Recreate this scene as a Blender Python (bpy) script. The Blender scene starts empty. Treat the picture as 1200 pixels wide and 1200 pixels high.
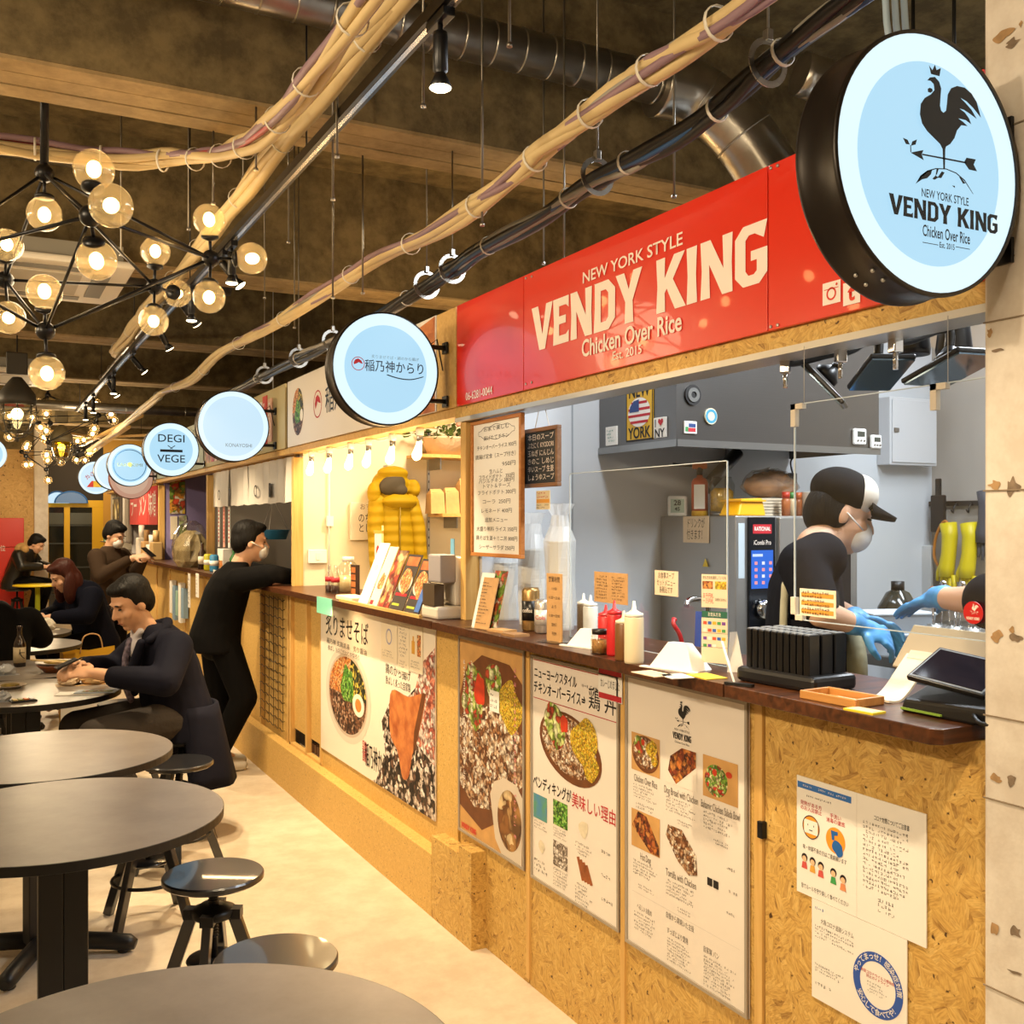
import bpy, bmesh, math, random
from mathutils import Vector, Matrix, Quaternion

rng = random.Random(11)
SC = bpy.context.scene
C = SC.collection
pi = math.pi
R = math.radians

# ------------------------------------------------------------------ camera, world, exposure
H = 1.55                                   # eye height
TH = math.atan2(629, 1200)                 # heading, right of the stall front's direction
cam_d = bpy.data.cameras.new('camera')
cam_d.sensor_width = 36; cam_d.lens = 36.0
cam_d.shift_y = 13 / 1200
cam_d.clip_start = 0.02
cam = bpy.data.objects.new('camera', cam_d)
cam.location = (0, 0, H); cam.rotation_euler = (R(90), 0, -TH)
C.objects.link(cam); SC.camera = cam

w = bpy.data.worlds.new('hall_ambience'); SC.world = w; w.use_nodes = True
w.node_tree.nodes['Background'].inputs[0].default_value = (1.0, 0.80, 0.58, 1)
w.node_tree.nodes['Background'].inputs[1].default_value = 0.16
SC.view_settings.view_transform = 'Standard'
SC.view_settings.look = 'None'
SC.view_settings.exposure = 0.12
SC.view_settings.gamma = 1.0
SC.view_settings.use_curve_mapping = False

def light(name, kind, loc, energy, col, size=0.1, aim=None, spot=60, blend=0.5, sy=None):
    d = bpy.data.lights.new(name, kind); d.energy = energy; d.color = col
    if kind == 'AREA':
        d.shape = 'RECTANGLE'; d.size = size; d.size_y = sy or size
    else:
        d.shadow_soft_size = size
    if kind == 'SPOT':
        d.spot_size = R(spot); d.spot_blend = blend
    o = bpy.data.objects.new(name, d); o.location = loc; C.objects.link(o)
    if aim is not None:
        o.rotation_euler = (Vector(aim) - Vector(loc)).to_track_quat('-Z', 'Y').to_euler()
    return o
WARM = (1.0, 0.78, 0.49); BULB = (1.0, 0.63, 0.28); COOL = (0.87, 0.94, 1.0)
# spots of the long ceiling track, thrown across the aisle onto the stall fronts and the floor
for i, (y, ay, e) in enumerate([(0.5, 1.0, 80), (2.1, 2.4, 130), (4.2, 4.0, 145), (5.07, 5.1, 150), (6.05, 6.3, 135), (7.14, 7.3, 120), (8.4, 8.8, 120), (9.7, 10.2, 130), (10.4, 12.4, 130), (11.2, 14.4, 130)]):
    light('track_spot_light', 'SPOT', (0.86, y, 2.52), e, WARM, 0.03, (1.50, ay, 0.3), 82, 0.6)
# unseen fill spots added left of the camera, thrown over the tables onto the signs
for y, e in ((-0.6, 95), (1.0, 125), (2.4, 125), (4.0, 110), (6.0, 110), (8.5, 110), (11.0, 110)):
    light('hall_spot_light', 'SPOT', (-1.7, y, 2.62), e, (1.0, 0.80, 0.54), 0.05, (1.65, y + 0.9, 1.75), 75, 0.8)
# warm point fills, most added without any fixture, a few near the chandeliers in view
for (x, y, z, e) in [(0.1, 0.6, 2.5, 22), (-1.6, 1.5, 2.6, 35), (-1.6, 5.0, 2.6, 35), (0.3, 4.3, 2.45, 16), (-1.4, 9.0, 2.6, 40), (0.9, 11.0, 2.4, 22), (0.6, 14.2, 2.3, 75), (1.5, 17.4, 2.5, 60)]:
    light('pendant_cluster_light', 'POINT', (x, y, z), e, WARM, 0.22)
# white ceiling lamps of the chicken stall's kitchen, and one added fill
light('kitchen_light', 'AREA', (2.75, 1.75, 2.75), 62, COOL, 0.25, (2.75, 1.75, 0), sy=1.1)
light('kitchen_light', 'AREA', (2.0, 2.75, 2.75), 16, COOL, 0.2, (2.0, 2.75, 0), sy=0.8)  # fill added to brighten the partition wall and hood side
light('kitchen_light', 'AREA', (3.6, 2.4, 2.75), 26, COOL, 0.25, (3.6, 2.4, 0), sy=1.1)

# ------------------------------------------------------------------ geometry helpers
cT, sT = math.cos(TH), math.sin(TH)
def P(u, v, X=None, Y=None, Z=None, d=None):
    """world point on the ray of photo position (u, v), on a given plane"""
    a, b = (u - 600) / 1200, (613 - v) / 1200
    dx, dy, dz = a * cT + sT, -a * sT + cT, b
    t = d if d is not None else X / dx if X is not None else Y / dy if Y is not None else (Z - H) / dz
    return Vector((dx * t, dy * t, H + dz * t))

def srgb(h):
    if not isinstance(h, str): return tuple(h)
    h = h.lstrip('#')
    out = []
    for i in (0, 2, 4):
        c = int(h[i:i + 2], 16) / 255
        out.append(c / 12.92 if c <= 0.04045 else ((c + 0.055) / 1.055) ** 2.4)
    return tuple(out)

class MB:
    """collects shapes into one mesh"""
    def __init__(s): s.v = []; s.f = []; s.m = []; s.sm = []
    def add(s, vs, fs, m=0, smooth=False):
        k = len(s.v); s.v += [tuple(p) for p in vs]
        for f in fs:
            s.f.append([i + k for i in f]); s.m.append(m); s.sm.append(smooth)
        return s
    def box(s, x0, x1, y0, y1, z0, z1, m=0, mat=None):
        vs = [Vector(p) for p in [(x0,y0,z0),(x1,y0,z0),(x1,y1,z0),(x0,y1,z0),(x0,y0,z1),(x1,y0,z1),(x1,y1,z1),(x0,y1,z1)]]
        if mat: vs = [mat @ p for p in vs]
        return s.add(vs, [(0,3,2,1),(4,5,6,7),(0,1,5,4),(1,2,6,5),(2,3,7,6),(3,0,4,7)], m)
    def cbox(s, c, size, rot=None, m=0):
        a, b, d = [q / 2 for q in size]
        M = Matrix.Translation(c) @ (rot.to_matrix().to_4x4() if rot else Matrix())
        return s.box(-a, a, -b, b, -d, d, m, M)
    def bar(s, p, q, w, t, up=(0, 0, 1), m=0):
        """a flat bar from p to q, w wide and t thick"""
        p, q = Vector(p), Vector(q); z = (q - p).normalized(); x = Vector(up).cross(z)
        if x.length < 1e-5: x = Vector((1, 0, 0)).cross(z)
        x.normalize(); y = z.cross(x)
        vs = [o + x * a * w / 2 + y * b * t / 2 for o in (p, q) for a, b in ((-1,-1),(1,-1),(1,1),(-1,1))]
        return s.add(vs, [(0,3,2,1),(4,5,6,7),(0,1,5,4),(1,2,6,5),(2,3,7,6),(3,0,4,7)], m)
    def tube(s, pts, r, n=8, m=0, closed=False, cap=True, sq=None):
        pts = [Vector(p) for p in pts]; k = len(pts)
        rs = r if isinstance(r, (list, tuple)) else [r] * k
        t0 = (pts[1] - pts[0]).normalized()
        a = t0.orthogonal().normalized(); vs = []
        for i in range(k):
            if closed: t = (pts[(i + 1) % k] - pts[i - 1]).normalized()
            else: t = (pts[min(i + 1, k - 1)] - pts[max(i - 1, 0)]).normalized()
            a = (a - t * a.dot(t)).normalized(); b = t.cross(a)
            for j in range(n):
                g = 2 * pi * j / n
                vs.append(pts[i] + (a * math.cos(g) + b * math.sin(g)) * rs[i])
        fs = []
        for i in range(k if closed else k - 1):
            i2 = (i + 1) % k
            for j in range(n):
                j2 = (j + 1) % n
                fs.append((i * n + j, i * n + j2, i2 * n + j2, i2 * n + j))
        s.add(vs, fs, m, True)
        if cap and not closed:
            k0 = len(s.v) - k * n
            s.f.append([k0 + j for j in range(n)][::-1]); s.m.append(m); s.sm.append(False)
            s.f.append([k0 + (k - 1) * n + j for j in range(n)]); s.m.append(m); s.sm.append(False)
        return s
    def lathe(s, prof, n=24, mat=None, m=0, smooth=True):
        vs = []; fs = []
        for r, z in prof:
            for j in range(n):
                g = 2 * pi * j / n
                p = Vector((r * math.cos(g), r * math.sin(g), z))
                vs.append(mat @ p if mat else p)
        for i in range(len(prof) - 1):
            for j in range(n):
                j2 = (j + 1) % n
                fs.append((i * n + j, i * n + j2, (i + 1) * n + j2, (i + 1) * n + j))
        s.add(vs, fs, m, smooth)
        k0 = len(s.v) - len(prof) * n
        if prof[0][0] > 1e-6: s.f.append([k0 + j for j in range(n)][::-1]); s.m.append(m); s.sm.append(False)
        if prof[-1][0] > 1e-6: s.f.append([k0 + (len(prof) - 1) * n + j for j in range(n)]); s.m.append(m); s.sm.append(False)
        return s
    def ball(s, c, r, n=14, k=9, m=0, rot=None):
        r = r if isinstance(r, (tuple, list)) else (r, r, r)
        c = Vector(c); vs = []; fs = []
        for i in range(k + 1):
            a = -pi / 2 + pi * i / k
            a = max(min(a, pi / 2 - 1e-3), -pi / 2 + 1e-3)
            for j in range(n):
                g = 2 * pi * j / n
                p = Vector((math.cos(a) * math.cos(g) * r[0], math.cos(a) * math.sin(g) * r[1], math.sin(a) * r[2]))
                vs.append(c + (rot @ p if rot else p))
        for i in range(k):
            for j in range(n):
                j2 = (j + 1) % n
                fs.append((i * n + j, i * n + j2, (i + 1) * n + j2, (i + 1) * n + j))
        fs.append(tuple(range(n))[::-1]); fs.append(tuple(k * n + j for j in range(n)))
        return s.add(vs, fs, m, True)
    def poly(s, pts, y=0.0, t=0.0, m=0):
        """outline in the x-z plane facing -y, front at y, t thick"""
        n = len(pts)
        ar = sum(pts[i][0] * pts[(i + 1) % n][1] - pts[(i + 1) % n][0] * pts[i][1] for i in range(n))
        if ar < 0: pts = pts[::-1]
        vs = [(x, y, z) for x, z in pts]; fs = [tuple(range(n))]
        if t:
            vs += [(x, y + t, z) for x, z in pts]
            fs.append(tuple(range(n, 2 * n))[::-1])
            for i in range(n):
                j = (i + 1) % n
                fs.append((i, i + n, j + n, j))
        return s.add(vs, fs, m)
    def disc(s, x, z, rx, rz=None, y=0.0, t=0.0, n=40, m=0):
        rz = rz or rx
        return s.poly([(x + rx * math.cos(2 * pi * i / n), z + rz * math.sin(2 * pi * i / n)) for i in range(n)], y, t, m)
    def ring(s, x, z, r0, r1, y=0.0, t=0.003, n=48, m=0):
        M = Matrix.Translation((x, y, z)) @ Matrix.Rotation(R(90), 4, 'X')
        s.lathe([(r0, 0), (r1, 0), (r1, -t), (r0, -t), (r0, 0)], n, M, m, False)
        s.f = s.f[:-2]; s.m = s.m[:-2]; s.sm = s.sm[:-2]
        return s
    def rect(s, x0, x1, z0, z1, y=0.0, t=0.0, m=0):
        return s.poly([(x0, z0), (x1, z0), (x1, z1), (x0, z1)], y, t, m)
    def mesh(s, name, mats):
        me = bpy.data.meshes.new(name)
        me.from_pydata(s.v, [], s.f)
        for mt in (mats if isinstance(mats, (list, tuple)) else [mats]): me.materials.append(mt)
        me.polygons.foreach_set('material_index', s.m)
        me.polygons.foreach_set('use_smooth', s.sm)
        me.update()
        return me
    def build(s, name, mats, parent=None, bevel=0, loc=None):
        o = bpy.data.objects.new(name, s.mesh(name, mats)); C.objects.link(o)
        if parent: o.parent = parent
        if loc is not None: o.location = loc
        if bevel:
            b = o.modifiers.new('bevel', 'BEVEL'); b.width = bevel; b.segments = 2; b.limit_method = 'ANGLE'
            b.harden_normals = False
        return o

def tag(o, label, cat, group=None):
    o['label'] = label; o['category'] = cat
    if group: o['group'] = group
    return o
def thing(name, label, cat, loc=(0, 0, 0), rz=0.0, group=None):
    o = bpy.data.objects.new(name, None); C.objects.link(o)
    o.empty_display_size = 0.05
    o.location = loc; o.rotation_euler = (0, 0, rz)
    return tag(o, label, cat, group)
def struct(o): o['kind'] = 'structure'; return o
def clone(root, loc, rz=None, label=None, group=None, scale=None):
    r = root.copy(); C.objects.link(r); r.location = loc
    if rz is not None: r.rotation_euler = (0, 0, rz)
    if scale: r.scale = (scale,) * 3 if not isinstance(scale, tuple) else scale
    if label: r['label'] = label
    if group: r['group'] = group
    for ch in list(root.children):
        c = ch.copy(); C.objects.link(c); c.parent = r
        for g in list(ch.children):
            d = g.copy(); C.objects.link(d); d.parent = c
    return r
def catmull(pts, k=6, closed=False):
    pts = [Vector(p) for p in pts]; n = len(pts); out = []
    for i in range(n if closed else n - 1):
        if closed: a, b, c, d = pts[i - 1], pts[i], pts[(i + 1) % n], pts[(i + 2) % n]
        else: a, b, c, d = pts[max(i - 1, 0)], pts[i], pts[i + 1], pts[min(i + 2, n - 1)]
        for j in range(k):
            t = j / k
            out.append(0.5 * ((2 * b) + (c - a) * t + (2 * a - 5 * b + 4 * c - d) * t * t + (3 * b - a - 3 * c + d) * t ** 3))
    if not closed: out.append(pts[-1])
    return out

_tc = {}
def text_mesh(body, size, bold, align, mat, lh=1.0):
    key = (body, size, bold, align, mat.name)
    if key in _tc: return _tc[key]
    cu = bpy.data.curves.new('lettering', 'FONT')
    cu.body = body; cu.size = size; cu.offset = bold * size; cu.align_x = align; cu.align_y = 'CENTER'
    cu.resolution_u = 3; cu.space_line = lh
    cu.materials.append(mat)
    o = bpy.data.objects.new('lettering', cu); C.objects.link(o)
    dg = bpy.context.evaluated_depsgraph_get()
    me = bpy.data.meshes.new_from_object(o.evaluated_get(dg))
    bpy.data.objects.remove(o)
    me.transform(Matrix.Rotation(R(90), 4, 'X'))
    _tc[key] = me
    return me
def T(body, x, z, size, mat, parent, y=0.0, align='CENTER', sx=1.0, bold=0.0, width=None, rot=0.0, name='lettering'):
    bold = min(bold, 0.006) if any(ord(c_) > 0x4dff for c_ in body) else bold
    me = text_mesh(body, size, bold, align, mat)
    o = bpy.data.objects.new(name, me); C.objects.link(o)
    if width:
        xs = [q.co.x for q in me.vertices]
        sx = width / max(max(xs) - min(xs), 1e-4) if xs else 1
    o.parent = parent; o.location = (x, y, z); o.scale = (sx, 1, 1)
    o.rotation_euler = (0, rot, 0)
    return o
def print_rows(parent, x0, x1, z0, z1, rows, mat, y=0.0, seed=0, fill=0.8, ragged=0.3, dense=0.62, name='small_print'):
    """rows of tiny glyph-like strokes: print too small to read"""
    q = random.Random(seed * 7 + 3); b = MB(); ph = (z1 - z0) / rows; g = ph * fill
    for i in range(rows):
        zc = z1 - (i + 0.5) * ph; x = x0; xe = x1 - q.random() * ragged * (x1 - x0)
        while x + g < xe:
            if q.random() < 0.93:
                for _ in range(2):
                    if q.random() < dense:
                        zz = zc + q.uniform(-0.4, 0.4) * g; a = q.uniform(0.3, 0.85) * g
                        b.rect(x + 0.05 * g, x + 0.05 * g + a, zz - 0.07 * g, zz + 0.07 * g, y)
                    if q.random() < dense:
                        xx = x + q.uniform(0.1, 0.75) * g; a = q.uniform(0.4, 0.85) * g
                        b.rect(xx, xx + 0.13 * g, zc - a / 2, zc + a / 2, y)
            x += g * 1.05
    if b.v:
        o = b.build(name, mat, parent); o['kind'] = 'stuff'      # print too fine to tell apart
        return o

# ------------------------------------------------------------------ materials
_mats = {}
def M(name, col=None, rough=0.5, metal=0.0, emit=0.0, ecol=None, var=0.0, vscale=8.0, bump=0.0, bscale=60.0, trans=0.0, alpha=1.0, spec=0.5, sheen=0.0, coat=0.0, col2=None, stretch=None, detail=3.0):
    if name in _mats: return _mats[name]
    m = bpy.data.materials.new(name); m.use_nodes = True; _mats[name] = m
    nt = m.node_tree; b = nt.nodes['Principled BSDF']
    c = srgb(col) if col is not None else (0.8, 0.8, 0.8)
    b.inputs['Base Color'].default_value = (*c, 1); b.inputs['Roughness'].default_value = rough
    b.inputs['Metallic'].default_value = metal; b.inputs['Specular IOR Level'].default_value = spec
    b.inputs['Transmission Weight'].default_value = trans; b.inputs['Alpha'].default_value = alpha
    b.inputs['Sheen Weight'].default_value = sheen; b.inputs['Coat Weight'].default_value = coat
    if emit:
        b.inputs['Emission Color'].default_value = (*(srgb(ecol) if ecol else c), 1)
        b.inputs['Emission Strength'].default_value = emit
    if var or bump or col2:
        tc = nt.nodes.new('ShaderNodeTexCoord'); mp = nt.nodes.new('ShaderNodeMapping')
        nt.links.new(tc.outputs['Object'], mp.inputs[0])
        if stretch: mp.inputs['Scale'].default_value = stretch
        if var or col2:
            n = nt.nodes.new('ShaderNodeTexNoise'); n.inputs['Scale'].default_value = vscale; n.inputs['Detail'].default_value = detail
            nt.links.new(mp.outputs[0], n.inputs['Vector'])
            r = nt.nodes.new('ShaderNodeValToRGB')
            r.color_ramp.elements[0].position = 0.3; r.color_ramp.elements[1].position = 0.7
            if col2: d = srgb(col2)
            else: d = tuple(min(1, q * (1 + var)) for q in c)
            e = c if col2 else tuple(q * (1 - var) for q in c)
            r.color_ramp.elements[0].color = (*e, 1); r.color_ramp.elements[1].color = (*d, 1)
            nt.links.new(n.outputs['Fac'], r.inputs[0]); nt.links.new(r.outputs[0], b.inputs['Base Color'])
        if bump:
            n2 = nt.nodes.new('ShaderNodeTexNoise'); n2.inputs['Scale'].default_value = bscale
            nt.links.new(mp.outputs[0], n2.inputs['Vector'])
            bp = nt.nodes.new('ShaderNodeBump'); bp.inputs['Strength'].default_value = bump; bp.inputs['Distance'].default_value = 0.01
            nt.links.new(n2.outputs['Fac'], bp.inputs['Height']); nt.links.new(bp.outputs[0], b.inputs['Normal'])
    return m

def ramp(nt, fac, stops):
    r = nt.nodes.new('ShaderNodeValToRGB'); e = r.color_ramp.elements
    while len(e) < len(stops): e.new(0.5)
    for i, (p, c) in enumerate(stops):
        e[i].position = p; e[i].color = (*srgb(c), 1)
    nt.links.new(fac, r.inputs[0]); return r.outputs[0]
def mixc(nt, fac, a, b, mode='MIX'):
    n = nt.nodes.new('ShaderNodeMix'); n.data_type = 'RGBA'; n.blend_type = mode
    for sock, v in ((n.inputs[0], fac), (n.inputs[6], a), (n.inputs[7], b)):
        if hasattr(v, 'links') or isinstance(v, bpy.types.NodeSocket): nt.links.new(v, sock)
        else: sock.default_value = v if isinstance(v, (int, float)) else (*srgb(v), 1)
    return n.outputs[2]
def tex(nt, kind, scale, vec=None, **kw):
    n = nt.nodes.new(kind); n.inputs['Scale'].default_value = scale
    for k, v in kw.items(): n.inputs[k].default_value = v
    if vec is None:
        vec = nt.nodes.new('ShaderNodeTexCoord').outputs['Object']
    nt.links.new(vec, n.inputs['Vector']); return n

def osb_material(name, base, dark, pale, scale=1.0):
    m = M(name, base, 0.62); nt = m.node_tree; b = nt.nodes['Principled BSDF']
    co = nt.nodes.new('ShaderNodeTexCoord').outputs['Object']
    wob = tex(nt, 'ShaderNodeTexNoise', 9 * scale, co)
    v1 = tex(nt, 'ShaderNodeTexVoronoi', 20 * scale, co)
    rot = nt.nodes.new('ShaderNodeVectorRotate'); rot.rotation_type = 'EULER_XYZ'
    mul = nt.nodes.new('ShaderNodeVectorMath'); mul.operation = 'MULTIPLY'; mul.inputs[1].default_value = (0.6, 6.28, 0.6)
    nt.links.new(v1.outputs['Color'], mul.inputs[0]); nt.links.new(co, rot.inputs['Vector']); nt.links.new(mul.outputs[0], rot.inputs['Rotation'])
    st = nt.nodes.new('ShaderNodeMapping'); st.inputs['Scale'].default_value = (12 * scale, 30 * scale, 75 * scale)
    nt.links.new(rot.outputs[0], st.inputs[0])
    v2 = tex(nt, 'ShaderNodeTexVoronoi', 1.0, st.outputs[0])
    sep = nt.nodes.new('ShaderNodeSeparateColor'); nt.links.new(v2.outputs['Color'], sep.inputs[0])
    c = ramp(nt, sep.outputs[0], [(0.0, dark), (0.12, base), (0.6, base), (1.0, pale)])
    n3 = tex(nt, 'ShaderNodeTexNoise', 3.0, st.outputs[0], Detail=4.0)
    c = mixc(nt, 0.35, c, ramp(nt, n3.outputs['Fac'], [(0.35, dark), (0.6, pale)]))
    n4 = tex(nt, 'ShaderNodeTexNoise', 42 * scale, co, Detail=2.0)
    fl = ramp(nt, n4.outputs['Fac'], [(0.66, '#000000'), (0.72, '#ffffff')])
    c = mixc(nt, fl, c, '#4a2f10')
    nt.links.new(c, b.inputs['Base Color'])
    bp = nt.nodes.new('ShaderNodeBump'); bp.inputs['Strength'].default_value = 0.25; bp.inputs['Distance'].default_value = 0.004
    nt.links.new(sep.outputs[1], bp.inputs['Height']); nt.links.new(bp.outputs[0], b.inputs['Normal'])
    return m
OSB = osb_material('osb_board', '#c69c4e', '#8a6026', '#d9b468', 1.3)
OSBF = osb_material('osb_board_fine', '#cda455', '#b58c46', '#dcb66c', 2.4)

def wood_material(name, a, b_, rough=0.45, stretch=(2, 26, 26), bump=0.1):
    m = M(name, a, rough); nt = m.node_tree; b = nt.nodes['Principled BSDF']
    mp = nt.nodes.new('ShaderNodeMapping'); mp.inputs['Scale'].default_value = stretch
    nt.links.new(nt.nodes.new('ShaderNodeTexCoord').outputs['Object'], mp.inputs[0])
    n = tex(nt, 'ShaderNodeTexNoise', 2.2, mp.outputs[0], Detail=6.0, Distortion=0.6)
    nt.links.new(ramp(nt, n.outputs['Fac'], [(0.3, a), (0.7, b_)]), b.inputs['Base Color'])
    bp = nt.nodes.new('ShaderNodeBump'); bp.inputs['Strength'].default_value = bump; bp.inputs['Distance'].default_value = 0.003
    nt.links.new(n.outputs['Fac'], bp.inputs['Height']); nt.links.new(bp.outputs[0], b.inputs['Normal'])
    return m
PINE_V = wood_material('pine_upright', '#c79a52', '#d9b26c', 0.55, (26, 26, 1.5))
PINE_H = wood_material('pine_level', '#c79a52', '#d9b26c', 0.55, (26, 1.5, 26))
WALNUT = wood_material('dark_stained_wood', '#2e180c', '#59321a', 0.32, (26, 2, 26))
WHITE = M('white_paint', '#e9e6e0', 0.5)
PAPER = M('white_paper', '#e8e4dc', 0.6)
PAPERW = M('cream_paper', '#e9dcc2', 0.6)
KRAFT = M('kraft_paper', '#b98f5c', 0.7, var=0.06, vscale=60)
BLACK = M('black_paint', '#0d0d0e', 0.4)
BLACKM = M('black_metal', '#141416', 0.35, 0.3)
INK = M('black_ink', '#171312', 0.6)
GREYINK = M('grey_ink', '#6b635b', 0.7)
REDINK = M('red_ink', '#b5202a', 0.6)
STEEL = M('brushed_steel', '#9a9a98', 0.32, 0.9, bump=0.05, bscale=8, stretch=(1, 1, 60))
GALV = M('galvanised_metal', '#a8a39a', 0.28, 0.95, var=0.15, vscale=14)
CHROME = M('chrome', '#c9c9c9', 0.12, 1.0)
ALU = M('aluminium_edge', '#b9b6b0', 0.35, 0.7)
GLASS = None
def thin_glass(name, tint=(1, 1, 1), clear=0.86, rough=0.03):
    m = bpy.data.materials.new(name); m.use_nodes = True; _mats[name] = m
    nt = m.node_tree; nt.nodes.clear()
    o = nt.nodes.new('ShaderNodeOutputMaterial'); mx = nt.nodes.new('ShaderNodeMixShader')
    t = nt.nodes.new('ShaderNodeBsdfTransparent'); t.inputs[0].default_value = (*tint, 1)
    g = nt.nodes.new('ShaderNodeBsdfGlossy'); g.inputs['Roughness'].default_value = rough
    fr = nt.nodes.new('ShaderNodeLayerWeight'); fr.inputs[0].default_value = 0.5
    pw = nt.nodes.new('ShaderNodeMath'); pw.operation = 'POWER'; pw.inputs[1].default_value = 5.0
    mp = nt.nodes.new('ShaderNodeMath'); mp.operation = 'MULTIPLY_ADD'; mp.inputs[1].default_value = 0.9; mp.inputs[2].default_value = 0.04 + (1 - clear) * 0.25
    nt.links.new(fr.outputs['Facing'], pw.inputs[0]); nt.links.new(pw.outputs[0], mp.inputs[0]); nt.links.new(mp.outputs[0], mx.inputs[0])
    nt.links.new(t.outputs[0], mx.inputs[1]); nt.links.new(g.outputs[0], mx.inputs[2]); nt.links.new(mx.outputs[0], o.inputs[0])
    return m
ACRYL = thin_glass('clear_acrylic', (0.97, 0.985, 0.99), 0.97)
GLASS = thin_glass('clear_glass', (0.93, 0.95, 0.93), 0.75)
def cloudy(name, col, solid=0.5):
    m = bpy.data.materials.new(name); m.use_nodes = True; nt = m.node_tree; b = nt.nodes['Principled BSDF']; b.inputs['Base Color'].default_value = (*srgb(col), 1); b.inputs['Roughness'].default_value = 0.3
    t = nt.nodes.new('ShaderNodeBsdfTransparent'); mx = nt.nodes.new('ShaderNodeMixShader'); mx.inputs[0].default_value = solid
    nt.links.new(t.outputs[0], mx.inputs[1]); nt.links.new(b.outputs[0], mx.inputs[2]); nt.links.new(mx.outputs[0], nt.nodes['Material Output'].inputs[0])
    return m
def glow(name, col, strength):
    m = M(name, (0.02, 0.02, 0.02), 0.3, emit=strength, ecol=col, spec=0.25); return m
RZ = -pi / 2          # rotation of anything that faces the aisle
XW = 1.65             # plane of the stall fronts
def FY(u, X=XW): return P(u, 613, X=X).y
def onfront(u, v, X=XW): return P(u, v, X=X)
# ------------------------------------------------------------------ the hall
def concrete(name, a, b_, c, rough, seam=None, bump=0.25):
    m = M(name, a, rough); nt = m.node_tree; b = nt.nodes['Principled BSDF']
    co = nt.nodes.new('ShaderNodeTexCoord').outputs['Object']
    n1 = tex(nt, 'ShaderNodeTexNoise', 1.3, co, Detail=8.0, Roughness=0.7)
    n2 = tex(nt, 'ShaderNodeTexNoise', 7.0, co, Detail=5.0, Roughness=0.7)
    col = mixc(nt, 0.5, ramp(nt, n1.outputs['Fac'], [(0.3, a), (0.7, b_)]), ramp(nt, n2.outputs['Fac'], [(0.38, c), (0.62, b_)]))
    nt.links.new(col, b.inputs['Base Color'])
    bp = nt.nodes.new('ShaderNodeBump'); bp.inputs['Strength'].default_value = bump; bp.inputs['Distance'].default_value = 0.01
    nt.links.new(n2.outputs['Fac'], bp.inputs['Height']); nt.links.new(bp.outputs[0], b.inputs['Normal'])
    return m
CONC_F = concrete('polished_screed', '#d3c2aa', '#e0d2bb', '#c2ae94', 0.42, bump=0.05)
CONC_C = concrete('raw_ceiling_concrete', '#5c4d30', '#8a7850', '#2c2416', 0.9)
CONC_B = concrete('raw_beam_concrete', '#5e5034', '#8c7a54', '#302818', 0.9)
CONC_P = concrete('stained_pillar_concrete', '#d3cbc0', '#e2dbd0', '#beb0a0', 0.7)
SOFF = concrete('bounce_lit_soffit', '#a38a60', '#b59c70', '#74603c', 0.85)  # paler than the beam: bounce light from the floor put into the colour
WALLP = M('cream_wall', '#d8cdb8', 0.7, var=0.04, vscale=3)
KWALL = M('kitchen_wall_panel', '#c6c9cd', 0.35, var=0.02, vscale=2)

struct(MB().box(-3.2, 4.4, -3.2, 20.4, -0.1, 0).build('floor', CONC_F))
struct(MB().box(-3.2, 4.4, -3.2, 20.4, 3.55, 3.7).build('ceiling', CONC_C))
struct(MB().box(-3.2, -3.0, -3.2, 20.4, 0, 3.55).build('wall_left', WALLP))
struct(MB().box(4.2, 4.4, -3.2, 20.4, 0, 3.55).build('wall_right', M('back_wall_paint', '#a59c92', 0.6, var=0.08, vscale=2)))
struct(MB().box(-3.0, 4.2, -3.2, -3.0, 0, 3.55).build('wall_front', WALLP))
struct(MB().box(-3.0, 4.2, 20.2, 20.4, 0, 3.55).build('wall_back', M('dark_far_wall', '#3a2f22', 0.8)))
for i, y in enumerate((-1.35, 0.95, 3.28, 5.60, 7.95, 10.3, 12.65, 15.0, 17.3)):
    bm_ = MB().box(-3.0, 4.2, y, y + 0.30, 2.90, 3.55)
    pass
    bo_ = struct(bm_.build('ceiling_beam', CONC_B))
    for k_ in range(3): MB().box(-3.0, 4.2, y + 0.004 + k_ * 0.1, y + 0.096 + k_ * 0.1, 2.888 + 0.002 * (k_ % 2), 2.9).build('bounce_lit_underside', SOFF, bo_)  # pale strips painting the floor's bounce light onto the beam undersides
BEAMY = (-1.35, 0.95, 3.28, 5.60, 7.95, 10.3, 12.65, 15.0, 17.3)
def over(y):
    """height of whatever hangs overhead at depth y: a beam soffit or the slab"""
    return 2.89 if any(q - 0.005 < y < q + 0.305 for q in BEAMY) else 3.552
# partitions between the stalls
for i, (y, m, x0) in enumerate([(3.53, KWALL, 1.72), (5.95, M('cream_stall_wall', '#e3d7bb', 0.6), 1.72), (8.48, M('grey_stall_wall', '#a8a29a', 0.6), 1.72),
                             (10.95, M('lavender_stall_wall', '#8f83b4', 0.6, var=0.03, vscale=2), 1.72), (13.4, M('dim_stall_wall', '#c9c2bc', 0.6), 1.72), (15.6, WALLP, 1.72)]):
    struct(MB().box(x0, 4.2, y, y + 0.07, 0, 2.42).build('wall_partition', m))
# seams of the kitchen wall's steel-faced panels
for x in (2.12, 2.9): struct(MB().box(x, x + 0.006, 3.526, 3.53, 0.0, 2.4).build('trim_1', M('panel_joint', '#9da3aa', 0.4)))
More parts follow.
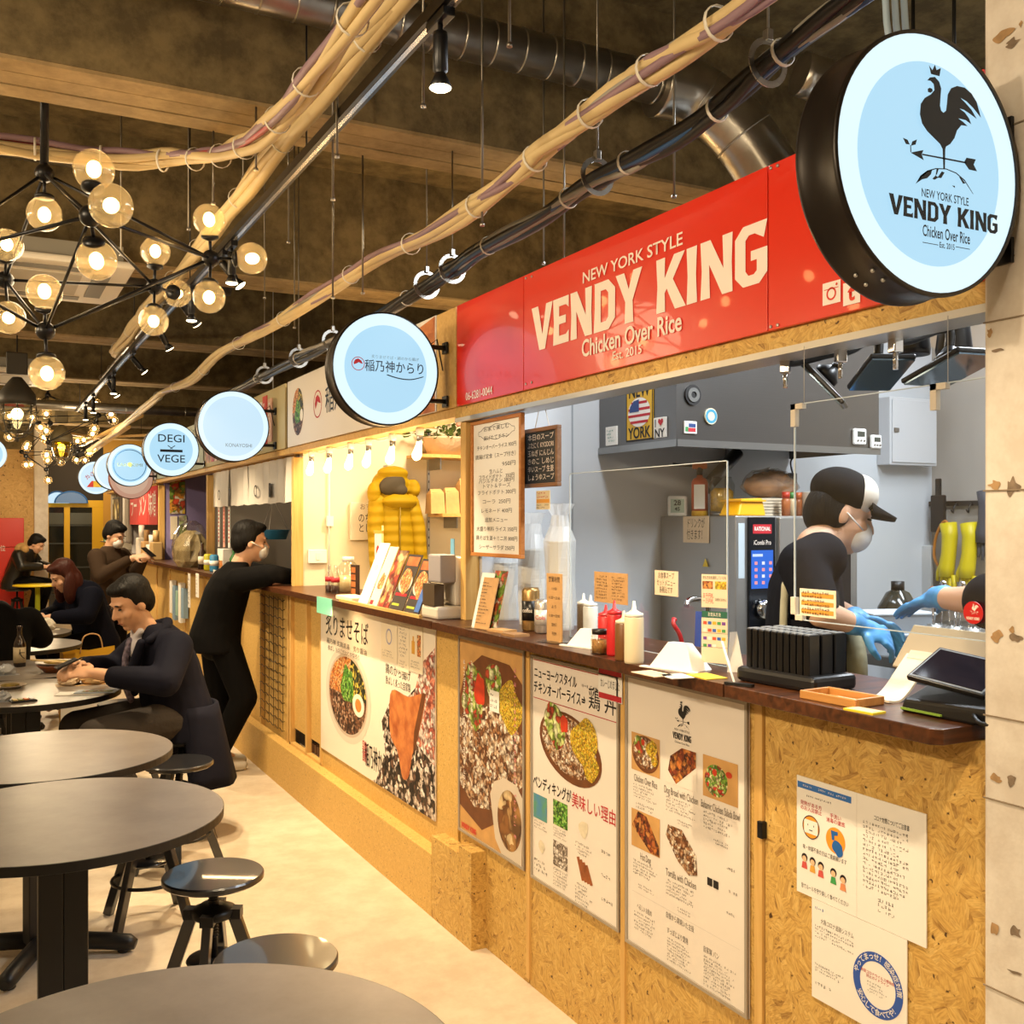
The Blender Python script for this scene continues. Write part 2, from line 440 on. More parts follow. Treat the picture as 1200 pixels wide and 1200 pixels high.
# pillar beside the stall, with scars and board joints
pb = MB().box(1.60, 2.3, 0.15, 1.232, 0, 3.55)
pil = struct(pb.build('wall_pillar', CONC_P, bevel=0.006))
SCAR = M('bare_scar', '#a5845c', 0.9, var=0.25, vscale=40); SCARD = M('dark_chip', '#7d6c5a', 0.95, var=0.3, vscale=60)
for k, (u, v, a, b2) in enumerate([(1176, 40, 14, 10), (1186, 50, 10, 8), (1166, 568, 9, 8), (1186, 570, 10, 16), (1168, 745, 10, 10), (1190, 748, 9, 7), (1186, 738, 4, 6), (1170, 410, 13, 3), (1165, 1088, 8, 14), (1190, 1092, 9, 12), (1167, 912, 9, 8), (1186, 915, 7, 10), (1196, 28, 3, 5), (1187, 300, 3, 4), (1160, 390, 5, 8), (1190, 1140, 10, 3)]):
    p = P(u, v, X=1.5985); s = 1.25 / 1200; q = random.Random(k)
    pts = catmull([(p.y + math.cos(g) * a * s * 1.3 * q.uniform(0.45, 1.3), 0, p.z + math.sin(g) * b2 * s * q.uniform(0.45, 1.3)) for g in [i * pi / 5 for i in range(10)]], 3, True)
    b = MB(); b.add([(1.5985, a_.x, a_.z) for a_ in pts], [tuple(range(len(pts)))[::-1]])
    b.build('plaster_scar', SCAR if k % 2 == 0 else SCARD, pil)
for v in (158, 378, 575, 838, 935, 1155):
    z = P(1156, v, X=1.5985).z
    MB().box(1.5975, 1.6, 0.15, 1.232, z - 0.0012, z + 0.0012).build('board_joint', M('joint_line', '#8a7a66', 0.9), pil)

# ------------------------------------------------------------------ stall bodies (aisle side)
def front(name, label, cat, y, z, group=None, x=XW): return thing(name, label, cat, (x, y, z), RZ, group)

# counter of the chicken stall
ct = front('stall_counter', 'chipboard counter front of the chicken stall beside the pillar', 'counter', 3.575, 0)
L = lambda y, y0=3.575: y0 - y
def panel(parent, y0, ya, yb, z0, z1, mat=OSB, name='panel', t=0.02, f=0.0):
    return MB().box(y0 - ya, y0 - yb, f, f + t, z0, z1).build(name, mat, parent, bevel=0.0015)
panel(ct, 3.575, 1.862, 1.262, 0, 1.1478)
panel(ct, 3.575, 2.455, 1.895, 0, 1.1478)
panel(ct, 3.575, 3.02, 2.462, 0, 1.1478)
panel(ct, 3.575, 3.575, 3.025, 0, 1.1478)
for y, wd in ((1.878, 0.028), (2.452, 0.022), (3.02, 0.022)):
    panel(ct, 3.575, y + wd / 2, y - wd / 2, 0.02, 1.1478, PINE_V, 'stud', 0.03, -0.008)
panel(ct, 3.575, 1.2645, 1.2585, 0, 1.1478, M('edge_band', '#a5813c', 0.5), 'edge_strip', 0.03, -0.004)
hg = onfront(897, 972)
MB().box(L(hg.y) - 0.012, L(hg.y) + 0.006, -0.016, 0, hg.z - 0.02, hg.z + 0.02).build('hinge', BLACKM, ct, bevel=0.002)
MB().box(0.06, 2.28, 0.10, 0.26, 0, 0.9).build('cabinet_carcass', OSB, ct)

# noodle stall counter
c2 = front('stall_counter', 'chipboard counter front carrying the wide noodle poster', 'counter', 5.98, 0)
panel(c2, 5.98, 5.02 + 0.33, 3.60, 0, 1.1478, OSBF)
panel(c2, 5.98, 5.98, 5.66, 0.34, 1.13, OSBF, f=0.02)
panel(c2, 5.98, 5.64, 5.37, 0.34, 1.13, OSBF, f=0.02)
for y in (5.98, 5.65, 5.378): panel(c2, 5.98, y, y - 0.03, 0.2, 1.1478, PINE_V, 'stud', 0.03, -0.004)
panel(c2, 5.98, 5.98, 5.34, 0.225, 0.26, PINE_H, 'rail', 0.03, -0.004)
MB().box(0.03, 0.6, 0.05, 0.06, 0.25, 0.36).build('gap_shade_sheet', M('gap_shade', '#1b1208', 0.9), c2)  # dark sheet painted as the shade inside the gap
for k in range(5):       # boards and cartons stowed in the open gap
    MB().box(0.345 + k * 0.05, 0.375 + k * 0.05, 0.03, 0.05, 0.26, 0.31).build('stowed_board', M('stowed', '#5b3c22', 0.7), c2)
# next stalls' counters
c3 = front('stall_counter', 'chipboard counter wrapped in wire mesh where the man in black leans', 'counter', 8.5, 0)
panel(c3, 8.5, 8.5, 7.4, 0, 1.1478, OSBF); panel(c3, 8.5, 7.38, 6.02, 0.2, 1.1478, OSBF, f=0.02)
for y in (8.5, 7.4, 6.68, 6.03): panel(c3, 8.5, y, y - 0.03, 0, 1.1478, PINE_V, 'stud', 0.03, -0.006)
WIRE = M('dark_wire', '#2a1c0c', 0.5, 0.5)
for k in range(15):
    z = 0.3 + k * 0.056
    pts = [(8.5 - 6.66 + i * 0.055, -0.012 + 0.0, z + (0.006 if i % 2 else -0.006)) for i in range(12)]
    MB().tube(pts, 0.0022, 4).build('mesh_wire', WIRE, c3)
for k in range(6):
    x = 8.5 - 6.64 + k * 0.11
    MB().tube([(x, -0.012, 0.3), (x, -0.012, 1.1)], 0.0018, 4).build('mesh_wire', WIRE, c3)
c4 = front('stall_counter', 'pale wooden counter of the stall with the lavender wall', 'counter', 10.98, 0)
panel(c4, 10.98, 10.98, 8.53, 0, 1.1478, OSBF)
for y in (10.98, 10.2, 9.4, 8.56): panel(c4, 10.98, y, y - 0.04, 0, 1.1478, PINE_V, 'stud', 0.03, -0.01)
c5 = front('stall_counter', 'pale wooden counter below the red half curtain', 'counter', 15.6, 0)
panel(c5, 15.6, 15.6, 13.45, 0, 1.1478, OSBF); panel(c5, 15.6, 13.43, 11.0, 0, 1.1478, OSBF)
for y in (13.44, 12.2, 11.03): panel(c5, 15.6, y, y - 0.05, 0, 1.1478, PINE_V, 'stud', 0.03, -0.01)

# plinth along the floor, in three heights
pl = front('floor_plinth', 'low stepped chipboard plinth running along the foot of the counters', 'plinth', 8.5, 0)
panel(pl, 8.5, 8.5, 3.72, 0, 0.245, OSBF, 'block', 0.062, -0.06)
panel(pl, 8.5, 3.718, 3.462, 0, 0.322, OSB, 'block', 0.062, -0.06)
panel(pl, 8.5, 3.46, 3.352, 0, 0.355, OSB, 'block', 0.062, -0.06)

# worktops
def worktop(label, ya, yb, z=1.178, depth=0.40, cut=0.0, xf=1.53, mat=WALNUT):
    o = front('worktop', label, 'worktop', ya, z)
    o.location.x = xf
    w_ = ya - yb
    pts = [(0, 0), (w_ - cut, 0), (w_, cut), (w_, depth), (0, depth)]
    b = MB(); n = len(pts)
    b.add([(x, y, -0.03) for x, y in pts] + [(x, y, 0) for x, y in pts], [tuple(range(n))[::-1], tuple(range(n, 2 * n))] + [(i, (i + 1) % n, (i + 1) % n + n, i + n) for i in range(n)])
    b.build('top', mat, o, bevel=0.002)
    return o
worktop('dark stained worktop end holding the cash tray and card terminal', 1.866, 1.275, cut=0.018)
worktop('dark stained worktop carrying the squeeze bottles and seasoning', 3.575, 1.869)
worktop('dark stained worktop of the noodle stall under the menu cards', 5.98, 3.578)
worktop('dark stained worktop of the stall with the short white curtain', 8.5, 5.985)
worktop('dark stained worktop of the lavender stall with a bagged bundle', 10.98, 8.505)
worktop('dark stained worktop in the stall with the red curtain', 15.6, 10.985)

# posts, headers
def post(label, y, x0=1.66, w_=0.045, z1=1.938, z0=1.178):
    o = MB().box(x0, x0 + 0.06, y - w_, y, z0, z1).build('stall_post', PINE_V, bevel=0.002)
    return tag(o, label, 'post')
post('wooden post between noodle stall and chicken stall', 3.595)
post('wooden post between yellow jacket stall and white curtain stall', 5.985)
post('wooden post between white curtain stall and lavender stall', 8.51)
post('wooden post between lavender stall and red curtain stall', 10.985)
hd = front('header_board', 'chipboard header strip under the red chicken sign', 'header', 3.62, 1.997)
MB().box(0, 2.39, 0.0, 0.09, -0.042, 0).build('board', OSB, hd)
MB().box(0, 2.39, -0.003, 0.092, -0.058, -0.042).build('edge_strip', ALU, hd)
MB().box(0, 2.39, 0.02, 0.09, 0, 0.38).build('backing', M('raw_board', '#8a6d40', 0.8), hd)
for ya, yb, lab in ((5.98, 3.62, 'wooden header strip above the row of bare bulbs'), (8.5, 5.985, 'wooden header strip above the short white curtain'),
                    (10.98, 8.505, 'wooden header strip of the lavender stall'), (15.6, 10.985, 'wooden header strip above the red half curtain')):
    h2 = front('header_board', lab, 'header', ya, 1.997)
    MB().box(0, ya - yb, 0, 0.09, -0.035, 0).build('board', PINE_H, h2)
    MB().box(0, ya - yb, 0.02, 0.09, 0, 0.38).build('backing', M('raw_board', '#8a6d40', 0.8), h2)

# ------------------------------------------------------------------ red sign of the chicken stall
REDP = M('red_sign_panel', '#d5260f', 0.28, coat=0.3)
SIGNW = M('sign_lettering_cream', '#efe2d6', 0.5)
rs = front('fascia_sign', 'long red fascia sign with cream chicken stall lettering', 'sign', 3.575, 1.997, x=1.635)
Ls = lambda u: 3.575 - FY(u, 1.635)
for a, b in ((3.575, 3.037), (3.033, 1.838), (1.834, 1.26)):
    MB().box(3.575 - a, 3.575 - b, 0, 0.014, 0, 0.385).build('panel', REDP, rs, bevel=0.001)
for u_, v_ in ((616, 326), (623, 324), (616, 450), (623, 448), (903, 197), (911, 194), (903, 383), (911, 381)):
    p = P(u_, v_, X=1.633)
    MB().lathe([(0.004, 0), (0.004, 0.003), (0.002, 0.004)], 10, Matrix.Translation((3.575 - p.y, 0, p.z - 1.997)) @ Matrix.Rotation(R(90), 4, 'X')).build('screw', ALU, rs)

# the stall's slab-serif capitals drawn as outlines on a unit-high grid
def stroke_letters():
    t = 0.2
    g = {}
    g['V'] = (0.78, [[(0, 1), (0.26, 1), (0.42, 0.34), (0.56, 1), (0.80, 1), (0.52, 0), (0.30, 0)]])
    g['E'] = (0.62, [[(0.04, 0), (0.6, 0), (0.6, 0.26), (0.5, 0.18), (0.26, 0.18), (0.26, 0.43), (0.5, 0.43), (0.5, 0.6), (0.26, 0.6), (0.26, 0.82), (0.5, 0.82), (0.6, 0.74), (0.6, 1), (0.04, 1), (0.07, 0.5)]])
    g['N'] = (0.78, [[(0.04, 0), (0.26, 0), (0.24, 0.58), (0.53, 0), (0.76, 0), (0.74, 0.5), (0.76, 1), (0.54, 1), (0.56, 0.44), (0.27, 1), (0.04, 1), (0.07, 0.5)]])
    g['D'] = (0.72, [[(0.04, 0), (0.5, 0), (0.7, 0.2), (0.7, 0.8), (0.5, 1), (0.04, 1), (0.07, 0.99), (0.07, 0.82), (0.42, 0.82), (0.49, 0.74), (0.49, 0.26), (0.42, 0.18), (0.26, 0.18), (0.26, 0.82), (0.07, 0.82), (0.07, 0.5)]])
    g['Y'] = (0.76, [[(0, 1), (0.25, 1), (0.38, 0.66), (0.51, 1), (0.76, 1), (0.49, 0.42), (0.51, 0), (0.26, 0), (0.28, 0.42)]])
    g['K'] = (0.78, [[(0.04, 0), (0.27, 0), (0.26, 0.34), (0.31, 0.42), (0.52, 0), (0.79, 0), (0.47, 0.56), (0.77, 1), (0.5, 1), (0.26, 0.62), (0.27, 1), (0.04, 1), (0.07, 0.5)]])
    g['I'] = (0.32, [[(0.03, 0), (0.28, 0), (0.255, 0.5), (0.28, 1), (0.03, 1), (0.055, 0.5)]])
    g['G'] = (0.72, [[(0.2, 0), (0.53, 0), (0.69, 0.16), (0.69, 0.56), (0.36, 0.56), (0.36, 0.4), (0.48, 0.4), (0.48, 0.22), (0.42, 0.17), (0.31, 0.17), (0.25, 0.25), (0.25, 0.76), (0.32, 0.83), (0.44, 0.83), (0.62, 0.72), (0.69, 1), (0.2, 1), (0.03, 0.82), (0.03, 0.18)]])
    return g
GLY = stroke_letters()
def slab_word(word, x, z, h, mat, parent, y=0.0, width=None, t=0.0, name='lettering'):
    tot = sum(GLY[c][0] if c != ' ' else 0.34 for c in word); sx = (width / tot) if width else h
    b = MB(); cx = x - tot * sx / 2
    for c in word:
        if c == ' ': cx += 0.34 * sx; continue
        for pl_ in GLY[c][1]: b.poly([(cx + p[0] * sx, z + p[1] * h) for p in pl_], y, t)
        cx += GLY[c][0] * sx
    return b.build(name, mat, parent)
def spx(u, v):
    p = P(u, v, X=1.633); return 3.575 - p.y, p.z - 1.997
xa, xb = spx(623, 380)[0], spx(901, 280)[0]
slab_word('VENDY KING', (xa + xb) / 2, 0.118, 0.145, SIGNW, rs, -0.002, xb - xa)
xa, xb = spx(683, 300)[0], spx(800, 260)[0]
T('NEW YORK STYLE', (xa + xb) / 2, 0.294, 0.048, SIGNW, rs, -0.003, bold=0.012, width=xb - xa)
xa, xb = spx(682, 400)[0], spx(799, 375)[0]
T('Chicken Over Rice', (xa + xb) / 2, 0.079, 0.072, SIGNW, rs, -0.003, bold=0.018, width=xb - xa)
xa, xb = spx(718, 420)[0], spx(752, 412)[0]
T('Est. 2015', (xa + xb) / 2, 0.034, 0.036, SIGNW, rs, -0.003, bold=0.008, width=xb - xa)
xa, xb = spx(546, 465)[0], spx(577, 458)[0]
T('06-6281-0044', (xa + xb) / 2, 0.026, 0.042, SIGNW, rs, -0.003, bold=0.006, width=xb - xa)
# social-media squares
for u0, u1, g in ((964, 985, 0), (988, 1008, 1)):
    xa, xb = spx(u0, 350)[0], spx(u1, 350)[0]; xc = (xa + xb) / 2; s = (xb - xa) / 2; zc = spx(u0, 348)[1] + 0.004
    MB().rect(xc - s, xc + s, zc - 0.024, zc + 0.024, -0.002).build('social_mark', SIGNW, rs)
    if g == 0:
        b = MB(); b.ring(xc, zc - 0.002, 0.010, 0.014, -0.003, 0.0005); b.rect(xc - s * .8, xc + s * .8, zc + 0.008, zc + 0.0095, -0.003); b.disc(xc + s * .6, zc + 0.016, 0.003, y=-0.003); b.build('camera_mark', REDP, rs)
    else: T('t', xc, zc, 0.05, REDP, rs, -0.003, bold=0.03)
# ------------------------------------------------------------------ round light-box signs
GL_RING = glow('lit_acrylic_rim', '#dcf5ff', 1.0)
GL_FACE = glow('lit_acrylic_face', '#b4e2fb', 0.9)
GL_PALE = glow('lit_acrylic_pale', '#c8e6f8', 0.95)
NAVY = M('navy_print', '#0d2138', 0.5)
def lightbox(y, label, x=1.37, z=2.13, r=0.213, t=0.085, inner=0.77, face=None, brackets=True, rim=None, xw=1.633, lit=None):
    o = thing('lightbox_sign', label, 'sign', (x, y, z), 0, 'round light box signs along the stalls')
    A = Matrix.Rotation(R(90), 4, 'X')          # lathe axis -> -y
    prof = [(r - 0.006, 0.0), (r, 0.0), (r + 0.001, -0.006), (r - 0.002, -0.010), (r - 0.002, -t + 0.01), (r + 0.001, -t + 0.006), (r, -t), (r - 0.006, -t)]
    b = MB(); b.lathe(prof, 72, A); b.f = b.f[:-2]; b.m = b.m[:-2]; b.sm = b.sm[:-2]
    b.build('housing', rim or M('dark_bronze_housing', '#241f1c', 0.35, 0.5), o)
    MB().disc(0, 0, r - 0.005, y=0.004, t=0.004, n=72).build('face_rim', lit or GL_RING, o)
    MB().disc(0, 0, r * inner, y=0.0025, n=72).build('face', face or GL_FACE, o)
    MB().disc(0, 0, r - 0.005, y=t - 0.004, n=48, t=0.002).build('rear_face', lit or GL_RING, o)
    if brackets:
        for dz in (0.105, -0.105):
            rx = math.sqrt((r - 0.004) ** 2 - dz ** 2)
            b = MB(); b.tube([(rx - 0.004, t * 0.5, dz), (xw - x, t * 0.5, dz)], 0.0095, 10)
            b.box(xw - x - 0.008, xw - x, t * 0.5 - 0.022, t * 0.5 + 0.022, dz - 0.022, dz + 0.022)
            b.build('bracket', BLACKM, o, bevel=0.001)
        MB().tube([(r - 0.03, t * 0.5 + 0.02, 0.1), (r + 0.02, t * 0.5 + 0.02, 0.14), (xw - x, t * 0.5 + 0.03, 0.02)], 0.003, 6).build('supply_cord', BLACK, o)
    return o

YB = 1.150
big = lightbox(YB, 'large lit round sign with a navy rooster weathervane beside the pillar', xw=1.599)
def bl(cx, cy):
    p = P(1020 + cx / 5, 60 + cy / 5, Y=YB); return (p.x - 1.37, p.z - 2.13)
ROOST = [(330,172),(345,155),(375,152),(400,180),(412,220),(408,270),(405,320),(412,350),(425,362),(440,350),(445,310),(450,255),(470,218),(505,205),(550,215),(590,250),(620,300),(645,392),(600,335),(560,295),(525,275),(555,305),(590,345),(620,398),(575,365),(545,345),(520,338),(550,360),(575,395),(588,430),(555,405),(512,395),(540,415),(566,440),(530,435),(505,465),(490,510),(465,545),(440,560),(436,575),(434,690),(424,690),(420,575),(405,545),(370,510),(330,470),(300,425),(287,370),(292,310),(315,275),(350,255),(372,230),(368,195),(350,175)]
BITS = {'rooster': [ROOST], 'wattle': [[(333,222),(345,215),(360,222),(362,236),(350,245),(334,240)]],
        'crown': [[(340,82),(360,112),(375,80),(385,112),(410,100),(402,148),(352,135)]],
        'arrow': [[(300,601),(425,624),(560,650),(560,660),(425,634),(300,610)], [(232,595),(308,580),(298,606),(310,640)], [(545,652),(560,625),(615,635),(602,665),(622,705),(575,695)]],
        'sprout': [[(231,592),(237,592),(235,552),(230,552)], [(187,508),(215,520),(228,548),(205,545)], [(270,518),(262,548),(235,555),(242,530)]],
        'globe': [[(262,778),(290,730),(330,700),(380,686),(440,688),(500,712),(550,755),(602,840),(596,836),(548,762),(498,718),(440,694),(380,692),(335,707),(297,737)],
                  [(262,778),(290,730),(330,702),(360,692),(352,722),(330,745),(300,752)], [(385,690),(398,690),(388,720),(378,735)], [(360,748),(378,730),(398,740),(372,755)], [(390,742),(415,705),(432,712),(412,745)],
                  [(515,735),(530,745),(555,775),(540,778)], [(475,788),(492,790),(492,803)]]}
BITL = {k: [[bl(*q) for q in pl_] for pl_ in v] for k, v in BITS.items()}
ARMS = [p for k in BITL for pl_ in BITL[k] for p in pl_]
def rooster_logo(parent, x, z, s, mat, y, skip=()):
    for k, pls in BITL.items():
        if k in skip: continue
        b = MB()
        for pl_ in pls: b.poly([(x + p[0] * s, z + p[1] * s) for p in pl_], y)
        b.build(k + '_mark', mat, parent)
rooster_logo(big, 0, 0, 1, NAVY, -0.001)
def bspan(c0, c1):
    a, b = bl(*c0), bl(*c1); return (a[0] + b[0]) / 2, (a[1] + b[1]) / 2, b[0] - a[0]
cx, cz, wd = bspan((297, 838), (572, 880)); T('NEW YORK STYLE', cx, cz, 0.019, NAVY, big, -0.001, bold=0.01, width=wd)
a, b_ = bl(105, 850), bl(120, 972); cx, cz, wd = bspan((105, 900), (745, 1010))
slab_word('VENDY KING', cx, cz - (a[1] - b_[1]) / 2, (a[1] - b_[1]), NAVY, big, -0.001, wd)
cx, cz, wd = bspan((303, 1062), (580, 1095)); T('Chicken Over Rice', cx, cz, 0.026, NAVY, big, -0.001, bold=0.015, width=wd)
cx, cz, wd = bspan((402, 1138), (490, 1150)); T('Est. 2015', cx, cz, 0.013, NAVY, big, -0.001, bold=0.015, width=wd)
for c0, c1 in (((303, 1122), (395, 1135)), ((497, 1148), (580, 1160))):
    x0, z0 = bl(*c0); x1, z1 = bl(*c1); MB().rect(x0, x1, (z0 + z1) / 2 - 0.0006, (z0 + z1) / 2 + 0.0006, -0.001).build('rule', NAVY, big)
for k in range(4):
    g = R(238 + (k % 2) * 7); MB().ball((math.cos(g) * 0.213, 0.02 + 0.035 * (k // 2), math.sin(g) * 0.213), 0.0035, 8, 5).build('rivet', ALU, big)
for k in range(3): MB().tube(catmull([(-0.02 + 0.02 * k, 0.06, 0.205), (-0.03 + 0.022 * k, 0.07, 0.3), (0.0 + 0.015 * k, 0.1, 0.8)], 5), 0.006, 6).build('supply_cord', M('pale_cord', '#8fa3b5', 0.5), big)

def sg(y): return y
s2 = lightbox(3.63, 'lit round sign with navy brush lettering and a small red emblem')
T('稲乃神からり', 0.035, 0.005, 0.047, NAVY, s2, -0.001, bold=0.006, width=0.235)
T('炙りまぜそば・鶏のから揚げ', 0.035, 0.042, 0.014, M('pale_print', '#7fa8bd', 0.5), s2, -0.001, width=0.19)
MB().tube(catmull([(0.0, -0.0015, -0.022), (0.05, -0.0015, -0.033), (0.1, -0.0015, -0.034), (0.15, -0.0015, -0.02)], 6), [0.001] + [0.0025] * 17 + [0.001], 4).build('brush_stroke', NAVY, s2)
b = MB(); b.ring(-0.112, 0.012, 0.023, 0.0255, -0.001, 0.0004); b.build('emblem_ring', REDINK, s2)
MB().poly([(-0.13, 0.015), (-0.124, 0.026), (-0.112, 0.031), (-0.1, 0.024), (-0.094, 0.012), (-0.104, 0.014), (-0.11, 0.017), (-0.118, 0.012), (-0.128, 0.008)], -0.0015).build('emblem_mark', REDINK, s2)
s3 = lightbox(6.20, 'pale lit round sign reading KONAYOSHI', face=GL_PALE, inner=0.84)
T('KONAYOSHI', 0.03, -0.115, 0.03, M('pale_navy_print', '#51647f', 0.5), s3, -0.001, width=0.155)
s4 = lightbox(8.40, 'lit round sign reading DEGI VEGE in dark capitals')
for body, zz, wd in (('DEGI', 0.085, 0.20), ('VEGE', -0.075, 0.21)): T(body, 0.0, zz, 0.085, NAVY, s4, -0.001, bold=0.004, width=wd)
MB().rect(-0.085, 0.085, -0.02, 0.0, -0.001).build('ribbon_mark', NAVY, s4)
b = MB(); b.poly([(-0.03, 0.03), (-0.025, 0.034), (0.012, 0.006), (0.008, 0.003)], -0.001); b.poly([(0.03, 0.03), (0.025, 0.034), (-0.012, 0.006), (-0.008, 0.003)], -0.001); b.build('crossed_mark', NAVY, s4)
s5 = lightbox(10.85, 'lit round sign reading SAKEKIMI inside a blue ring', inner=0.8)
b = MB(); b.ring(0, 0, 0.150, 0.157, -0.001, 0.0004); b.build('ring_mark', M('blue_print', '#1d5fa8', 0.5), s5)
T('SAKEKIMI', 0, 0.0, 0.045, M('grey_green_print', '#7f9a8a', 0.5), s5, -0.001, width=0.24)
MB().disc(0, 0.005, 0.022, y=-0.0008).build('leaf_mark', M('lime_print', '#bfe07a', 0.5), s5)
s6 = lightbox(12.15, 'small lit round sign with a red square mark', inner=0.84, face=GL_PALE)
b = MB(); 
for q in ((-0.01, 0.10, 0.02, 0.035), (-0.01, 0.10, -0.075, -0.06), (-0.01, 0.005, -0.07, 0.03), (0.085, 0.1, -0.07, 0.03), (0.02, 0.07, -0.03, -0.015)): b.rect(*q, y=-0.001)
b.build('square_mark', M('scarlet_print', '#d2342c', 0.5), s6)
s7 = lightbox(14.1, 'small lit round sign with red, yellow and green wedges', inner=0.84, face=GL_PALE)
for k, (c, x0, x1) in enumerate((('#cf3030', -0.11, -0.03), ('#efcf3a', -0.03, 0.06), ('#35a052', 0.06, 0.14))):
    MB().poly([(x0, -0.12), (x1, -0.12), (x1, -0.04 - (k == 2) * 0.03), (x0 + (k == 0) * 0.06, -0.04)], -0.001).build('wedge_mark', M('wedge_%s' % c[1:], c, 0.5), s7)
for k, ch in enumerate(('や', 'き', 'そ')): T(ch, -0.10 + 0.06 * k, 0.0 + 0.045 * k, 0.07, REDINK, s7, -0.001, bold=0.01)
for k in range(3): MB().ring(0.03, -0.01 + 0.055 * k, 0.012, 0.02, -0.001, 0.0004).build('ring_mark', M('ochre_print', '#c9b04a', 0.5), s7)
s8 = lightbox(11.05, 'round sign with a peach face and brown rim behind the SAKEKIMI sign', x=1.41, z=2.01, face=glow('lit_peach', '#dfb79a', 0.75), lit=glow('lit_peach_rim', '#d8a488', 0.7), rim=M('brown_rim', '#5a2f20', 0.5), brackets=False)
s9 = lightbox(14.2, 'lit round sign hanging beyond the caged lamp over the far tables', x=0.14, z=2.40, brackets=False)
for dx in (-0.1, 0.1): MB().tube([(dx, 0.04, 0.18), (dx, 0.04, 1.15)], 0.004, 6).build('hanger', BLACKM, s9)
for sgn in (s8,): MB().tube([(0.05, 0.04, 0.0), (0.05, 0.06, 0.0)], 0.005, 6).build('bracket', BLACKM, sgn)

# ------------------------------------------------------------------ printed food
def food(name, cols, scale=60, rnd=1.0, detail=0.0):
    m = M(name, cols[0], 0.55); nt = m.node_tree; b = nt.nodes['Principled BSDF']
    co = nt.nodes.new('ShaderNodeTexCoord').outputs['Object']
    nz = tex(nt, 'ShaderNodeTexNoise', scale * 0.7, co); mx = nt.nodes.new('ShaderNodeVectorMath'); mx.operation = 'MULTIPLY_ADD'
    mx.inputs[1].default_value = (2.6 / scale,) * 3; nt.links.new(nz.outputs['Color'], mx.inputs[0]); nt.links.new(co, mx.inputs[2])
    v = tex(nt, 'ShaderNodeTexVoronoi', scale, mx.outputs[0], Randomness=rnd)
    sep = nt.nodes.new('ShaderNodeSeparateColor'); nt.links.new(v.outputs['Color'], sep.inputs[0])
    c = ramp(nt, sep.outputs[0], [(i / len(cols), q) for i, q in enumerate(cols)])
    for n in nt.nodes:
        if n.bl_idname == 'ShaderNodeValToRGB': n.color_ramp.interpolation = 'CONSTANT'
    d = ramp(nt, v.outputs['Distance'], [(0.25, '#ffffff'), (0.75, '#5a4030')])
    nt.links.new(mixc(nt, 0.8, c, d, 'MULTIPLY'), b.inputs['Base Color'])
    return m
F_MEAT = food('print_chicken_rice', ['#7a4a28', '#e6d6c0', '#a8754a', '#f1e6d6', '#c9a784', '#8c5a34', '#d9c0a0'], 105)
F_MEATB = food('print_chicken_close', ['#7a4a28', '#e6d6c0', '#a8754a', '#f1e6d6', '#c9a784', '#6e4426', '#d2b594'], 60)
F_LETT = food('print_lettuce', ['#8fae3e', '#cfd98a', '#b8472a', '#dfe3b4', '#7f9a34'], 45)
F_CORN = food('print_saffron_rice', ['#e2b92a', '#d9a818', '#efd25a', '#c9bc2e'], 150)
F_NOOD = food('print_noodle_meat', ['#5a3a24', '#9a6a4a', '#c7a58a', '#7a5038', '#3a2618'], 60)
F_GREEN = food('print_green_onion', ['#4f9a2e', '#7ac043', '#2e6a20', '#a5d46a'], 90)
F_ORNG = food('print_shredded', ['#e08a3c', '#f0a85a', '#d87030', '#f2c48a'], 90)
F_NORI = food('print_nori', ['#2a3420', '#4a5230', '#e0c850', '#1f2818'], 60)
F_KATSU = M('print_fried_chicken', '#9a4a22', 0.5, col2='#d98a4a', vscale=14, detail=8)
F_CHAR = food('print_splash', ['#2a2018', '#f0e6da', '#4a3828', '#d9c8b6', '#1c1612', '#6a4a38', '#f3e9df'], 42)
F_CHAR2 = food('print_splash_red', ['#f0ddcf', '#e8a48c', '#f6ebe2', '#d98468', '#f2e4d8', '#b85a48'], 42)
F_BUN = food('print_sandwich', ['#b5622c', '#8a3a1c', '#d08a44', '#5a2a18', '#c9742e'], 75)
F_SALAD = food('print_salad', ['#7fae3a', '#c9d98a', '#d23a2a', '#5a8a2a', '#e6e0b0'], 120)
WOODB = M('print_wood_bowl', '#6a3c1c', 0.5, var=0.2, vscale=20)
WOODT = M('print_wood_table', '#c99a5c', 0.5, var=0.12, vscale=14)
PAPERG = M('pale_grey_print', '#cfc8c0', 0.5)
SHEET = M('poster_sheet', '#e4dbd0', 0.35)
SKYB = M('print_sky', '#3a7ac8', 0.5, col2='#5f9a3a', vscale=14)

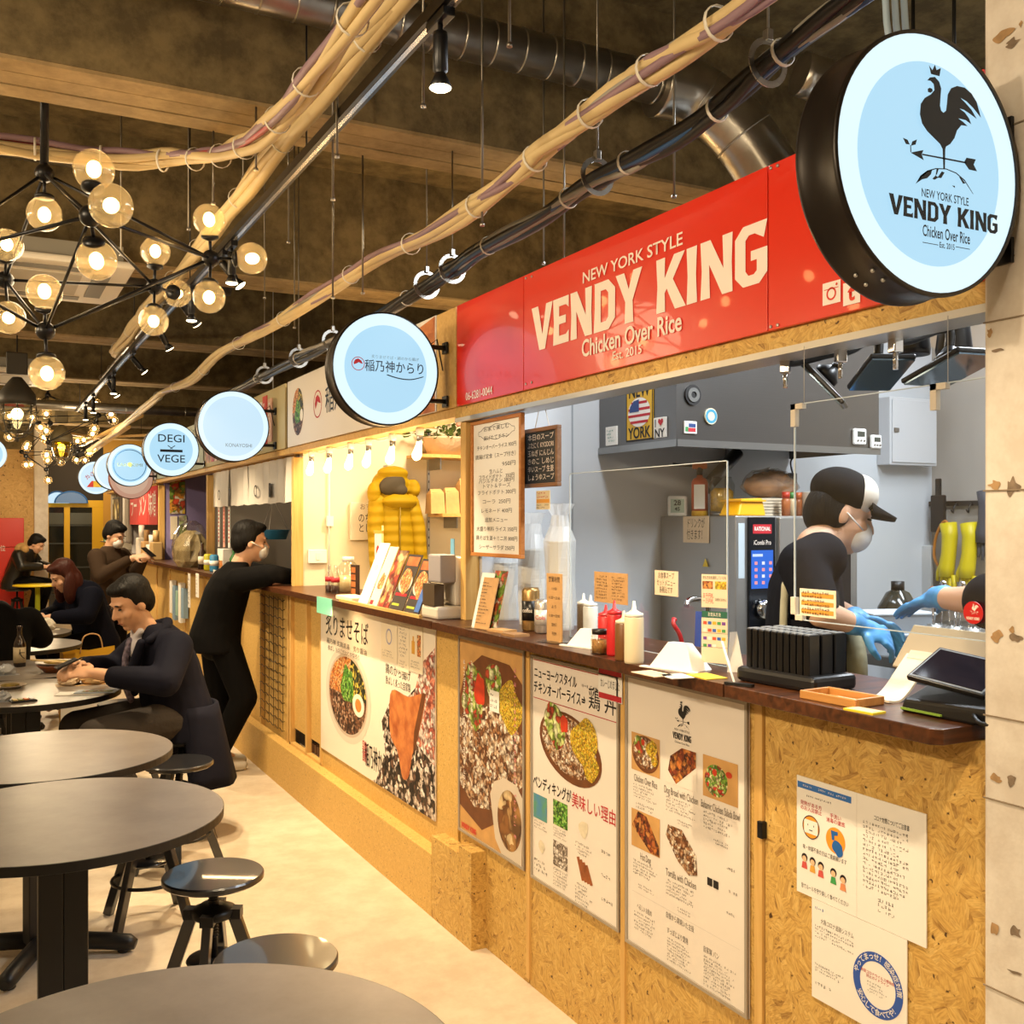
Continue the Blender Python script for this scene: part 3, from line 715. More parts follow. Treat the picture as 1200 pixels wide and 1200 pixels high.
def poster(label, u0, u1, z0, z1, X=1.642, frame=True, sheet=SHEET, cat='poster', name='poster'):
    ya, yb = FY(u0, X), FY(u1, X)
    o = front(name, label, cat, ya, z0, x=X); o['w'] = ya - yb
    MB().box(0, ya - yb, 0, 0.005, 0, z1 - z0).build('sheet', sheet, o)
    if frame:
        w_, h_ = ya - yb, z1 - z0; f = 0.009
        for q in ((0, w_, 0, f), (0, w_, h_ - f, h_), (0, f, f, h_ - f), (w_ - f, w_, f, h_ - f)):
            MB().box(q[0], q[1], -0.005, 0.002, q[2], q[3]).build('frame_rail', M('grey_frame', '#a89e90', 0.4, 0.3), o)
    return o, (lambda u, v: ((lambda p: (ya - p.y, p.z - z0))(P(u, v, X=X))))
def ell(b, x, z, rx, rz, y, n=32, rot=0.0, a0=0, a1=2 * pi):
    pts = []
    for i in range(n):
        g = a0 + (a1 - a0) * i / (n if abs(a1 - a0 - 2 * pi) < 1e-6 else n - 1)
        px, pz = rx * math.cos(g), rz * math.sin(g)
        pts.append((x + px * math.cos(rot) - pz * math.sin(rot), z + px * math.sin(rot) + pz * math.cos(rot)))
    return b.poly(pts, y)
def blob2(b, x, z, r, y, seed=0, n=9, sq=1.0):
    q = random.Random(seed)
    pts = catmull([(x + r * q.uniform(0.75, 1.2) * math.cos(2 * pi * i / n), 0, z + sq * r * q.uniform(0.75, 1.2) * math.sin(2 * pi * i / n)) for i in range(n)], 3, True)
    return b.poly([(p.x, p.z) for p in pts], y)

# poster: close-up of a chicken rice bowl
p1, l1 = poster('framed poster filled by a close-up chicken bowl and soup cup', 538, 615, 0.377, 1.119, sheet=WOODT)
wd = p1['w']
b = MB(); b.poly([(0.01, 0.10), (0.2, 0.05), (0.52, 0.2), (0.52, 0.62), (0.42, 0.68), (0.2, 0.69), (0.06, 0.62), (0.01, 0.52)], -0.0008); b.build('bowl_print', WOODB, p1)
b = MB(); b.poly([(0.01, 0.18), (0.14, 0.12), (0.32, 0.15), (0.515, 0.28), (0.515, 0.45), (0.4, 0.5), (0.25, 0.52), (0.1, 0.5), (0.01, 0.44)], -0.0012); b.build('chicken_print', F_MEATB, p1)
b = MB(); blob2(b, 0.13, 0.53, 0.10, -0.0014, 1, sq=1.2); blob2(b, 0.30, 0.61, 0.07, -0.0014, 8); b.build('lettuce_print', F_LETT, p1)
b = MB(); blob2(b, 0.42, 0.54, 0.085, -0.0014, 2); b.build('rice_print', F_CORN, p1)
b = MB(); blob2(b, 0.185, 0.56, 0.045, -0.0016, 3, sq=1.4); b.build('tomato_print', M('print_tomato', '#c23a1c', 0.5, var=0.2, vscale=30), p1)
b = MB(); b.poly([(0.27, 0.20), (0.31, 0.05), (0.36, 0.0095), (0.51, 0.0095), (0.515, 0.24), (0.47, 0.275), (0.38, 0.28), (0.30, 0.25)], -0.0016); b.build('cup_print', M('print_cup', '#cfc2b0', 0.5), p1)
b = MB(); ell(b, 0.42, 0.14, 0.09, 0.105, -0.002); b.build('soup_print', food('print_soup', ['#a87a42', '#8a5a2c', '#c9a068', '#7a4a24', '#d9bf90'], 18), p1)
for x, n in ((0.055, 22), (0.12, 13)):
    print_rows(p1, x - 0.012, x + 0.014, 0.66 - n * 0.022, 0.66, n, SIGNW, -0.0024, n, fill=1.0, ragged=0, dense=0.95)
print_rows(p1, 0.455, 0.485, 0.06, 0.68, 26, M('pink_print', '#d98a90', 0.5), -0.0022, 5, ragged=0, dense=0.9)
slab_word('VENDY KING', 0.09, 0.018, 0.02, M('scarlet_print', '#d2342c', 0.5), p1, -0.0022, 0.13)
b = MB(); b.box(0.27, 0.345, -0.004, -0.003, 0.5, 0.575); nt_ = b.build('sticky_note', PAPER, p1)
print_rows(nt_, 0.276, 0.34, 0.51, 0.568, 3, INK, -0.0042, 9, fill=0.7)

# poster: style of rice bowl, reasons
p2, l2 = poster('framed poster with an oval rice bowl under black Japanese headings', 623, 726, 0.372, 1.112)
w2 = p2['w']
MB().rect(0.015, w2 - 0.015, 0.725, 0.7275, -0.001).build('rule', REDINK, p2)
MB().rect(0.015, w2 - 0.015, 0.60, 0.6025, -0.001).build('rule', REDINK, p2)
T('ニューヨークスタイル', 0.155, 0.683, 0.04, INK, p2, -0.001, width=0.27, bold=0.012)
T('チキンオーバーライス⇒', 0.18, 0.635, 0.045, INK, p2, -0.001, width=0.325, bold=0.014)
T('鶏 丼', 0.435, 0.645, 0.07, INK, p2, -0.001, width=0.15, bold=0.003)
print_rows(p2, 0.32, 0.5, 0.675, 0.69, 1, INK, -0.001, 2)
def bowl(parent, x, z, rx, rz, y, rot, k='', meat=F_MEAT):
    b = MB(); ell(b, x, z, rx, rz, y, rot=rot); b.build('bowl_print', WOODB, parent)
    b = MB(); ell(b, x - 0.03 * rx, z + 0.06 * rz, rx * 0.88, rz * 0.86, y - 0.0004, rot=rot); b.build('chicken_print', meat, parent)
    cr, sr = math.cos(rot), math.sin(rot)
    def q(a, c): return x + (a * rx) * cr - (c * rz) * sr, z + (a * rx) * sr + (c * rz) * cr
    b = MB(); blob2(b, *q(-0.5, 0.42), rx * 0.36, y - 0.0008, 4); b.build('lettuce_print', F_LETT, parent)
    b = MB(); blob2(b, *q(0.45, 0.42), rx * 0.38, y - 0.0008, 5); blob2(b, *q(0.68, -0.1), rx * 0.24, y - 0.001, 6); b.build('rice_print', F_CORN, parent)
    b = MB(); blob2(b, *q(-0.22, 0.62), rx * 0.15, y - 0.0012, 7); b.build('tomato_print', M('print_tomato', '#c23a1c', 0.5, var=0.2, vscale=30), parent)
bowl(p2, 0.245, 0.475, 0.19, 0.105, -0.0012, -0.16)
T('ベンディキングが', 0.135, 0.322, 0.045, INK, p2, -0.001, width=0.245, bold=0.014)
T('美味しい理由', 0.385, 0.318, 0.05, REDINK, p2, -0.001, width=0.245, bold=0.016)
for k, (x, z, mt) in enumerate(((0.06, 0.245, SKYB), (0.19, 0.255, F_GREEN), (0.19, 0.125, food('print_nuts', ['#d9d0c4', '#a89a8a', '#e9e3da', '#8f8274'], 120)))):
    MB().rect(x - 0.045, x + 0.045, z - 0.04, z + 0.04, -0.001).build('photo_print', mt, p2)
b = MB()
for k in range(4): b.poly([(0.29 + k * 0.016, 0.15 - k * 0.004), (0.305 + k * 0.016, 0.155 - k * 0.004), (0.335 + k * 0.016, 0.09), (0.32 + k * 0.016, 0.085)], -0.001)
b.build('spice_print', M('print_cinnamon', '#9a5428', 0.5, var=0.2, vscale=40), p2)
b = MB(); blob2(b, 0.07, 0.12, 0.02, -0.001, 12); blob2(b, 0.33, 0.245, 0.028, -0.001, 13); b.build('spice_print', M('print_garlic', '#d8cdb4', 0.5, var=0.1, vscale=40), p2)
for k, (x0, x1, z0, z1, n) in enumerate(((0.02, 0.12, 0.17, 0.2, 3), (0.02, 0.12, 0.03, 0.075, 3), (0.145, 0.245, 0.175, 0.21, 4), (0.145, 0.245, 0.02, 0.08, 6), (0.28, 0.39, 0.16, 0.2, 4), (0.28, 0.39, 0.01, 0.075, 6), (0.43, 0.5, 0.2, 0.215, 1), (0.43, 0.5, 0.13, 0.145, 1), (0.43, 0.5, 0.06, 0.075, 1))):
    print_rows(p2, x0, x1, z0, z1, n, GREYINK, -0.001, 20 + k)
b = MB(); b.box(w2 - 0.105, w2 + 0.02, -0.005, -0.003, 0.66, 0.755); tg = b.build('price_card', PAPER, p2)
for z in (0.662, 0.735): MB().rect(w2 - 0.103, w2 + 0.018, z, z + 0.017, -0.0052).build('red_band', REDINK, tg)
T('カレーじめました', w2 - 0.043, 0.706, 0.03, INK, tg, -0.0054, width=0.1)

# poster: the stall's menu
p3, l3 = poster('tall framed menu poster with the rooster logo and five food photos', 734, 877, 0.36, 1.122)
w3 = p3['w']
rooster_logo(p3, 0.255, 0.665, 0.36, INK, -0.001)
slab_word('VENDY KING', 0.26, 0.62, 0.017, INK, p3, -0.001, 0.08)
T('NEW YORK STYLE', 0.26, 0.645, 0.008, INK, p3, -0.001); T('Chicken Over Rice', 0.26, 0.612, 0.008, INK, p3, -0.001)
def photo(x, z, w_, h_, mt):
    MB().rect(x - w_ / 2, x + w_ / 2, z - h_ / 2, z + h_ / 2, -0.001).build('photo_print', mt, p3)
cols3 = (0.095, 0.255, 0.415)
photo(cols3[0], 0.55, 0.135, 0.105, WOODT); bowl(p3, cols3[0], 0.55, 0.064, 0.05, -0.0014, -0.1)
photo(cols3[1], 0.55, 0.135, 0.105, M('print_pale', '#e6ddd0', 0.5))
b = MB(); b.poly([(0.20, 0.53), (0.235, 0.5), (0.32, 0.56), (0.32, 0.6), (0.26, 0.6), (0.21, 0.57)], -0.0014); b.build('bread_print', F_BUN, p3)
photo(cols3[2], 0.55, 0.135, 0.105, WOODT); b = MB(); ell(b, 0.40, 0.545, 0.045, 0.04, -0.0014); b.build('salad_print', F_SALAD, p3)
b = MB(); ell(b, 0.395, 0.565, 0.009, 0.009, -0.0018); ell(b, 0.45, 0.57, 0.012, 0.008, -0.0018); b.build('tomato_print', M('print_tomato', '#c23a1c', 0.5, var=0.2, vscale=30), p3)
photo(cols3[0], 0.335, 0.135, 0.105, WOODT); b = MB(); b.poly([(0.03, 0.34), (0.06, 0.385), (0.1, 0.38), (0.16, 0.31), (0.16, 0.285), (0.12, 0.285)], -0.0014); b.build('bread_print', F_BUN, p3)
b = MB(); b.poly([(0.19, 0.355), (0.2, 0.385), (0.26, 0.385), (0.32, 0.335), (0.325, 0.285), (0.29, 0.275), (0.24, 0.3)], -0.0014); b.build('tortilla_print', F_MEAT, p3)
for x, z, s, wd in ((cols3[0], 0.475, 'Chicken Over Rice', 0.11), (cols3[1], 0.475, 'Dog Bread with Chicken', 0.145), (cols3[2], 0.475, 'Balsamic Chicken Salada Bowl', 0.15), (cols3[0], 0.262, 'Hot Dog', 0.05), (cols3[1], 0.255, 'Tortilla with Chicken', 0.13)):
    T(s, x, z, 0.028, M('brown_grey_print', '#6a5f55', 0.6), p3, -0.001, width=wd)
for k, (x0, x1, z0, z1, n) in enumerate(((0.035, 0.155, 0.42, 0.462, 5), (0.05, 0.15, 0.392, 0.412, 2), (0.19, 0.32, 0.42, 0.462, 5), (0.24, 0.31, 0.395, 0.41, 2), (0.35, 0.48, 0.415, 0.462, 5), (0.39, 0.47, 0.385, 0.40, 2), (0.035, 0.155, 0.205, 0.248, 5), (0.06, 0.14, 0.17, 0.185, 2), (0.19, 0.32, 0.195, 0.24, 5), (0.24, 0.31, 0.165, 0.18, 2), (0.04, 0.15, 0.05, 0.105, 6), (0.195, 0.31, 0.02, 0.085, 8), (0.35, 0.48, 0.015, 0.095, 9), (0.44, 0.49, 0.335, 0.345, 1), (0.44, 0.49, 0.28, 0.29, 1), (0.44, 0.49, 0.225, 0.235, 1))):
    print_rows(p3, x0, x1, z0, z1, n, GREYINK, -0.001, 40 + k)
for x, z, s, wd in ((0.09, 0.118, 'へるしい お勧め', 0.07), (0.25, 0.14, '自慢から関東いた主役', 0.12), (0.24, 0.1, 'すっぽじより愛用', 0.09), (0.38, 0.107, '自家製 パン', 0.06)): T(s, x, z, 0.018, GREYINK, p3, -0.001, width=wd)
for k in range(2): MB().rect(0.365 + k * 0.024, 0.385 + k * 0.024, 0.275, 0.295, -0.001).build('social_mark', INK, p3)
MB().rect(0.03, 0.49, 0.155, 0.156, -0.001).build('rule', PAPERG, p3)

# wide noodle poster
p4, l4 = poster('wide poster of a noodle bowl and splashing fried chicken', 376, 510, 0.347, 1.12, frame=False, sheet=M('noodle_poster_sheet', '#efe4d2', 0.35))
w4 = p4['w']
T('炙りませそば', 0.42, 0.665, 0.12, INK, p4, -0.001, width=0.66, bold=0.008)
T('稲乃神 炙鶏清湯　炙り醤油', 0.42, 0.585, 0.03, GREYINK, p4, -0.001, width=0.62, bold=0.004); T('香ばし 当店こだわり特製炙り', 0.38, 0.55, 0.028, GREYINK, p4, -0.001, width=0.5, bold=0.004)
xb, zb = 0.44, 0.345
b = MB(); ell(b, xb, zb, 0.345, 0.235, -0.0008, 40); b.build('plate_print', M('print_bowl_white', '#dccfbf', 0.4), p4)
b = MB(); ell(b, xb, zb, 0.305, 0.205, -0.0010, 40); b.build('plate_print', M('print_bowl_well', '#c2b2a0', 0.4), p4)
b = MB(); ell(b, xb, zb, 0.285, 0.19, -0.0012, 30, 0, pi, 2 * pi); b.build('noodle_print', F_NOOD, p4)
b = MB(); ell(b, xb, zb, 0.285, 0.19, -0.0012, 30, 0, R(75), pi); b.poly([(xb - 0.285, zb), (xb, zb), (xb + 0.08, zb + 0.18)], -0.0012); b.build('topping_print', F_ORNG, p4)
b = MB(); ell(b, xb, zb, 0.285, 0.19, -0.0013, 30, 0, 0, R(78)); b.poly([(xb, zb), (xb + 0.285, zb), (xb + 0.06, zb + 0.186)], -0.0013); b.build('nori_print', F_NORI, p4)
b = MB(); blob2(b, xb + 0.01, zb + 0.055, 0.10, -0.0015, 3); b.build('onion_print', F_GREEN, p4)
b = MB(); ell(b, xb + 0.17, zb - 0.025, 0.085, 0.055, -0.0016); b.build('egg_print', M('print_egg_white', '#f3ead8', 0.4), p4)
b = MB(); ell(b, xb + 0.17, zb - 0.025, 0.045, 0.032, -0.0018); b.build('yolk_print', M('print_yolk', '#e2823a', 0.4, var=0.2, vscale=30), p4)
b = MB(); b.poly([(0.98, 0.0), (w4, 0.0), (w4, 0.60), (1.42, 0.56), (1.25, 0.46), (1.05, 0.42), (0.93, 0.3), (0.98, 0.16), (0.86, 0.02), (0.8, 0.0)], -0.0008); b.build('splash_print', F_CHAR, p4)
b = MB(); b.poly([(1.28, 0.3), (w4, 0.22), (w4, 0.7), (1.4, 0.62), (1.3, 0.45)], -0.0010); b.build('splash_print', F_CHAR2, p4)
b = MB(); p_ = catmull([(1.06, 0, 0.46), (1.03, 0, 0.34), (1.05, 0, 0.25), (1.13, 0, 0.2), (1.19, 0, 0.1), (1.26, 0, 0.12), (1.3, 0, 0.22), (1.36, 0, 0.3), (1.44, 0, 0.49), (1.26, 0, 0.46)], 4, True); b.poly([(q.x, q.z) for q in p_], -0.0014); b.build('fried_chicken_print', F_KATSU, p4)
b = MB(); b.poly([(1.31, 0.22), (1.36, 0.3), (1.45, 0.5), (1.41, 0.5), (1.32, 0.32)], -0.0016); b.build('board_print', WOODB, p4)
T('鶏のから揚げ', 1.13, 0.545, 0.05, INK, p4, -0.001, width=0.3); T('香ばしく炙った自家製', 1.13, 0.495, 0.04, INK, p4, -0.001, width=0.3)
T('稲乃神からり', 0.88, 0.10, 0.12, INK, p4, -0.0018, width=0.34, bold=0.012)
T('鶏', 0.7, 0.13, 0.07, REDINK, p4, -0.0018); T('飯', 0.7, 0.09, 0.06, REDINK, p4, -0.0018)
for k, (x0, x1, z0, z1) in enumerate(((0.93, 1.13, 0.585, 0.75), (1.14, 1.27, 0.56, 0.765), (1.275, 1.42, 0.575, 0.77))):
    s_ = front('taped_sheet', ['pale taped sheet with a grey oval on the noodle poster', 'pale taped sheet of fine print on the noodle poster', 'taped sheet with an orange bottle on the noodle poster'][k], 'sheet', FY(376, 1.642) - x0, 0.347 + z0, x=1.6405)
    MB().box(0, x1 - x0, -0.002, 0, 0, z1 - z0).build('page', PAPERW, s_)
    print_rows(s_, 0.015, x1 - x0 - 0.015, 0.015, 0.05, 3, GREYINK, -0.0025, 70 + k)
    if k == 0: MB().ring(0.1, 0.11, 0.028, 0.036, -0.0025, 0.0004).build('oval_mark', M('lilac_print', '#9a9ab8', 0.5), s_)
    if k == 1: print_rows(s_, 0.015, 0.115, 0.06, 0.19, 8, GREYINK, -0.0025, 78)
    if k == 2:
        b = MB(); b.rect(0.025, 0.06, 0.075, 0.13, -0.0025); b.rect(0.035, 0.05, 0.13, 0.15, -0.0025); b.build('bottle_mark', M('amber_print', '#d9a23a', 0.5), s_)
        MB().rect(0.085, 0.125, 0.07, 0.16, -0.0025).build('noodle_mark', F_ORNG, s_)

# taped notices on the right-hand panel
n1 = front('notice_sheet', 'white double notice with a blue band and small hygiene drawings', 'notice', 1.752, 0.719, x=1.648)
MB().box(0, 0.356, -0.0025, 0, 0, 0.262).build('page', PAPER, n1)
MB().rect(0.003, 0.163, 0.236, 0.25, -0.003).build('blue_band', M('blue_band', '#2f6cb8', 0.5), n1)
MB().rect(0.1775, 0.1785, 0.0, 0.262, -0.003).build('fold', PAPERG, n1)
print_rows(n1, 0.02, 0.15, 0.24, 0.247, 1, SIGNW, -0.0035, 4)
print_rows(n1, 0.03, 0.13, 0.219, 0.226, 1, INK, -0.003, 5)
T('発熱がある方\nのお入店禁止', 0.045, 0.198, 0.011, REDINK, n1, -0.003, bold=0.01); T('手洗い\n消毒の徹底', 0.118, 0.19, 0.011, REDINK, n1, -0.003, bold=0.01)
b = MB(); b.disc(0.045, 0.155, 0.026, y=-0.003); b.disc(0.118, 0.145, 0.028, y=-0.003); b.build('orange_disc', M('orange_print', '#e8962c', 0.5), n1)
b = MB(); b.rect(0.024, 0.066, 0.14, 0.17, -0.0035); b.build('face_mark', PAPER, n1)
b = MB(); b.ring(0.045, 0.155, 0.024, 0.026, -0.0036, 0.0003); b.rect(0.035, 0.037, 0.157, 0.161, -0.0038); b.rect(0.053, 0.055, 0.157, 0.161, -0.0038); b.rect(0.04, 0.05, 0.147, 0.149, -0.0038); b.build('face_line', NAVY, n1)
b = MB(); b.poly([(0.105, 0.165), (0.125, 0.165), (0.125, 0.158), (0.115, 0.155), (0.115, 0.145), (0.108, 0.145)], -0.0035); blob2(b, 0.125, 0.13, 0.016, -0.0035, 4); b.build('tap_mark', M('blue_print', '#1d5fa8', 0.5), n1)
T('咳・体調不良の方はご遠慮願います', 0.085, 0.106, 0.012, INK, n1, -0.003, width=0.13)
for k, (x, z, c) in enumerate(((0.025, 0.07, '#c8504a'), (0.05, 0.068, '#d8a040'), (0.075, 0.065, '#c8504a'), (0.112, 0.062, '#3f9a52'), (0.14, 0.056, '#d88a5a'))):
    b = MB(); b.disc(x, z + 0.013, 0.009, y=-0.0032); b.build('hair_mark', INK, n1)
    b = MB(); b.disc(x, z + 0.010, 0.0065, y=-0.0036); b.build('face_mark', M('print_skin', '#e8b890', 0.5), n1)
    b = MB(); b.poly([(x - 0.009, z - 0.012), (x + 0.009, z - 0.012), (x + 0.006, z + 0.003), (x - 0.006, z + 0.003)], -0.0034); b.build('shirt_mark', M('shirt_%s' % c[1:], c, 0.5), n1)
T('皆でルールを守り楽しく食べてください', 0.085, 0.018, 0.012, INK, n1, -0.003, width=0.14)
T('コロナ対策についてご注意書', 0.27, 0.222, 0.012, INK, n1, -0.003, width=0.09, bold=0.01)
print_rows(n1, 0.195, 0.33, 0.07, 0.212, 15, GREYINK, -0.003, 61); print_rows(n1, 0.235, 0.29, 0.03, 0.062, 3, GREYINK, -0.003, 62)
n2 = front('notice_sheet', 'white notice with a blue ring badge below the double notice', 'notice', 1.705, 0.50, x=1.648)
MB().box(0, 0.262, -0.0025, 0, 0, 0.218).build('page', PAPER, n2)
print_rows(n2, 0.01, 0.045, 0.195, 0.206, 1, M('blue_print', '#1d5fa8', 0.5), -0.003, 2); T('大阪コロナ追跡システム', 0.075, 0.175, 0.013, GREYINK, n2, -0.003, width=0.095)
print_rows(n2, 0.01, 0.13, 0.135, 0.165, 4, GREYINK, -0.003, 64); print_rows(n2, 0.01, 0.1, 0.06, 0.08, 3, GREYINK, -0.003, 65); print_rows(n2, 0.01, 0.07, 0.03, 0.04, 1, GREYINK, -0.003, 66)
BLU = M('badge_blue', '#2a52a8', 0.5)
b = MB(); b.ring(0.187, 0.098, 0.047, 0.066, -0.003, 0.0004); b.build('badge_ring', BLU, n2)
def arc_text(s, cx, cz, r, a0, a1, size, mat, parent, y, flip=False):
    for i, ch in enumerate(s):
        g = a0 + (a1 - a0) * i / max(len(s) - 1, 1)
        T(ch, cx + r * math.cos(g), cz + r * math.sin(g), size, mat, parent, y, rot=-(g - pi / 2) if not flip else -(g + pi / 2), bold=0.015)
arc_text('やってまっせ！感染症対策', 0.187, 0.098, 0.0565, R(165), R(5), 0.015, PAPER, n2, -0.0036)
arc_text('安心して食べてや！', 0.187, 0.098, 0.0565, R(215), R(325), 0.015, PAPER, n2, -0.0036, True)
T('新型コロナウイルス感染症\n防止ガイドライン', 0.187, 0.112, 0.0075, REDINK, n2, -0.003, bold=0.01); print_rows(n2, 0.16, 0.215, 0.075, 0.1, 4, GREYINK, -0.003, 68)

# ------------------------------------------------------------------ fascias of the other stalls
fs = front('fascia_sign', 'white fascia board with a food bowl and red emblem above the bulbs', 'sign', 5.975, 1.997, x=1.635)
MB().box(0, 2.20, 0, 0.012, 0, 0.385).build('board', M('fascia_white', '#e6ddd0', 0.4), fs)
MB().box(2.20, 2.385, 0.004, 0.012, 0, 0.385).build('bare_end', PINE_H, fs)
b = MB(); ell(b, 0.22, 0.19, 0.11, 0.135, -0.001, 30, 0, pi, 2 * pi); b.build('bowl_print', F_NOOD, fs)
b = MB(); ell(b, 0.22, 0.19, 0.11, 0.135, -0.001, 30, 0, R(80), pi); b.poly([(0.11, 0.19), (0.22, 0.19), (0.24, 0.32)], -0.001); b.build('topping_print', F_ORNG, fs)
b = MB(); ell(b, 0.22, 0.19, 0.11, 0.135, -0.0012, 30, 0, 0, R(82)); b.poly([(0.22, 0.19), (0.33, 0.19), (0.235, 0.323)], -0.0012); b.build('nori_print', F_NORI, fs)
b = MB(); blob2(b, 0.22, 0.19, 0.055, -0.0016, 3, sq=1.4); b.build('onion_print', F_GREEN, fs)
b = MB(); ell(b, 0.295, 0.165, 0.03, 0.035, -0.0018); b.build('egg_print', M('print_egg_white', '#f3ead8', 0.4), fs)
b = MB(); b.ring(0.60, 0.195, 0.068, 0.075, -0.001, 0.0004); b.build('emblem_ring', REDINK, fs)
MB().poly([(0.55, 0.2), (0.57, 0.235), (0.6, 0.245), (0.64, 0.225), (0.655, 0.195), (0.625, 0.2), (0.6, 0.21), (0.585, 0.19), (0.56, 0.17)], -0.0015).build('emblem_mark', REDINK, fs)
T('稲乃神からり', 1.2, 0.19, 0.15, NAVY, fs, -0.001, width=0.9, bold=0.01)
b = MB(); b.poly([(1.78, 0.002), (2.19, 0.002), (2.19, 0.383), (2.0, 0.36), (1.86, 0.25), (1.83, 0.1)], -0.001); b.build('fried_chicken_print', F_KATSU, fs)
fk = front('fascia_sign', 'fascia with red and white upright menu strips above the white curtain', 'sign', 8.48, 1.997, x=1.635)
MB().box(0, 2.45, 0, 0.012, 0, 0.385).build('board', M('fascia_khaki', '#b9a878', 0.6), fk)
for k in range(9):
    b = MB(); b.box(1.02 + k * 0.13, 1.125 + k * 0.13, -0.006, 0, 0.02 + (k % 3) * 0.02, 0.33 + (k % 2) * 0.03); st_ = b.build('menu_strip', [PAPER, M('strip_red', '#c63a2e', 0.5), M('strip_peach', '#e0a888', 0.5)][k % 3], fk)
    print_rows(st_, 1.035 + k * 0.13, 1.11 + k * 0.13, 0.06, 0.33, 5, REDINK if k % 3 == 0 else SIGNW, -0.0065, 90 + k, fill=0.95, ragged=0, dense=0.9)
MB().rect(0.05, 0.95, 0.03, 0.36, -0.001).build('photo_print', food('print_fritters', ['#e0a060', '#c86a3a', '#f0dcc0', '#d84a3a', '#e8c890'], 14), fk)
fd = front('fascia_sign', 'grey green fascia with a menu photo behind the DEGI VEGE sign', 'sign', 10.96, 1.997, x=1.635)
MB().box(0, 2.45, 0, 0.012, 0, 0.385).build('board', M('fascia_grey_green', '#9aa088', 0.6), fd)
MB().rect(1.9, 2.3, 0.04, 0.34, -0.001).build('photo_print', food('print_veg', ['#5a7a4a', '#c9d0b0', '#8fa070', '#e6e4d8'], 12), fd)
fe = front('fascia_sign', 'plain pale fascia above the red half curtain', 'sign', 15.58, 1.997, x=1.635)
MB().box(0, 4.59, 0, 0.012, 0, 0.36).build('board', M('fascia_pale', '#c9c2ba', 0.6), fe)
MB().rect(2.6, 4.4, 0.04, 0.32, -0.001).build('photo_print', food('print_stall', ['#c9b8d8', '#d8c8a0', '#a890c0', '#e6dcd0'], 9), fe)
# ------------------------------------------------------------------ ceiling services
CREAM = M('cream_cable', '#cdb584', 0.55, var=0.1, vscale=3); PUR = M('mauve_cable', '#8a6f78', 0.5); GREYC = M('grey_cable', '#8f8a80', 0.5)
DARKC = M('black_cable', '#1a1a1c', 0.4); BLUEC = M('blue_cable', '#23456e', 0.45); TIE = M('cable_tie', '#d8d2c4', 0.5)
REDC = M('red_cable', '#a5484a', 0.5)
def bundle(label, path, cols, spread=0.02, r=0.009, ties=9, seed=0, tie_mat=TIE, twist=2.5):
    q = random.Random(seed); o = thing('cable_bundle', label, 'cables', (0, 0, 0))
    path = [Vector(p) for p in path]; pts = catmull(path, 5); n = len(pts)
    for k, m in enumerate(cols):
        a0 = 6.28 * k / len(cols) + q.uniform(-0.4, 0.4); rr = spread * (0.55 + 0.45 * q.random()) * (0.25 if k == 0 else 1); ph = q.uniform(-1, 1) * twist; out = []
        wob = q.uniform(0.6, 1.4)
        for i, p in enumerate(pts):
            t = (pts[min(i + 1, n - 1)] - pts[max(i - 1, 0)]).normalized()
            a = Vector((0, 0, 1)).cross(t)
            a = a.normalized() if a.length > 1e-3 else Vector((1, 0, 0)); b = t.cross(a)
            g = a0 + ph * i / 6; s = rr * (1 + 0.2 * math.sin(i * wob + k))
            out.append(p + (a * math.cos(g) + b * math.sin(g)) * s)
        MB().tube(out, r * q.uniform(0.9, 1.3) * (0.62 if m in (PUR, REDC, GREYC, BLUEC) else 1), 7).build('cable', m, o)
    for k in range(ties):
        i = int((k + 0.5) * n / ties); t = (pts[min(i + 1, n - 1)] - pts[max(i - 1, 0)]).normalized()
        Mx = Matrix.Translation(pts[i]) @ t.to_track_quat('Z', 'Y').to_matrix().to_4x4()
        R0 = spread + r * 0.75; b = MB(); b.lathe([(R0, -0.004), (R0 + 0.002, -0.004), (R0 + 0.002, 0.004), (R0, 0.004), (R0, -0.004)], 14, Mx); b.f = b.f[:-2]; b.m = b.m[:-2]; b.sm = b.sm[:-2]
        b.build('cable_tie', tie_mat, o)
    return o
bundle('cream cable bundle sagging between the aisle track and the stall signs', [P(u, v, X=1.30) for u, v in ((980, -90), (880, 0), (790, 62), (720, 112), (650, 165), (590, 218), (510, 272), (440, 305), (370, 348), (310, 388), (262, 412), (225, 445), (195, 458), (178, 470), (152, 492), (125, 514), (104, 528))], [CREAM] * 4 + [PUR, GREYC, CREAM, PUR], 0.022, 0.016, 16, 1)
bundle('black cable bundle carried in steel rings above the red sign', [P(u, v, X=1.52) for u, v in ((1080, -60), (1000, 0), (900, 75), (840, 128), (760, 178), (700, 208), (640, 250), (560, 295), (530, 316), (500, 335), (440, 372), (390, 400), (350, 420), (310, 440), (275, 458), (240, 474))], [DARKC] * 5 + [BLUEC, GREYC, GREYC], 0.019, 0.013, 12, 2)
bundle('thick cream cable bundle running beside the lighting track', [(0.878 + 0.003 * math.sin(k * 1.7), 0.7 + 0.8 * k, 2.776 + 0.004 * (k % 2)) for k in range(10)], [CREAM] * 6, 0.024, 0.017, 10, 3)
bundle('cream cable bundle that bends off across the hall along the beam', [(0.765, 1.0, 2.70), (0.76, 1.8, 2.70), (0.765, 2.5, 2.70), (0.765, 3.0, 2.71), (0.735, 3.4, 2.76), (0.65, 3.70, 2.82), (0.45, 3.84, 2.835), (0.1, 3.88, 2.835), (-0.4, 3.9, 2.835), (-0.9, 3.92, 2.835)], [CREAM] * 4 + [PUR, REDC, GREYC, PUR], 0.026, 0.015, 14, 4)
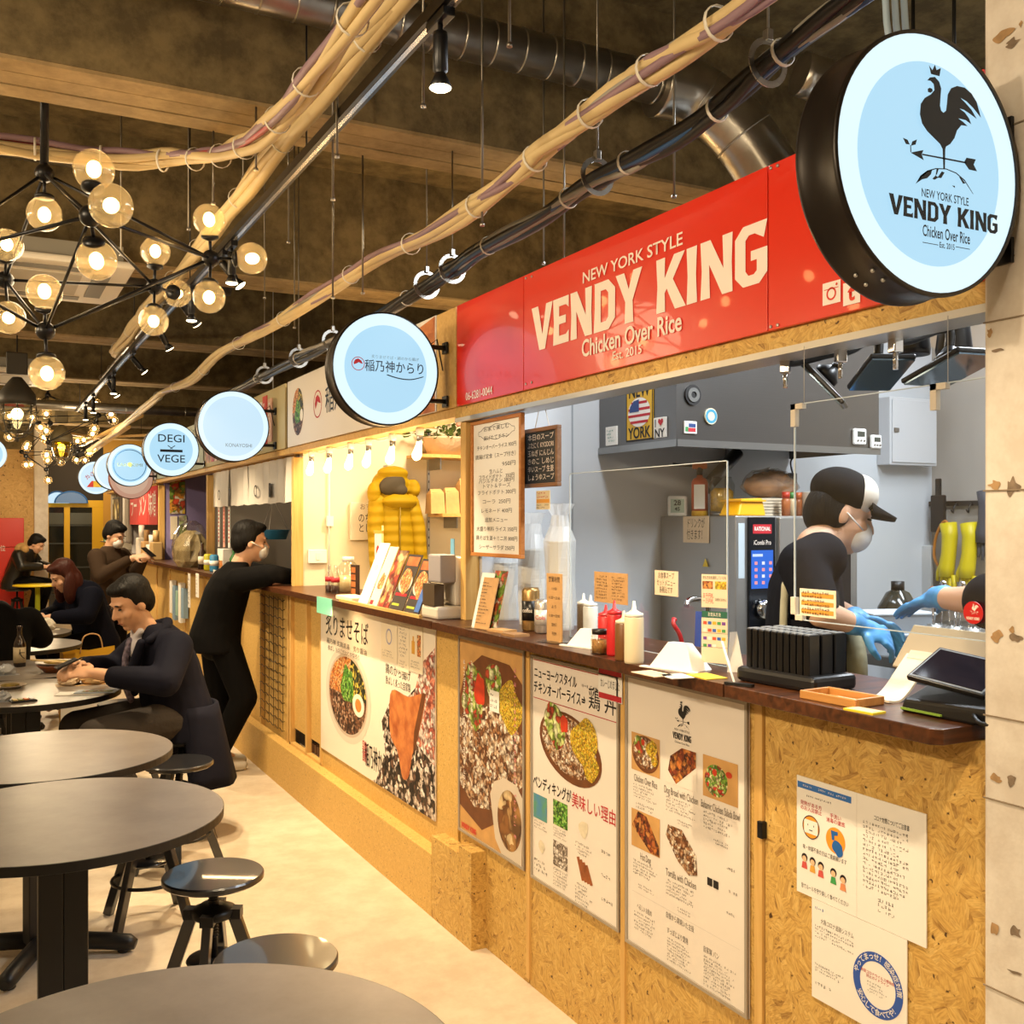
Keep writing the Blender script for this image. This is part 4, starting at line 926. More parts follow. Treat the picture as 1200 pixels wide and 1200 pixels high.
bundle('wrapped silver cable bundle beyond the lighting track', [P(u, v, X=1.05) for u, v in ((205, 330), (170, 385), (150, 408), (130, 432), (118, 445), (112, 462))], [GREYC] * 4 + [GALV], 0.018, 0.013, 6, 5)

def rod(label, u, v0, v1, X, r=0.0035):
    a, b2 = P(u, v1, X=X), P(u, v0, X=X)
    o = thing('hanger_rod', label, 'rod', (a.x, a.y, a.z), 0, 'threaded rods hanging from the ceiling')
    MB().tube([(0, 0, 0), (0, 0, over(a.y) - a.z)], r, 6).build('rod', M('zinc_rod', '#7d776c', 0.4, 0.8), o)
    MB().lathe([(r * 2.2, 0.0), (r * 2.2, 0.008)], 6).build('nut', GALV, o)
    return o
for k, (u, v1, X) in enumerate(((395, 185, 0.9), (390, 350, 1.2), (300, 200, 0.8), (390, 235, 1.0), (338, 285, 1.1), (425, 345, 1.25), (250, 240, 0.72), (221, 270, 0.75), (285, 210, 0.95), (565, 265, 1.3), (790, 232, 1.75), (597, 55, 1.1), (345, 385, 1.35), (142, 300, 0.5), (310, 350, 1.2), (496, 126, 1.05), (661, 305, 1.75), (637, 310, 1.8))):
    rod('bare threaded ceiling rod', u, 0, v1, X)
def ring_hanger(u, v, X=1.52, r=0.047):
    p = P(u, v, X=X) + Vector((0, 0, 0.003)); o = thing('ring_hanger', 'steel ring hanger holding the black cable bundle', 'hanger', (p.x, p.y, p.z), 0, 'ring hangers of the black cables')
    b = MB(); pts = [(r * math.cos(g), 0, r * math.sin(g)) for g in [2 * pi * i / 20 for i in range(20)]]
    for i in range(20): b.bar(pts[i], pts[(i + 1) % 20], 0.014, 0.0025, up=(0, 1, 0))
    b.build('ring', GALV, o)
    MB().tube([(0, 0, r + 0.02), (0, 0, over(p.y) - p.z)], 0.003, 6).build('rod', M('zinc_rod', '#7d776c', 0.4, 0.8), o)
    MB().box(-0.008, 0.008, -0.009, 0.009, r - 0.002, r + 0.024).build('clamp', GALV, o, bevel=0.002)
for u, v in ((900, 75), (700, 208), (530, 316), (500, 335), (390, 400), (350, 420), (310, 440)): ring_hanger(u, v)

# lighting track
tr = thing('lighting_track', 'long black lighting track hanging over the aisle', 'track', (0.92, 0.4, 2.685))
MB().box(-0.017, 0.017, 0, 10.9, 0, 0.03).build('rail', BLACKM, tr)
MB().box(-0.006, 0.006, 0, 10.9, -0.002, 0.001).build('groove', M('track_conductor', '#b9b9bd', 0.25, 0.8), tr)
for k in range(6): MB().tube([(0.0165, 0.8 + k * 2, 0.02), (0.0165, 0.8 + k * 2, over(1.2 + k * 2) - 2.685)], 0.003, 6).build('suspension', BLACKM, tr)
LAMPFACE = glow('spot_bulb_face', '#ffe9b8', 9.0)
def track_head(y, tilt=None, label='black track spotlight on the aisle track', drop=0.10):
    o = thing('track_spotlight', label, 'spotlight', (0.92, y, 2.685), 0, 'track spotlights over the aisle')
    MB().box(-0.014, 0.014, -0.05, 0.05, -0.022, -0.001).build('adapter', BLACKM, o, bevel=0.002)
    MB().tube([(0, 0, -0.02), (0, 0, -0.05)], 0.006, 8).build('stem', BLACKM, o)
    d = Vector(tilt or (0, 0, -1)).normalized(); Mx = Matrix.Translation((0, 0, -0.05)) @ d.to_track_quat('Z', 'Y').to_matrix().to_4x4()
    MB().lathe([(0.0, -0.01), (0.016, -0.01), (0.017, 0.0), (0.017, 0.075), (0.012, 0.08), (0.014, 0.085), (0.026, 0.112), (0.025, 0.113), (0.0, 0.100)], 18, Mx).build('barrel', BLACKM, o)
    MB().lathe([(0.0, 0.104), (0.02, 0.106), (0.0245, 0.114), (0.018, 0.118), (0.0, 0.120)], 18, Mx).build('bulb', LAMPFACE, o)
track_head(2.1, None, 'black track spotlight hanging straight down before the long duct')
for k, (y, t) in enumerate(((4.2, None), (4.36, (0.6, -0.2, -0.8)), (5.07, None), (5.29, (0.6, 0.2, -0.7)), (6.05, (0.5, 0.1, -0.8)), (7.14, (0.6, 0, -0.7)), (8.2, None), (8.5, (0.5, 0, -0.8)), (9.7, None), (10.4, None))):
    track_head(y, t, 'tilted black track spotlight on the aisle track' if t else 'upright black track spotlight on the aisle track')

# ducts
def duct(label, path, r, seams=0.11, n=20):
    o = thing('spiral_duct', label, 'duct', (0, 0, 0)); pts = catmull(path, 6) if len(path) > 2 else [Vector(p) for p in path]
    MB().tube(pts, r, n).build('pipe', GALV, o)
    L_ = 0; last = 0; b = None; k = 0
    for i in range(len(pts) - 1):
        seg = (pts[i + 1] - pts[i]); l = seg.length; t = seg.normalized(); s = 0
        while last + seams < L_ + l and k < 60:
            last += seams; p = pts[i] + t * (last - L_)
            Mx = Matrix.Translation(p) @ t.to_track_quat('Z', 'Y').to_matrix().to_4x4()
            b = MB(); b.lathe([(r, -0.004), (r + 0.003, -0.0015), (r + 0.003, 0.0015), (r, 0.004)], n, Mx); b.f = b.f[:-2]; b.m = b.m[:-2]; b.sm = b.sm[:-2]
            b.build('seam', GALV, o); k += 1
        L_ += l
    return o
duct('long galvanised spiral duct crossing before the beam', [(-2.0, 3.06, 3.15), (2.2, 3.06, 3.15)], 0.072)
duct('wide galvanised elbow duct dropping behind the red sign', [(2.2, 3.06, 3.15), (2.36, 3.04, 3.13), (2.52, 2.96, 2.98), (2.66, 2.9, 2.72), (2.72, 2.88, 2.4), (2.72, 2.88, 2.3)], 0.115, 0.2)
duct('short galvanised elbow duct above the large round sign', [(2.55, 2.70, 3.12), (2.85, 2.62, 3.05), (2.98, 2.5, 2.9), (3.0, 2.45, 2.6)], 0.075, 0.15)
duct('galvanised duct crossing beyond the chandelier', [(-2.5, 6.9, 3.13), (1.5, 6.9, 3.13)], 0.07, 0.5)
duct('pale lagged pipe crossing above the chandelier', [(-2.5, 5.0, 3.2), (0.55, 5.0, 3.2)], 0.05, 0.8)
ac = thing('air_conditioner', 'white ceiling cassette air conditioner behind the globe chandelier', 'air conditioner', (0.22, 5.72, 2.78))
MB().box(-0.47, 0.47, -0.47, 0.47, 0, 0.035).build('panel', M('cassette_white', '#d8d0c0', 0.45), ac, bevel=0.012)
MB().box(-0.42, 0.42, -0.42, 0.42, 0.035, 0.115).build('casing', M('cassette_grey', '#8a8578', 0.6), ac)
MB().box(-0.25, 0.25, -0.25, 0.25, -0.006, 0.0).build('grille', M('cassette_grille', '#b5ad9c', 0.6), ac)
for sx, sy in ((1, 0), (-1, 0), (0, 1), (0, -1)):
    a = (0.30, 0.38) if sx else (-0.28, 0.28); b2 = (0.30, 0.38) if sy else (-0.28, 0.28)
    MB().box(*(sorted((a[0] * (sx or 1), a[1] * (sx or 1)))), *(sorted((b2[0] * (sy or 1), b2[1] * (sy or 1)))), -0.004, 0).build('louvre', M('cassette_louvre', '#6f6a5e', 0.5), ac)
ac2 = clone(ac, (0.15, 9.4, 2.74), 0, 'white ceiling cassette unit beyond the caged pendant lamp')
# light timber trays under the far ceiling
for k, (u0, v0, u1, v1, z) in enumerate(((95, 522, 165, 487, 2.75), (60, 505, 120, 514, 2.845), (128, 512, 175, 510, 2.70), (100, 535, 150, 500, 2.65))):
    a, b2 = P(u0, v0, Z=z), P(u1, v1, Z=z)
    o = thing('cable_tray', 'pale timber cable tray slung under the far ceiling', 'tray', a, 0, 'timber trays under the far ceiling')
    MB().bar((0, 0, 0), b2 - a, 0.06, 0.03).build('plank', PINE_H, o)
    for f_ in ((0.2, 0.8) if k < 3 else (0.2, 0.5)):
        q_ = (b2 - a) * f_; MB().tube([q_, (q_.x, q_.y, over(a.y + q_.y) - z)], 0.003, 6).build('hanger', BLACKM, o)
duct('thin galvanised duct over the far stalls', [(-1.0, 11.4, 2.75), (3.5, 11.4, 2.75)], 0.05, 0.6)

# ------------------------------------------------------------------ globe chandeliers
GLB = bpy.data.materials.new('amber_globe_glass'); GLB.use_nodes = True
def globe_mat(m):
    nt = m.node_tree; nt.nodes.clear(); o = nt.nodes.new('ShaderNodeOutputMaterial')
    t = nt.nodes.new('ShaderNodeBsdfTransparent'); t.inputs[0].default_value = (1.0, 0.90, 0.72, 1)
    g = nt.nodes.new('ShaderNodeBsdfGlossy'); g.inputs['Roughness'].default_value = 0.06
    tl = nt.nodes.new('ShaderNodeBsdfTranslucent'); tl.inputs[0].default_value = (1.0, 0.86, 0.62, 1)
    fr = nt.nodes.new('ShaderNodeLayerWeight'); fr.inputs[0].default_value = 0.35
    m1 = nt.nodes.new('ShaderNodeMixShader'); m1.inputs[0].default_value = 0.10
    m2 = nt.nodes.new('ShaderNodeMixShader')
    mul = nt.nodes.new('ShaderNodeMath'); mul.operation = 'MULTIPLY'; mul.inputs[1].default_value = 0.35
    nt.links.new(fr.outputs['Facing'], mul.inputs[0])
    nt.links.new(t.outputs[0], m1.inputs[1]); nt.links.new(tl.outputs[0], m1.inputs[2])
    nt.links.new(mul.outputs[0], m2.inputs[0]); nt.links.new(m1.outputs[0], m2.inputs[1]); nt.links.new(g.outputs[0], m2.inputs[2])
    nt.links.new(m2.outputs[0], o.inputs[0])
globe_mat(GLB)
FIL = glow('globe_bulb', '#ffd894', 24.0)
gm = MB(); gm.ball((0, 0, 0), 0.056, 28, 18); GLOBE = gm.mesh('globe', GLB)
gm = MB(); gm.ball((0, 0, -0.012), (0.020, 0.020, 0.025), 12, 8); GBULB = gm.mesh('globe_bulb', FIL)
gm = MB(); gm.lathe([(0.0, 0.0), (0.03, 0.002), (0.031, 0.012), (0.012, 0.02), (0.006, 0.022), (0.0, 0.022)], 16); GCAP = gm.mesh('globe_cap', BLACKM)
KD = 0.86                                   # depth factor of the near chandelier
S0 = P(53, 203, d=3.95 * KD)
ch = thing('globe_chandelier', 'black branching chandelier of amber glass globes over the tables', 'chandelier', (S0.x, S0.y, S0.z))
hubs = {'t': (52, 203, 3.95), '1': (106, 253, 3.3), '2': (247, 303, 4.25), '3': (181, 336, 4.6), '4': (6, 328, 4.35), '5': (-95, 305, 3.6), 'b': (53, 388, 3.95)}
hp = {k: P(u, v, d=d * KD) - S0 for k, (u, v, d) in hubs.items()}
for k, p in hp.items(): MB().ball(p, 0.031, 18, 10).build('hub', BLACKM, ch)
for a, b2 in ('t1', 't2', 't3', 't4', 't5', '12', '23', '34', '45', '51', 'b1', 'b2', 'b3', 'b4', 'b5'): MB().tube([hp[a], hp[b2]], 0.0055, 8).build('arm', BLACKM, ch)
MB().tube([hp['t'], (0, 0, 3.55 - S0.z)], 0.014, 10).build('stem', BLACKM, ch)
gl = [('1', 110, 199, 3.35), ('1', 130, 241, 3.10), ('1', 113, 305, 3.4), ('2', 245, 258, 4.2), ('2', 295, 303, 4.3), ('2', 245, 348, 4.15), ('3', 182, 295, 4.6), ('3', 180, 376, 4.5), ('3', 208, 344, 4.95), ('4', 8, 287, 4.2), ('4', 10, 372, 4.1), ('t', 52, 251, 3.95), ('b', 52, 342, 3.9), ('b', 55, 437, 3.9), ('5', -95, 262, 3.6), ('5', -95, 350, 3.6)]
for h, u, v, d in gl:
    p = P(u, v, d=d * KD) - S0; dr = (hp[h] - p).normalized()
    o = bpy.data.objects.new('globe', GLOBE); C.objects.link(o); o.parent = ch; o.location = p
    Mq = dr.to_track_quat('Z', 'Y')
    for nm, me, off in (('globe_cap', GCAP, dr * 0.050), ('globe_bulb', GBULB, dr * 0.01)):
        c_ = bpy.data.objects.new(nm, me); C.objects.link(c_); c_.parent = o; c_.rotation_euler = Mq.to_euler(); c_.location = off
    st_ = MB().tube([hp[h], p + dr * 0.056], 0.0055, 8); st_.build('globe_stem', BLACKM, ch)
clone(ch, (0.85, 15.2, 2.80), R(25), 'far branching chandelier of glass globes near the yellow door')
clone(ch, (0.72, 12.55, 2.98), R(-20), 'branching globe chandelier between the near one and the yellow door')

# caged pendant lamps
def cage_lamp(label, p, r, bodycol, glass, e):
    o = thing('caged_pendant', label, 'pendant lamp', p)
    dk = M('pendant_' + bodycol[1:], bodycol, 0.5, 0.3)
    MB().lathe([(0.0, 0.20), (r * 0.25, 0.20), (r * 0.45, 0.17), (r * 0.98, 0.08), (r, 0.04), (r, 0.0), (r * 0.9, 0.0), (r * 0.9, 0.03)], 24).build('cap', dk, o)
    MB().lathe([(r * 0.8, 0.0), (r * 0.82, -0.08), (r * 0.65, -0.16), (r * 0.3, -0.2), (0.0, -0.21)], 24).build('glass_dome', glass, o)
    MB().ball((0, 0, -0.06), 0.04, 12, 8).build('bulb', e, o)
    for k in range(8):
        g = 2 * pi * k / 8; pts = [(math.cos(g) * a, math.sin(g) * a, z) for a, z in ((r * 0.98, 0.0), (r * 0.99, -0.1), (r * 0.8, -0.18), (r * 0.4, -0.225), (0.0, -0.235))]
        MB().tube(pts, 0.0035, 5).build('cage_bar', dk, o)
    for z, a in ((-0.05, 1.0), (-0.12, 0.96), (-0.19, 0.72)): MB().tube([(math.cos(2 * pi * i / 24) * r * a, math.sin(2 * pi * i / 24) * r * a, z) for i in range(24)], 0.003, 5, closed=True).build('cage_hoop', dk, o)
    MB().lathe([(0.0, -0.26), (0.014, -0.255), (0.012, -0.235), (0.0, -0.23)], 10).build('finial', dk, o)
    MB().box(-0.07, 0.07, -0.01, 0.01, 0.22, 0.38).build('hook_plate', dk, o, bevel=0.01)
    MB().tube([(0, 0, 0.36), (0, 0, 3.55 - p[2])], 0.005, 6).build('cord', BLACKM, o)
    return o
PB = glow('pendant_bulb', '#ffdf9a', 14.0)
pc = P(20, 475, d=7.3); cage_lamp('grey caged industrial pendant lamp over the seated diners', (pc.x, pc.y, pc.z), 0.125, '#4a463e', GLASS, PB)
pc = P(72, 518, d=12.0); cage_lamp('yellow-tinted caged pendant lamp farther down the hall', (pc.x, pc.y, pc.z), 0.125, '#6a6450', thin_glass('yellow_glass', (0.95, 0.75, 0.08), 0.5), PB)
# ------------------------------------------------------------------ tables and stools
def laminate():
    m = M('grey_laminate', '#6f6a66', 0.33, spec=0.6); nt = m.node_tree; b = nt.nodes['Principled BSDF']
    n = tex(nt, 'ShaderNodeTexNoise', 5.0, None, Detail=5.0, Roughness=0.7)
    nt.links.new(ramp(nt, n.outputs['Fac'], [(0.3, '#756d66'), (0.7, '#8b827a')]), b.inputs['Base Color'])
    return m
LAM = laminate(); BLK = M('black_powder_coat', '#0e0d0d', 0.45, bump=0.02, bscale=300)
TY = [(1.555, 'round grey table nearest the pair of empty stools, at the front of the row'), (3.165, 'round grey table second in the row of bare tables'), (4.05, 'round bare grey table next to the diner in the navy coat'),
      (5.57, 'round grey table with wrappers and leaflets before the diner in the navy coat'), (6.4512, 'round grey table with the beer bottle behind the navy coat diner'), (7.74, 'round grey table behind the beer bottle, second from the yellow shopping bag'), (8.625, 'round grey table where the long-haired woman in navy sits')]
def make_table(label, loc):
    o = thing('round_table', label, 'table', loc, 0, 'round grey cafe tables')
    MB().lathe([(0.0, 0.691), (0.432, 0.691), (0.440, 0.694), (0.4405, 0.7185), (0.4385, 0.7195), (0.0, 0.7195)], 80, smooth=False).build('edge_band', BLK, o)
    MB().lathe([(0.0, 0.7185), (0.4375, 0.7185), (0.4385, 0.7198), (0.437, 0.7202), (0.0, 0.7202)], 80, smooth=False).build('table_top', LAM, o)
    MB().box(-0.19, 0.19, -0.19, 0.19, 0.68, 0.691).build('mount_plate', BLK, o)
    for s in (-1, 1): MB().box(s * 0.0325 - 0.0325, s * 0.0325 + 0.0325, -0.03, 0.03, 0.05, 0.681).build('column', BLK, o, bevel=0.004)
    for k in range(4):
        g = R(45 + 90 * k); b = MB()
        b.tube([(0, 0, 0.052), (math.cos(g) * 0.24, math.sin(g) * 0.24, 0.040), (math.cos(g) * 0.30, math.sin(g) * 0.30, 0.034), (math.cos(g) * 0.325, math.sin(g) * 0.325, 0.027)], [0.032, 0.030, 0.030, 0.018], 14)
        ft = b.build('base_arm', BLK, o)
        MB().lathe([(0.016, 0), (0.02, 0.004), (0.018, 0.014)], 12, Matrix.Translation((math.cos(g) * 0.28, math.sin(g) * 0.28, 0))).build('glide', BLACK, ft)
    return o
tb = make_table(TY[0][1], (0.25, TY[0][0], 0))
for y, lab in TY[1:]: clone(tb, (0.22, y, 0), R(20 if y == 4.05 else 0), lab)
SEATM = M('black_stool_paint', '#17181c', 0.28, spec=0.8, coat=0.5)
def make_stool(label, loc, rz=0.0, grp='black adjustable stools at the tables'):
    o = thing('stool', label, 'stool', loc, rz, grp)
    MB().lathe([(0.0, 0.468), (0.142, 0.468), (0.150, 0.474), (0.150, 0.486), (0.146, 0.491), (0.0, 0.491)], 56, smooth=False).build('seat', SEATM, o)
    b = MB(); b.lathe([(0.013, 0.22), (0.013, 0.468)], 14)
    for k in range(14): b.lathe([(0.013, 0.30 + k * 0.009), (0.0165, 0.303 + k * 0.009), (0.013, 0.306 + k * 0.009)], 14)
    b.build('spindle', BLACKM, o)
    MB().lathe([(0.017, 0.36), (0.06, 0.36), (0.066, 0.366), (0.066, 0.384), (0.05, 0.39), (0.036, 0.400), (0.018, 0.402)], 28).build('hub', BLACKM, o)
    MB().lathe([(0.0, 0.225), (0.075, 0.225), (0.08, 0.231), (0.075, 0.238), (0.0, 0.24)], 28).build('lower_plate', SEATM, o)
    for k in range(4):
        g = R(45 + 90 * k); c, s = math.cos(g), math.sin(g)
        b = MB(); b.bar((c * 0.06, s * 0.06, 0.375), (c * 0.19, s * 0.19, 0.0), 0.036, 0.026, up=(-s, c, 0)); lg = b.build('leg', SEATM, o, bevel=0.003)
        MB().bar((c * 0.045, s * 0.045, 0.372), (c * 0.085, s * 0.085, 0.372), 0.040, 0.03, up=(0, 0, 1)).build('leg_bracket', BLACKM, lg)
    MB().tube([(math.cos(2 * pi * i / 40) * 0.135, math.sin(2 * pi * i / 40) * 0.135, 0.165) for i in range(40)], 0.007, 8, closed=True).build('footrest', BLACKM, o)
    return o
st0 = make_stool('black round stool tucked against the second bare table', (0.638, 3.165, 0), R(20))
for x, y, a, lab in ((0.65, 2.48, 50, 'black round stool with the pale reflecting seat beside the front table'), (0.60, 4.20, 0, 'black stool with a ring footrest under the third table'), (0.80, 4.72, 35, 'empty black stool just before the diner in the navy coat'),
                     (0.90, 5.26, 0, 'black stool under the diner in the navy coat'), (0.87, 9.10, 15, 'black stool under the long-haired woman'), (0.10, 7.06, 0, 'black stool under the bowed person in the black coat'), (0.78, 6.42, 30, 'black stool beside the table with the beer bottle'), (0.70, 7.65, 0, 'black stool near the yellow shopping bag')):
    clone(st0, (x, y, 0), R(a), lab)
# small yellow table at the end
yt = thing('round_table', 'small yellow round table by the yellow door', 'table', (0, 0, 0))
p = P(44, 686, d=13.6); yt.location = (p.x, p.y, 0)
MB().lathe([(0, 0.715), (0.30, 0.715), (0.305, 0.725), (0.30, 0.735), (0, 0.735)], 40).build('table_top', M('yellow_laminate', '#e3c51c', 0.4), yt)
MB().lathe([(0.18, 0.0), (0.18, 0.015), (0.035, 0.03), (0.03, 0.715)], 20).build('pedestal', M('lime_metal', '#9aa52c', 0.4), yt)
# ------------------------------------------------------------------ kitchen of the chicken stall
hood = thing('extractor_hood', 'big stainless steel extractor hood covered with magnets', 'hood', (2.25, 3.01, 1.84))
HOODM = M('dark_brushed_steel', '#7a7876', 0.3, 0.95, bump=0.04, bscale=6, stretch=(1, 1, 40))
MB().box(0, 1.02, 0, 0.006, 0, 0.72).build('front_sheet', HOODM, hood)
MB().box(0, 0.006, 0.006, 0.515, 0, 0.72).build('side_sheet', HOODM, hood)
MB().box(1.014, 1.02, 0.006, 0.515, 0, 0.72).build('side_sheet', HOODM, hood)
MB().box(-0.004, 1.024, -0.006, 0.0, -0.012, 0.014).build('gutter', STEEL, hood); MB().box(-0.006, 0.0, -0.006, 0.515, -0.012, 0.014).build('gutter', STEEL, hood)
MB().box(0.006, 1.014, 0.006, 0.515, 0.1, 0.11).build('filter_bed', M('hood_inside', '#2b2926', 0.6, 0.6), hood)
MB().box(0.02, 1.0, 0.02, 0.515, 0.72, 0.74).build('top_sheet', HOODM, hood)
def hside(u, v): p = P(u, v, X=2.25); return p
def hfront(u, v): p = P(u, v, Y=3.01); return p
npz = thing('tin_plate', 'yellow tin plate reading NEW YORK with a flag apple', 'plate', hside(735, 522) + Vector((0, 0, 0.012)), RZ)
pw = hside(735, 522).y - hside(766, 520).y; phh = hside(735, 455).z - hside(735, 522).z
MB().box(0, pw, -0.004, -0.001, 0, phh).build('plate', M('taxi_yellow', '#d9a91c', 0.4), npz)
for q in ((0, pw, 0, 0.006), (0, pw, phh - 0.006, phh), (0, 0.004, 0, phh), (pw - 0.004, pw, 0, phh)): MB().box(q[0], q[1], -0.005, -0.0035, q[2], q[3]).build('border', INK, npz)
T('NEW', pw / 2, phh * 0.85, 0.07, INK, npz, -0.0052, width=pw * 0.8, bold=0.02); T('YORK', pw / 2, phh * 0.13, 0.06, INK, npz, -0.0052, width=pw * 0.85, bold=0.02)
b = MB(); ell(b, pw / 2, phh * 0.49, pw * 0.42, phh * 0.25, -0.0052); b.build('apple_mark', M('flag_white', '#e8e2da', 0.5), npz)
b = MB()
for k in range(4): zz = phh * (0.30 + 0.11 * k); hw = pw * 0.42 * math.sqrt(max(0.05, 1 - ((zz + 0.008 - phh * 0.49) / (phh * 0.25)) ** 2)); b.rect(pw / 2 - hw, pw / 2 + hw, zz, zz + phh * 0.045, -0.0056)
b.build('stripe_mark', REDINK, npz)
b = MB(); b.poly([(pw * 0.14, phh * 0.5), (pw * 0.5, phh * 0.5), (pw * 0.5, phh * 0.71), (pw * 0.3, phh * 0.69), (pw * 0.16, phh * 0.6)], -0.006); b.build('canton_mark', M('flag_blue', '#26417a', 0.5), npz)
def magnet(label, p, w_, h_, mat, rz=RZ, round_=False, marks=None):
    o = thing('fridge_magnet', label, 'magnet', p, rz, 'magnets on the hood')
    if round_: MB().disc(0, 0, w_ / 2, h_ / 2, y=-0.008, t=0.007).build('body', mat, o)
    else: MB().box(-w_ / 2, w_ / 2, -0.008, -0.001, -h_ / 2, h_ / 2).build('body', mat, o, bevel=0.001)
    if marks: marks(o)
    return o
magnet('white photo card with small animals on the hood side', hside(718, 511), 0.08, 0.075, PAPER, marks=lambda o: print_rows(o, -0.03, 0.03, -0.025, 0.025, 4, M('teal_print', '#3f8a7a', 0.6), -0.0085, 3, fill=0.9))
def inymark(o):
    T('I', -0.025, 0.015, 0.04, INK, o, -0.009, bold=0.02); T('NY', 0.0, -0.022, 0.045, INK, o, -0.009, bold=0.02)
    MB().poly([(0.008, 0.005), (-0.008, 0.02), (-0.006, 0.03), (0.002, 0.032), (0.008, 0.026), (0.014, 0.032), (0.022, 0.03), (0.024, 0.02)], -0.0095).build('heart_mark', REDINK, o)
magnet('white souvenir magnet reading I heart NY', hside(775, 501), 0.075, 0.075, PAPER, marks=inymark)
magnet('small flag-coloured souvenir magnet beside the black round one', hfront(808, 501), 0.055, 0.045, M('flag_white', '#e8e2da', 0.5), 0, marks=lambda o: (MB().rect(-0.02, 0.022, -0.016, -0.002, -0.0085).build('band_mark', REDINK, o), MB().rect(-0.01, 0.022, 0.0, 0.014, -0.0085).build('band_mark', M('flag_blue', '#26417a', 0.5), o), MB().rect(-0.025, -0.012, -0.016, 0.002, -0.0086).build('band_mark', M('flag_green', '#3b8a4e', 0.5), o)))
magnet('black ring-shaped wire magnet on the hood', hfront(811, 463), 0.07, 0.075, INK, 0, True, lambda o: MB().ring(0, 0, 0.012, 0.026, -0.012, 0.004).build('coil', STEEL, o))
magnet('blue and cream round magnet on the hood', hfront(832, 488), 0.055, 0.06, M('magnet_cream', '#d8cfae', 0.5), 0, True, lambda o: MB().ring(0, 0, 0.016, 0.026, -0.0085, 0.0004).build('ring_mark', M('magnet_teal', '#3f8fae', 0.5), o))
for u, v, lab, s in ((1005, 512, 'white kitchen timer with a tall screen on the hood', 0.065), (1024, 518, 'small white kitchen timer beside the larger one', 0.055)):
    o = thing('kitchen_timer', lab, 'timer', hfront(u, v), 0)
    MB().box(-s / 2, s / 2, -0.018, -0.001, -s * 0.5, s * 0.5).build('case', WHITE, o, bevel=0.006)
    MB().box(-s * 0.3, s * 0.32, -0.0195, -0.017, 0.0, s * 0.32).build('display', M('lcd_dark', '#3b403a', 0.3), o)
    for k in (-1, 0, 1): MB().lathe([(0.004, 0), (0.004, 0.004)], 10, Matrix.Translation((k * s * 0.27, -0.018, -s * 0.25)) @ Matrix.Rotation(R(90), 4, 'X')).build('button', GREYINK, o)
# oven
ov = thing('combi_oven', 'stainless combi oven with a lit blue control screen', 'oven', (2.55, 3.04, 0.72))
OVM = M('oven_steel', '#a5a39f', 0.36, 0.75, bump=0.03, bscale=6, stretch=(1, 1, 40))
MB().box(0, 0.62, 0, 0.48, 0, 0.858).build('casing', OVM, ov, bevel=0.004)
MB().box(0.055, 0.185, -0.012, 0, 0.0, 0.852).build('control_panel', M('black_glass', '#0a0d14', 0.12), ov, bevel=0.002)
MB().box(0.20, 0.61, -0.02, 0, 0.0, 0.852).build('door', OVM, ov, bevel=0.003)
MB().box(0.27, 0.57, -0.024, -0.019, 0.15, 0.76).build('door_window', M('black_glass', '#0a0d14', 0.12), ov)
MB().tube([(0.225, -0.05, 0.2), (0.225, -0.05, 0.7)], 0.011, 10).build('door_handle', BLACKM, ov)
scz = P(880, 690, Y=3.03).z - 0.72; sc1 = P(880, 645, Y=3.03).z - 0.72
sc = MB().box(0.065, 0.172, -0.0135, -0.012, scz, sc1).build('screen', glow('screen_blue', '#1c66d8', 1.0), ov)
for k in range(12): MB().rect(0.08 + (k % 3) * 0.036, 0.094 + (k % 3) * 0.036, sc1 - 0.055 - (k // 3) * 0.025, sc1 - 0.043 - (k // 3) * 0.025, -0.014).build('icon', glow('icon_%d' % (k % 3 == 1 and k % 2), '#e8f0ff' if k % 4 else '#ff9a9a', 1.0), sc)
MB().rect(0.07, 0.12, sc1 - 0.024, sc1 - 0.014, -0.014).build('icon', glow('icon_title', '#cfe2ff', 1.0), sc)
MB().rect(0.073, 0.165, 0.79, 0.825, -0.0125).build('brand_plate', REDINK, ov); T('RATIONAL', 0.119, 0.8075, 0.022, SIGNW, ov, -0.0135, width=0.08, bold=0.02); T('iCombi Pro', 0.119, 0.755, 0.026, SIGNW, ov, -0.0135, width=0.085)
MB().lathe([(0.0, 0.0), (0.036, 0.0), (0.04, 0.01), (0.034, 0.03), (0.02, 0.034), (0.0, 0.03)], 28, Matrix.Translation((0.12, -0.012, 0.50)) @ Matrix.Rotation(R(90), 4, 'X')).build('dial', CHROME, ov)
MB().rect(0.012, 0.042, 0.62, 0.83, -0.001).build('label_strip', M('pale_blue_label', '#b8c6d0', 0.5), ov)
MB().box(0.01, 0.61, 0.02, 0.46, -0.72, -0.02).build('stand', OVM, ov)
# papers on the oven side
def side_card(label, u0, u1, v0, v1, X, mat, marks=None, rz=RZ, name='paper_note', cat='note', t=0.002):
    a, b2 = P(u0, (v0 + v1) / 2, X=X), P(u1, (v0 + v1) / 2, X=X)
    um = (u0 + u1) / 2; z0, z1 = P(um, v1, X=X).z, P(um, v0, X=X).z
    o = thing(name, label, cat, (X, a.y, z0), RZ); w_ = a.y - b2.y; h_ = z1 - z0
    MB().box(0, w_, -t, 0, 0, h_).build('sheet', mat, o)
    if marks: marks(o, w_, h_, -t - 0.0006)
    return o
NOTE = M('peach_note', '#d9c3a6', 0.6)
side_card('peach handwritten note on the side of the oven', 801, 831, 605, 636, 2.547, NOTE, lambda o, w_, h_, y: (T('ドリンクが\n付きます！', w_ / 2, h_ * 0.5, 0.045, INK, o, y, width=w_ * 0.7)))
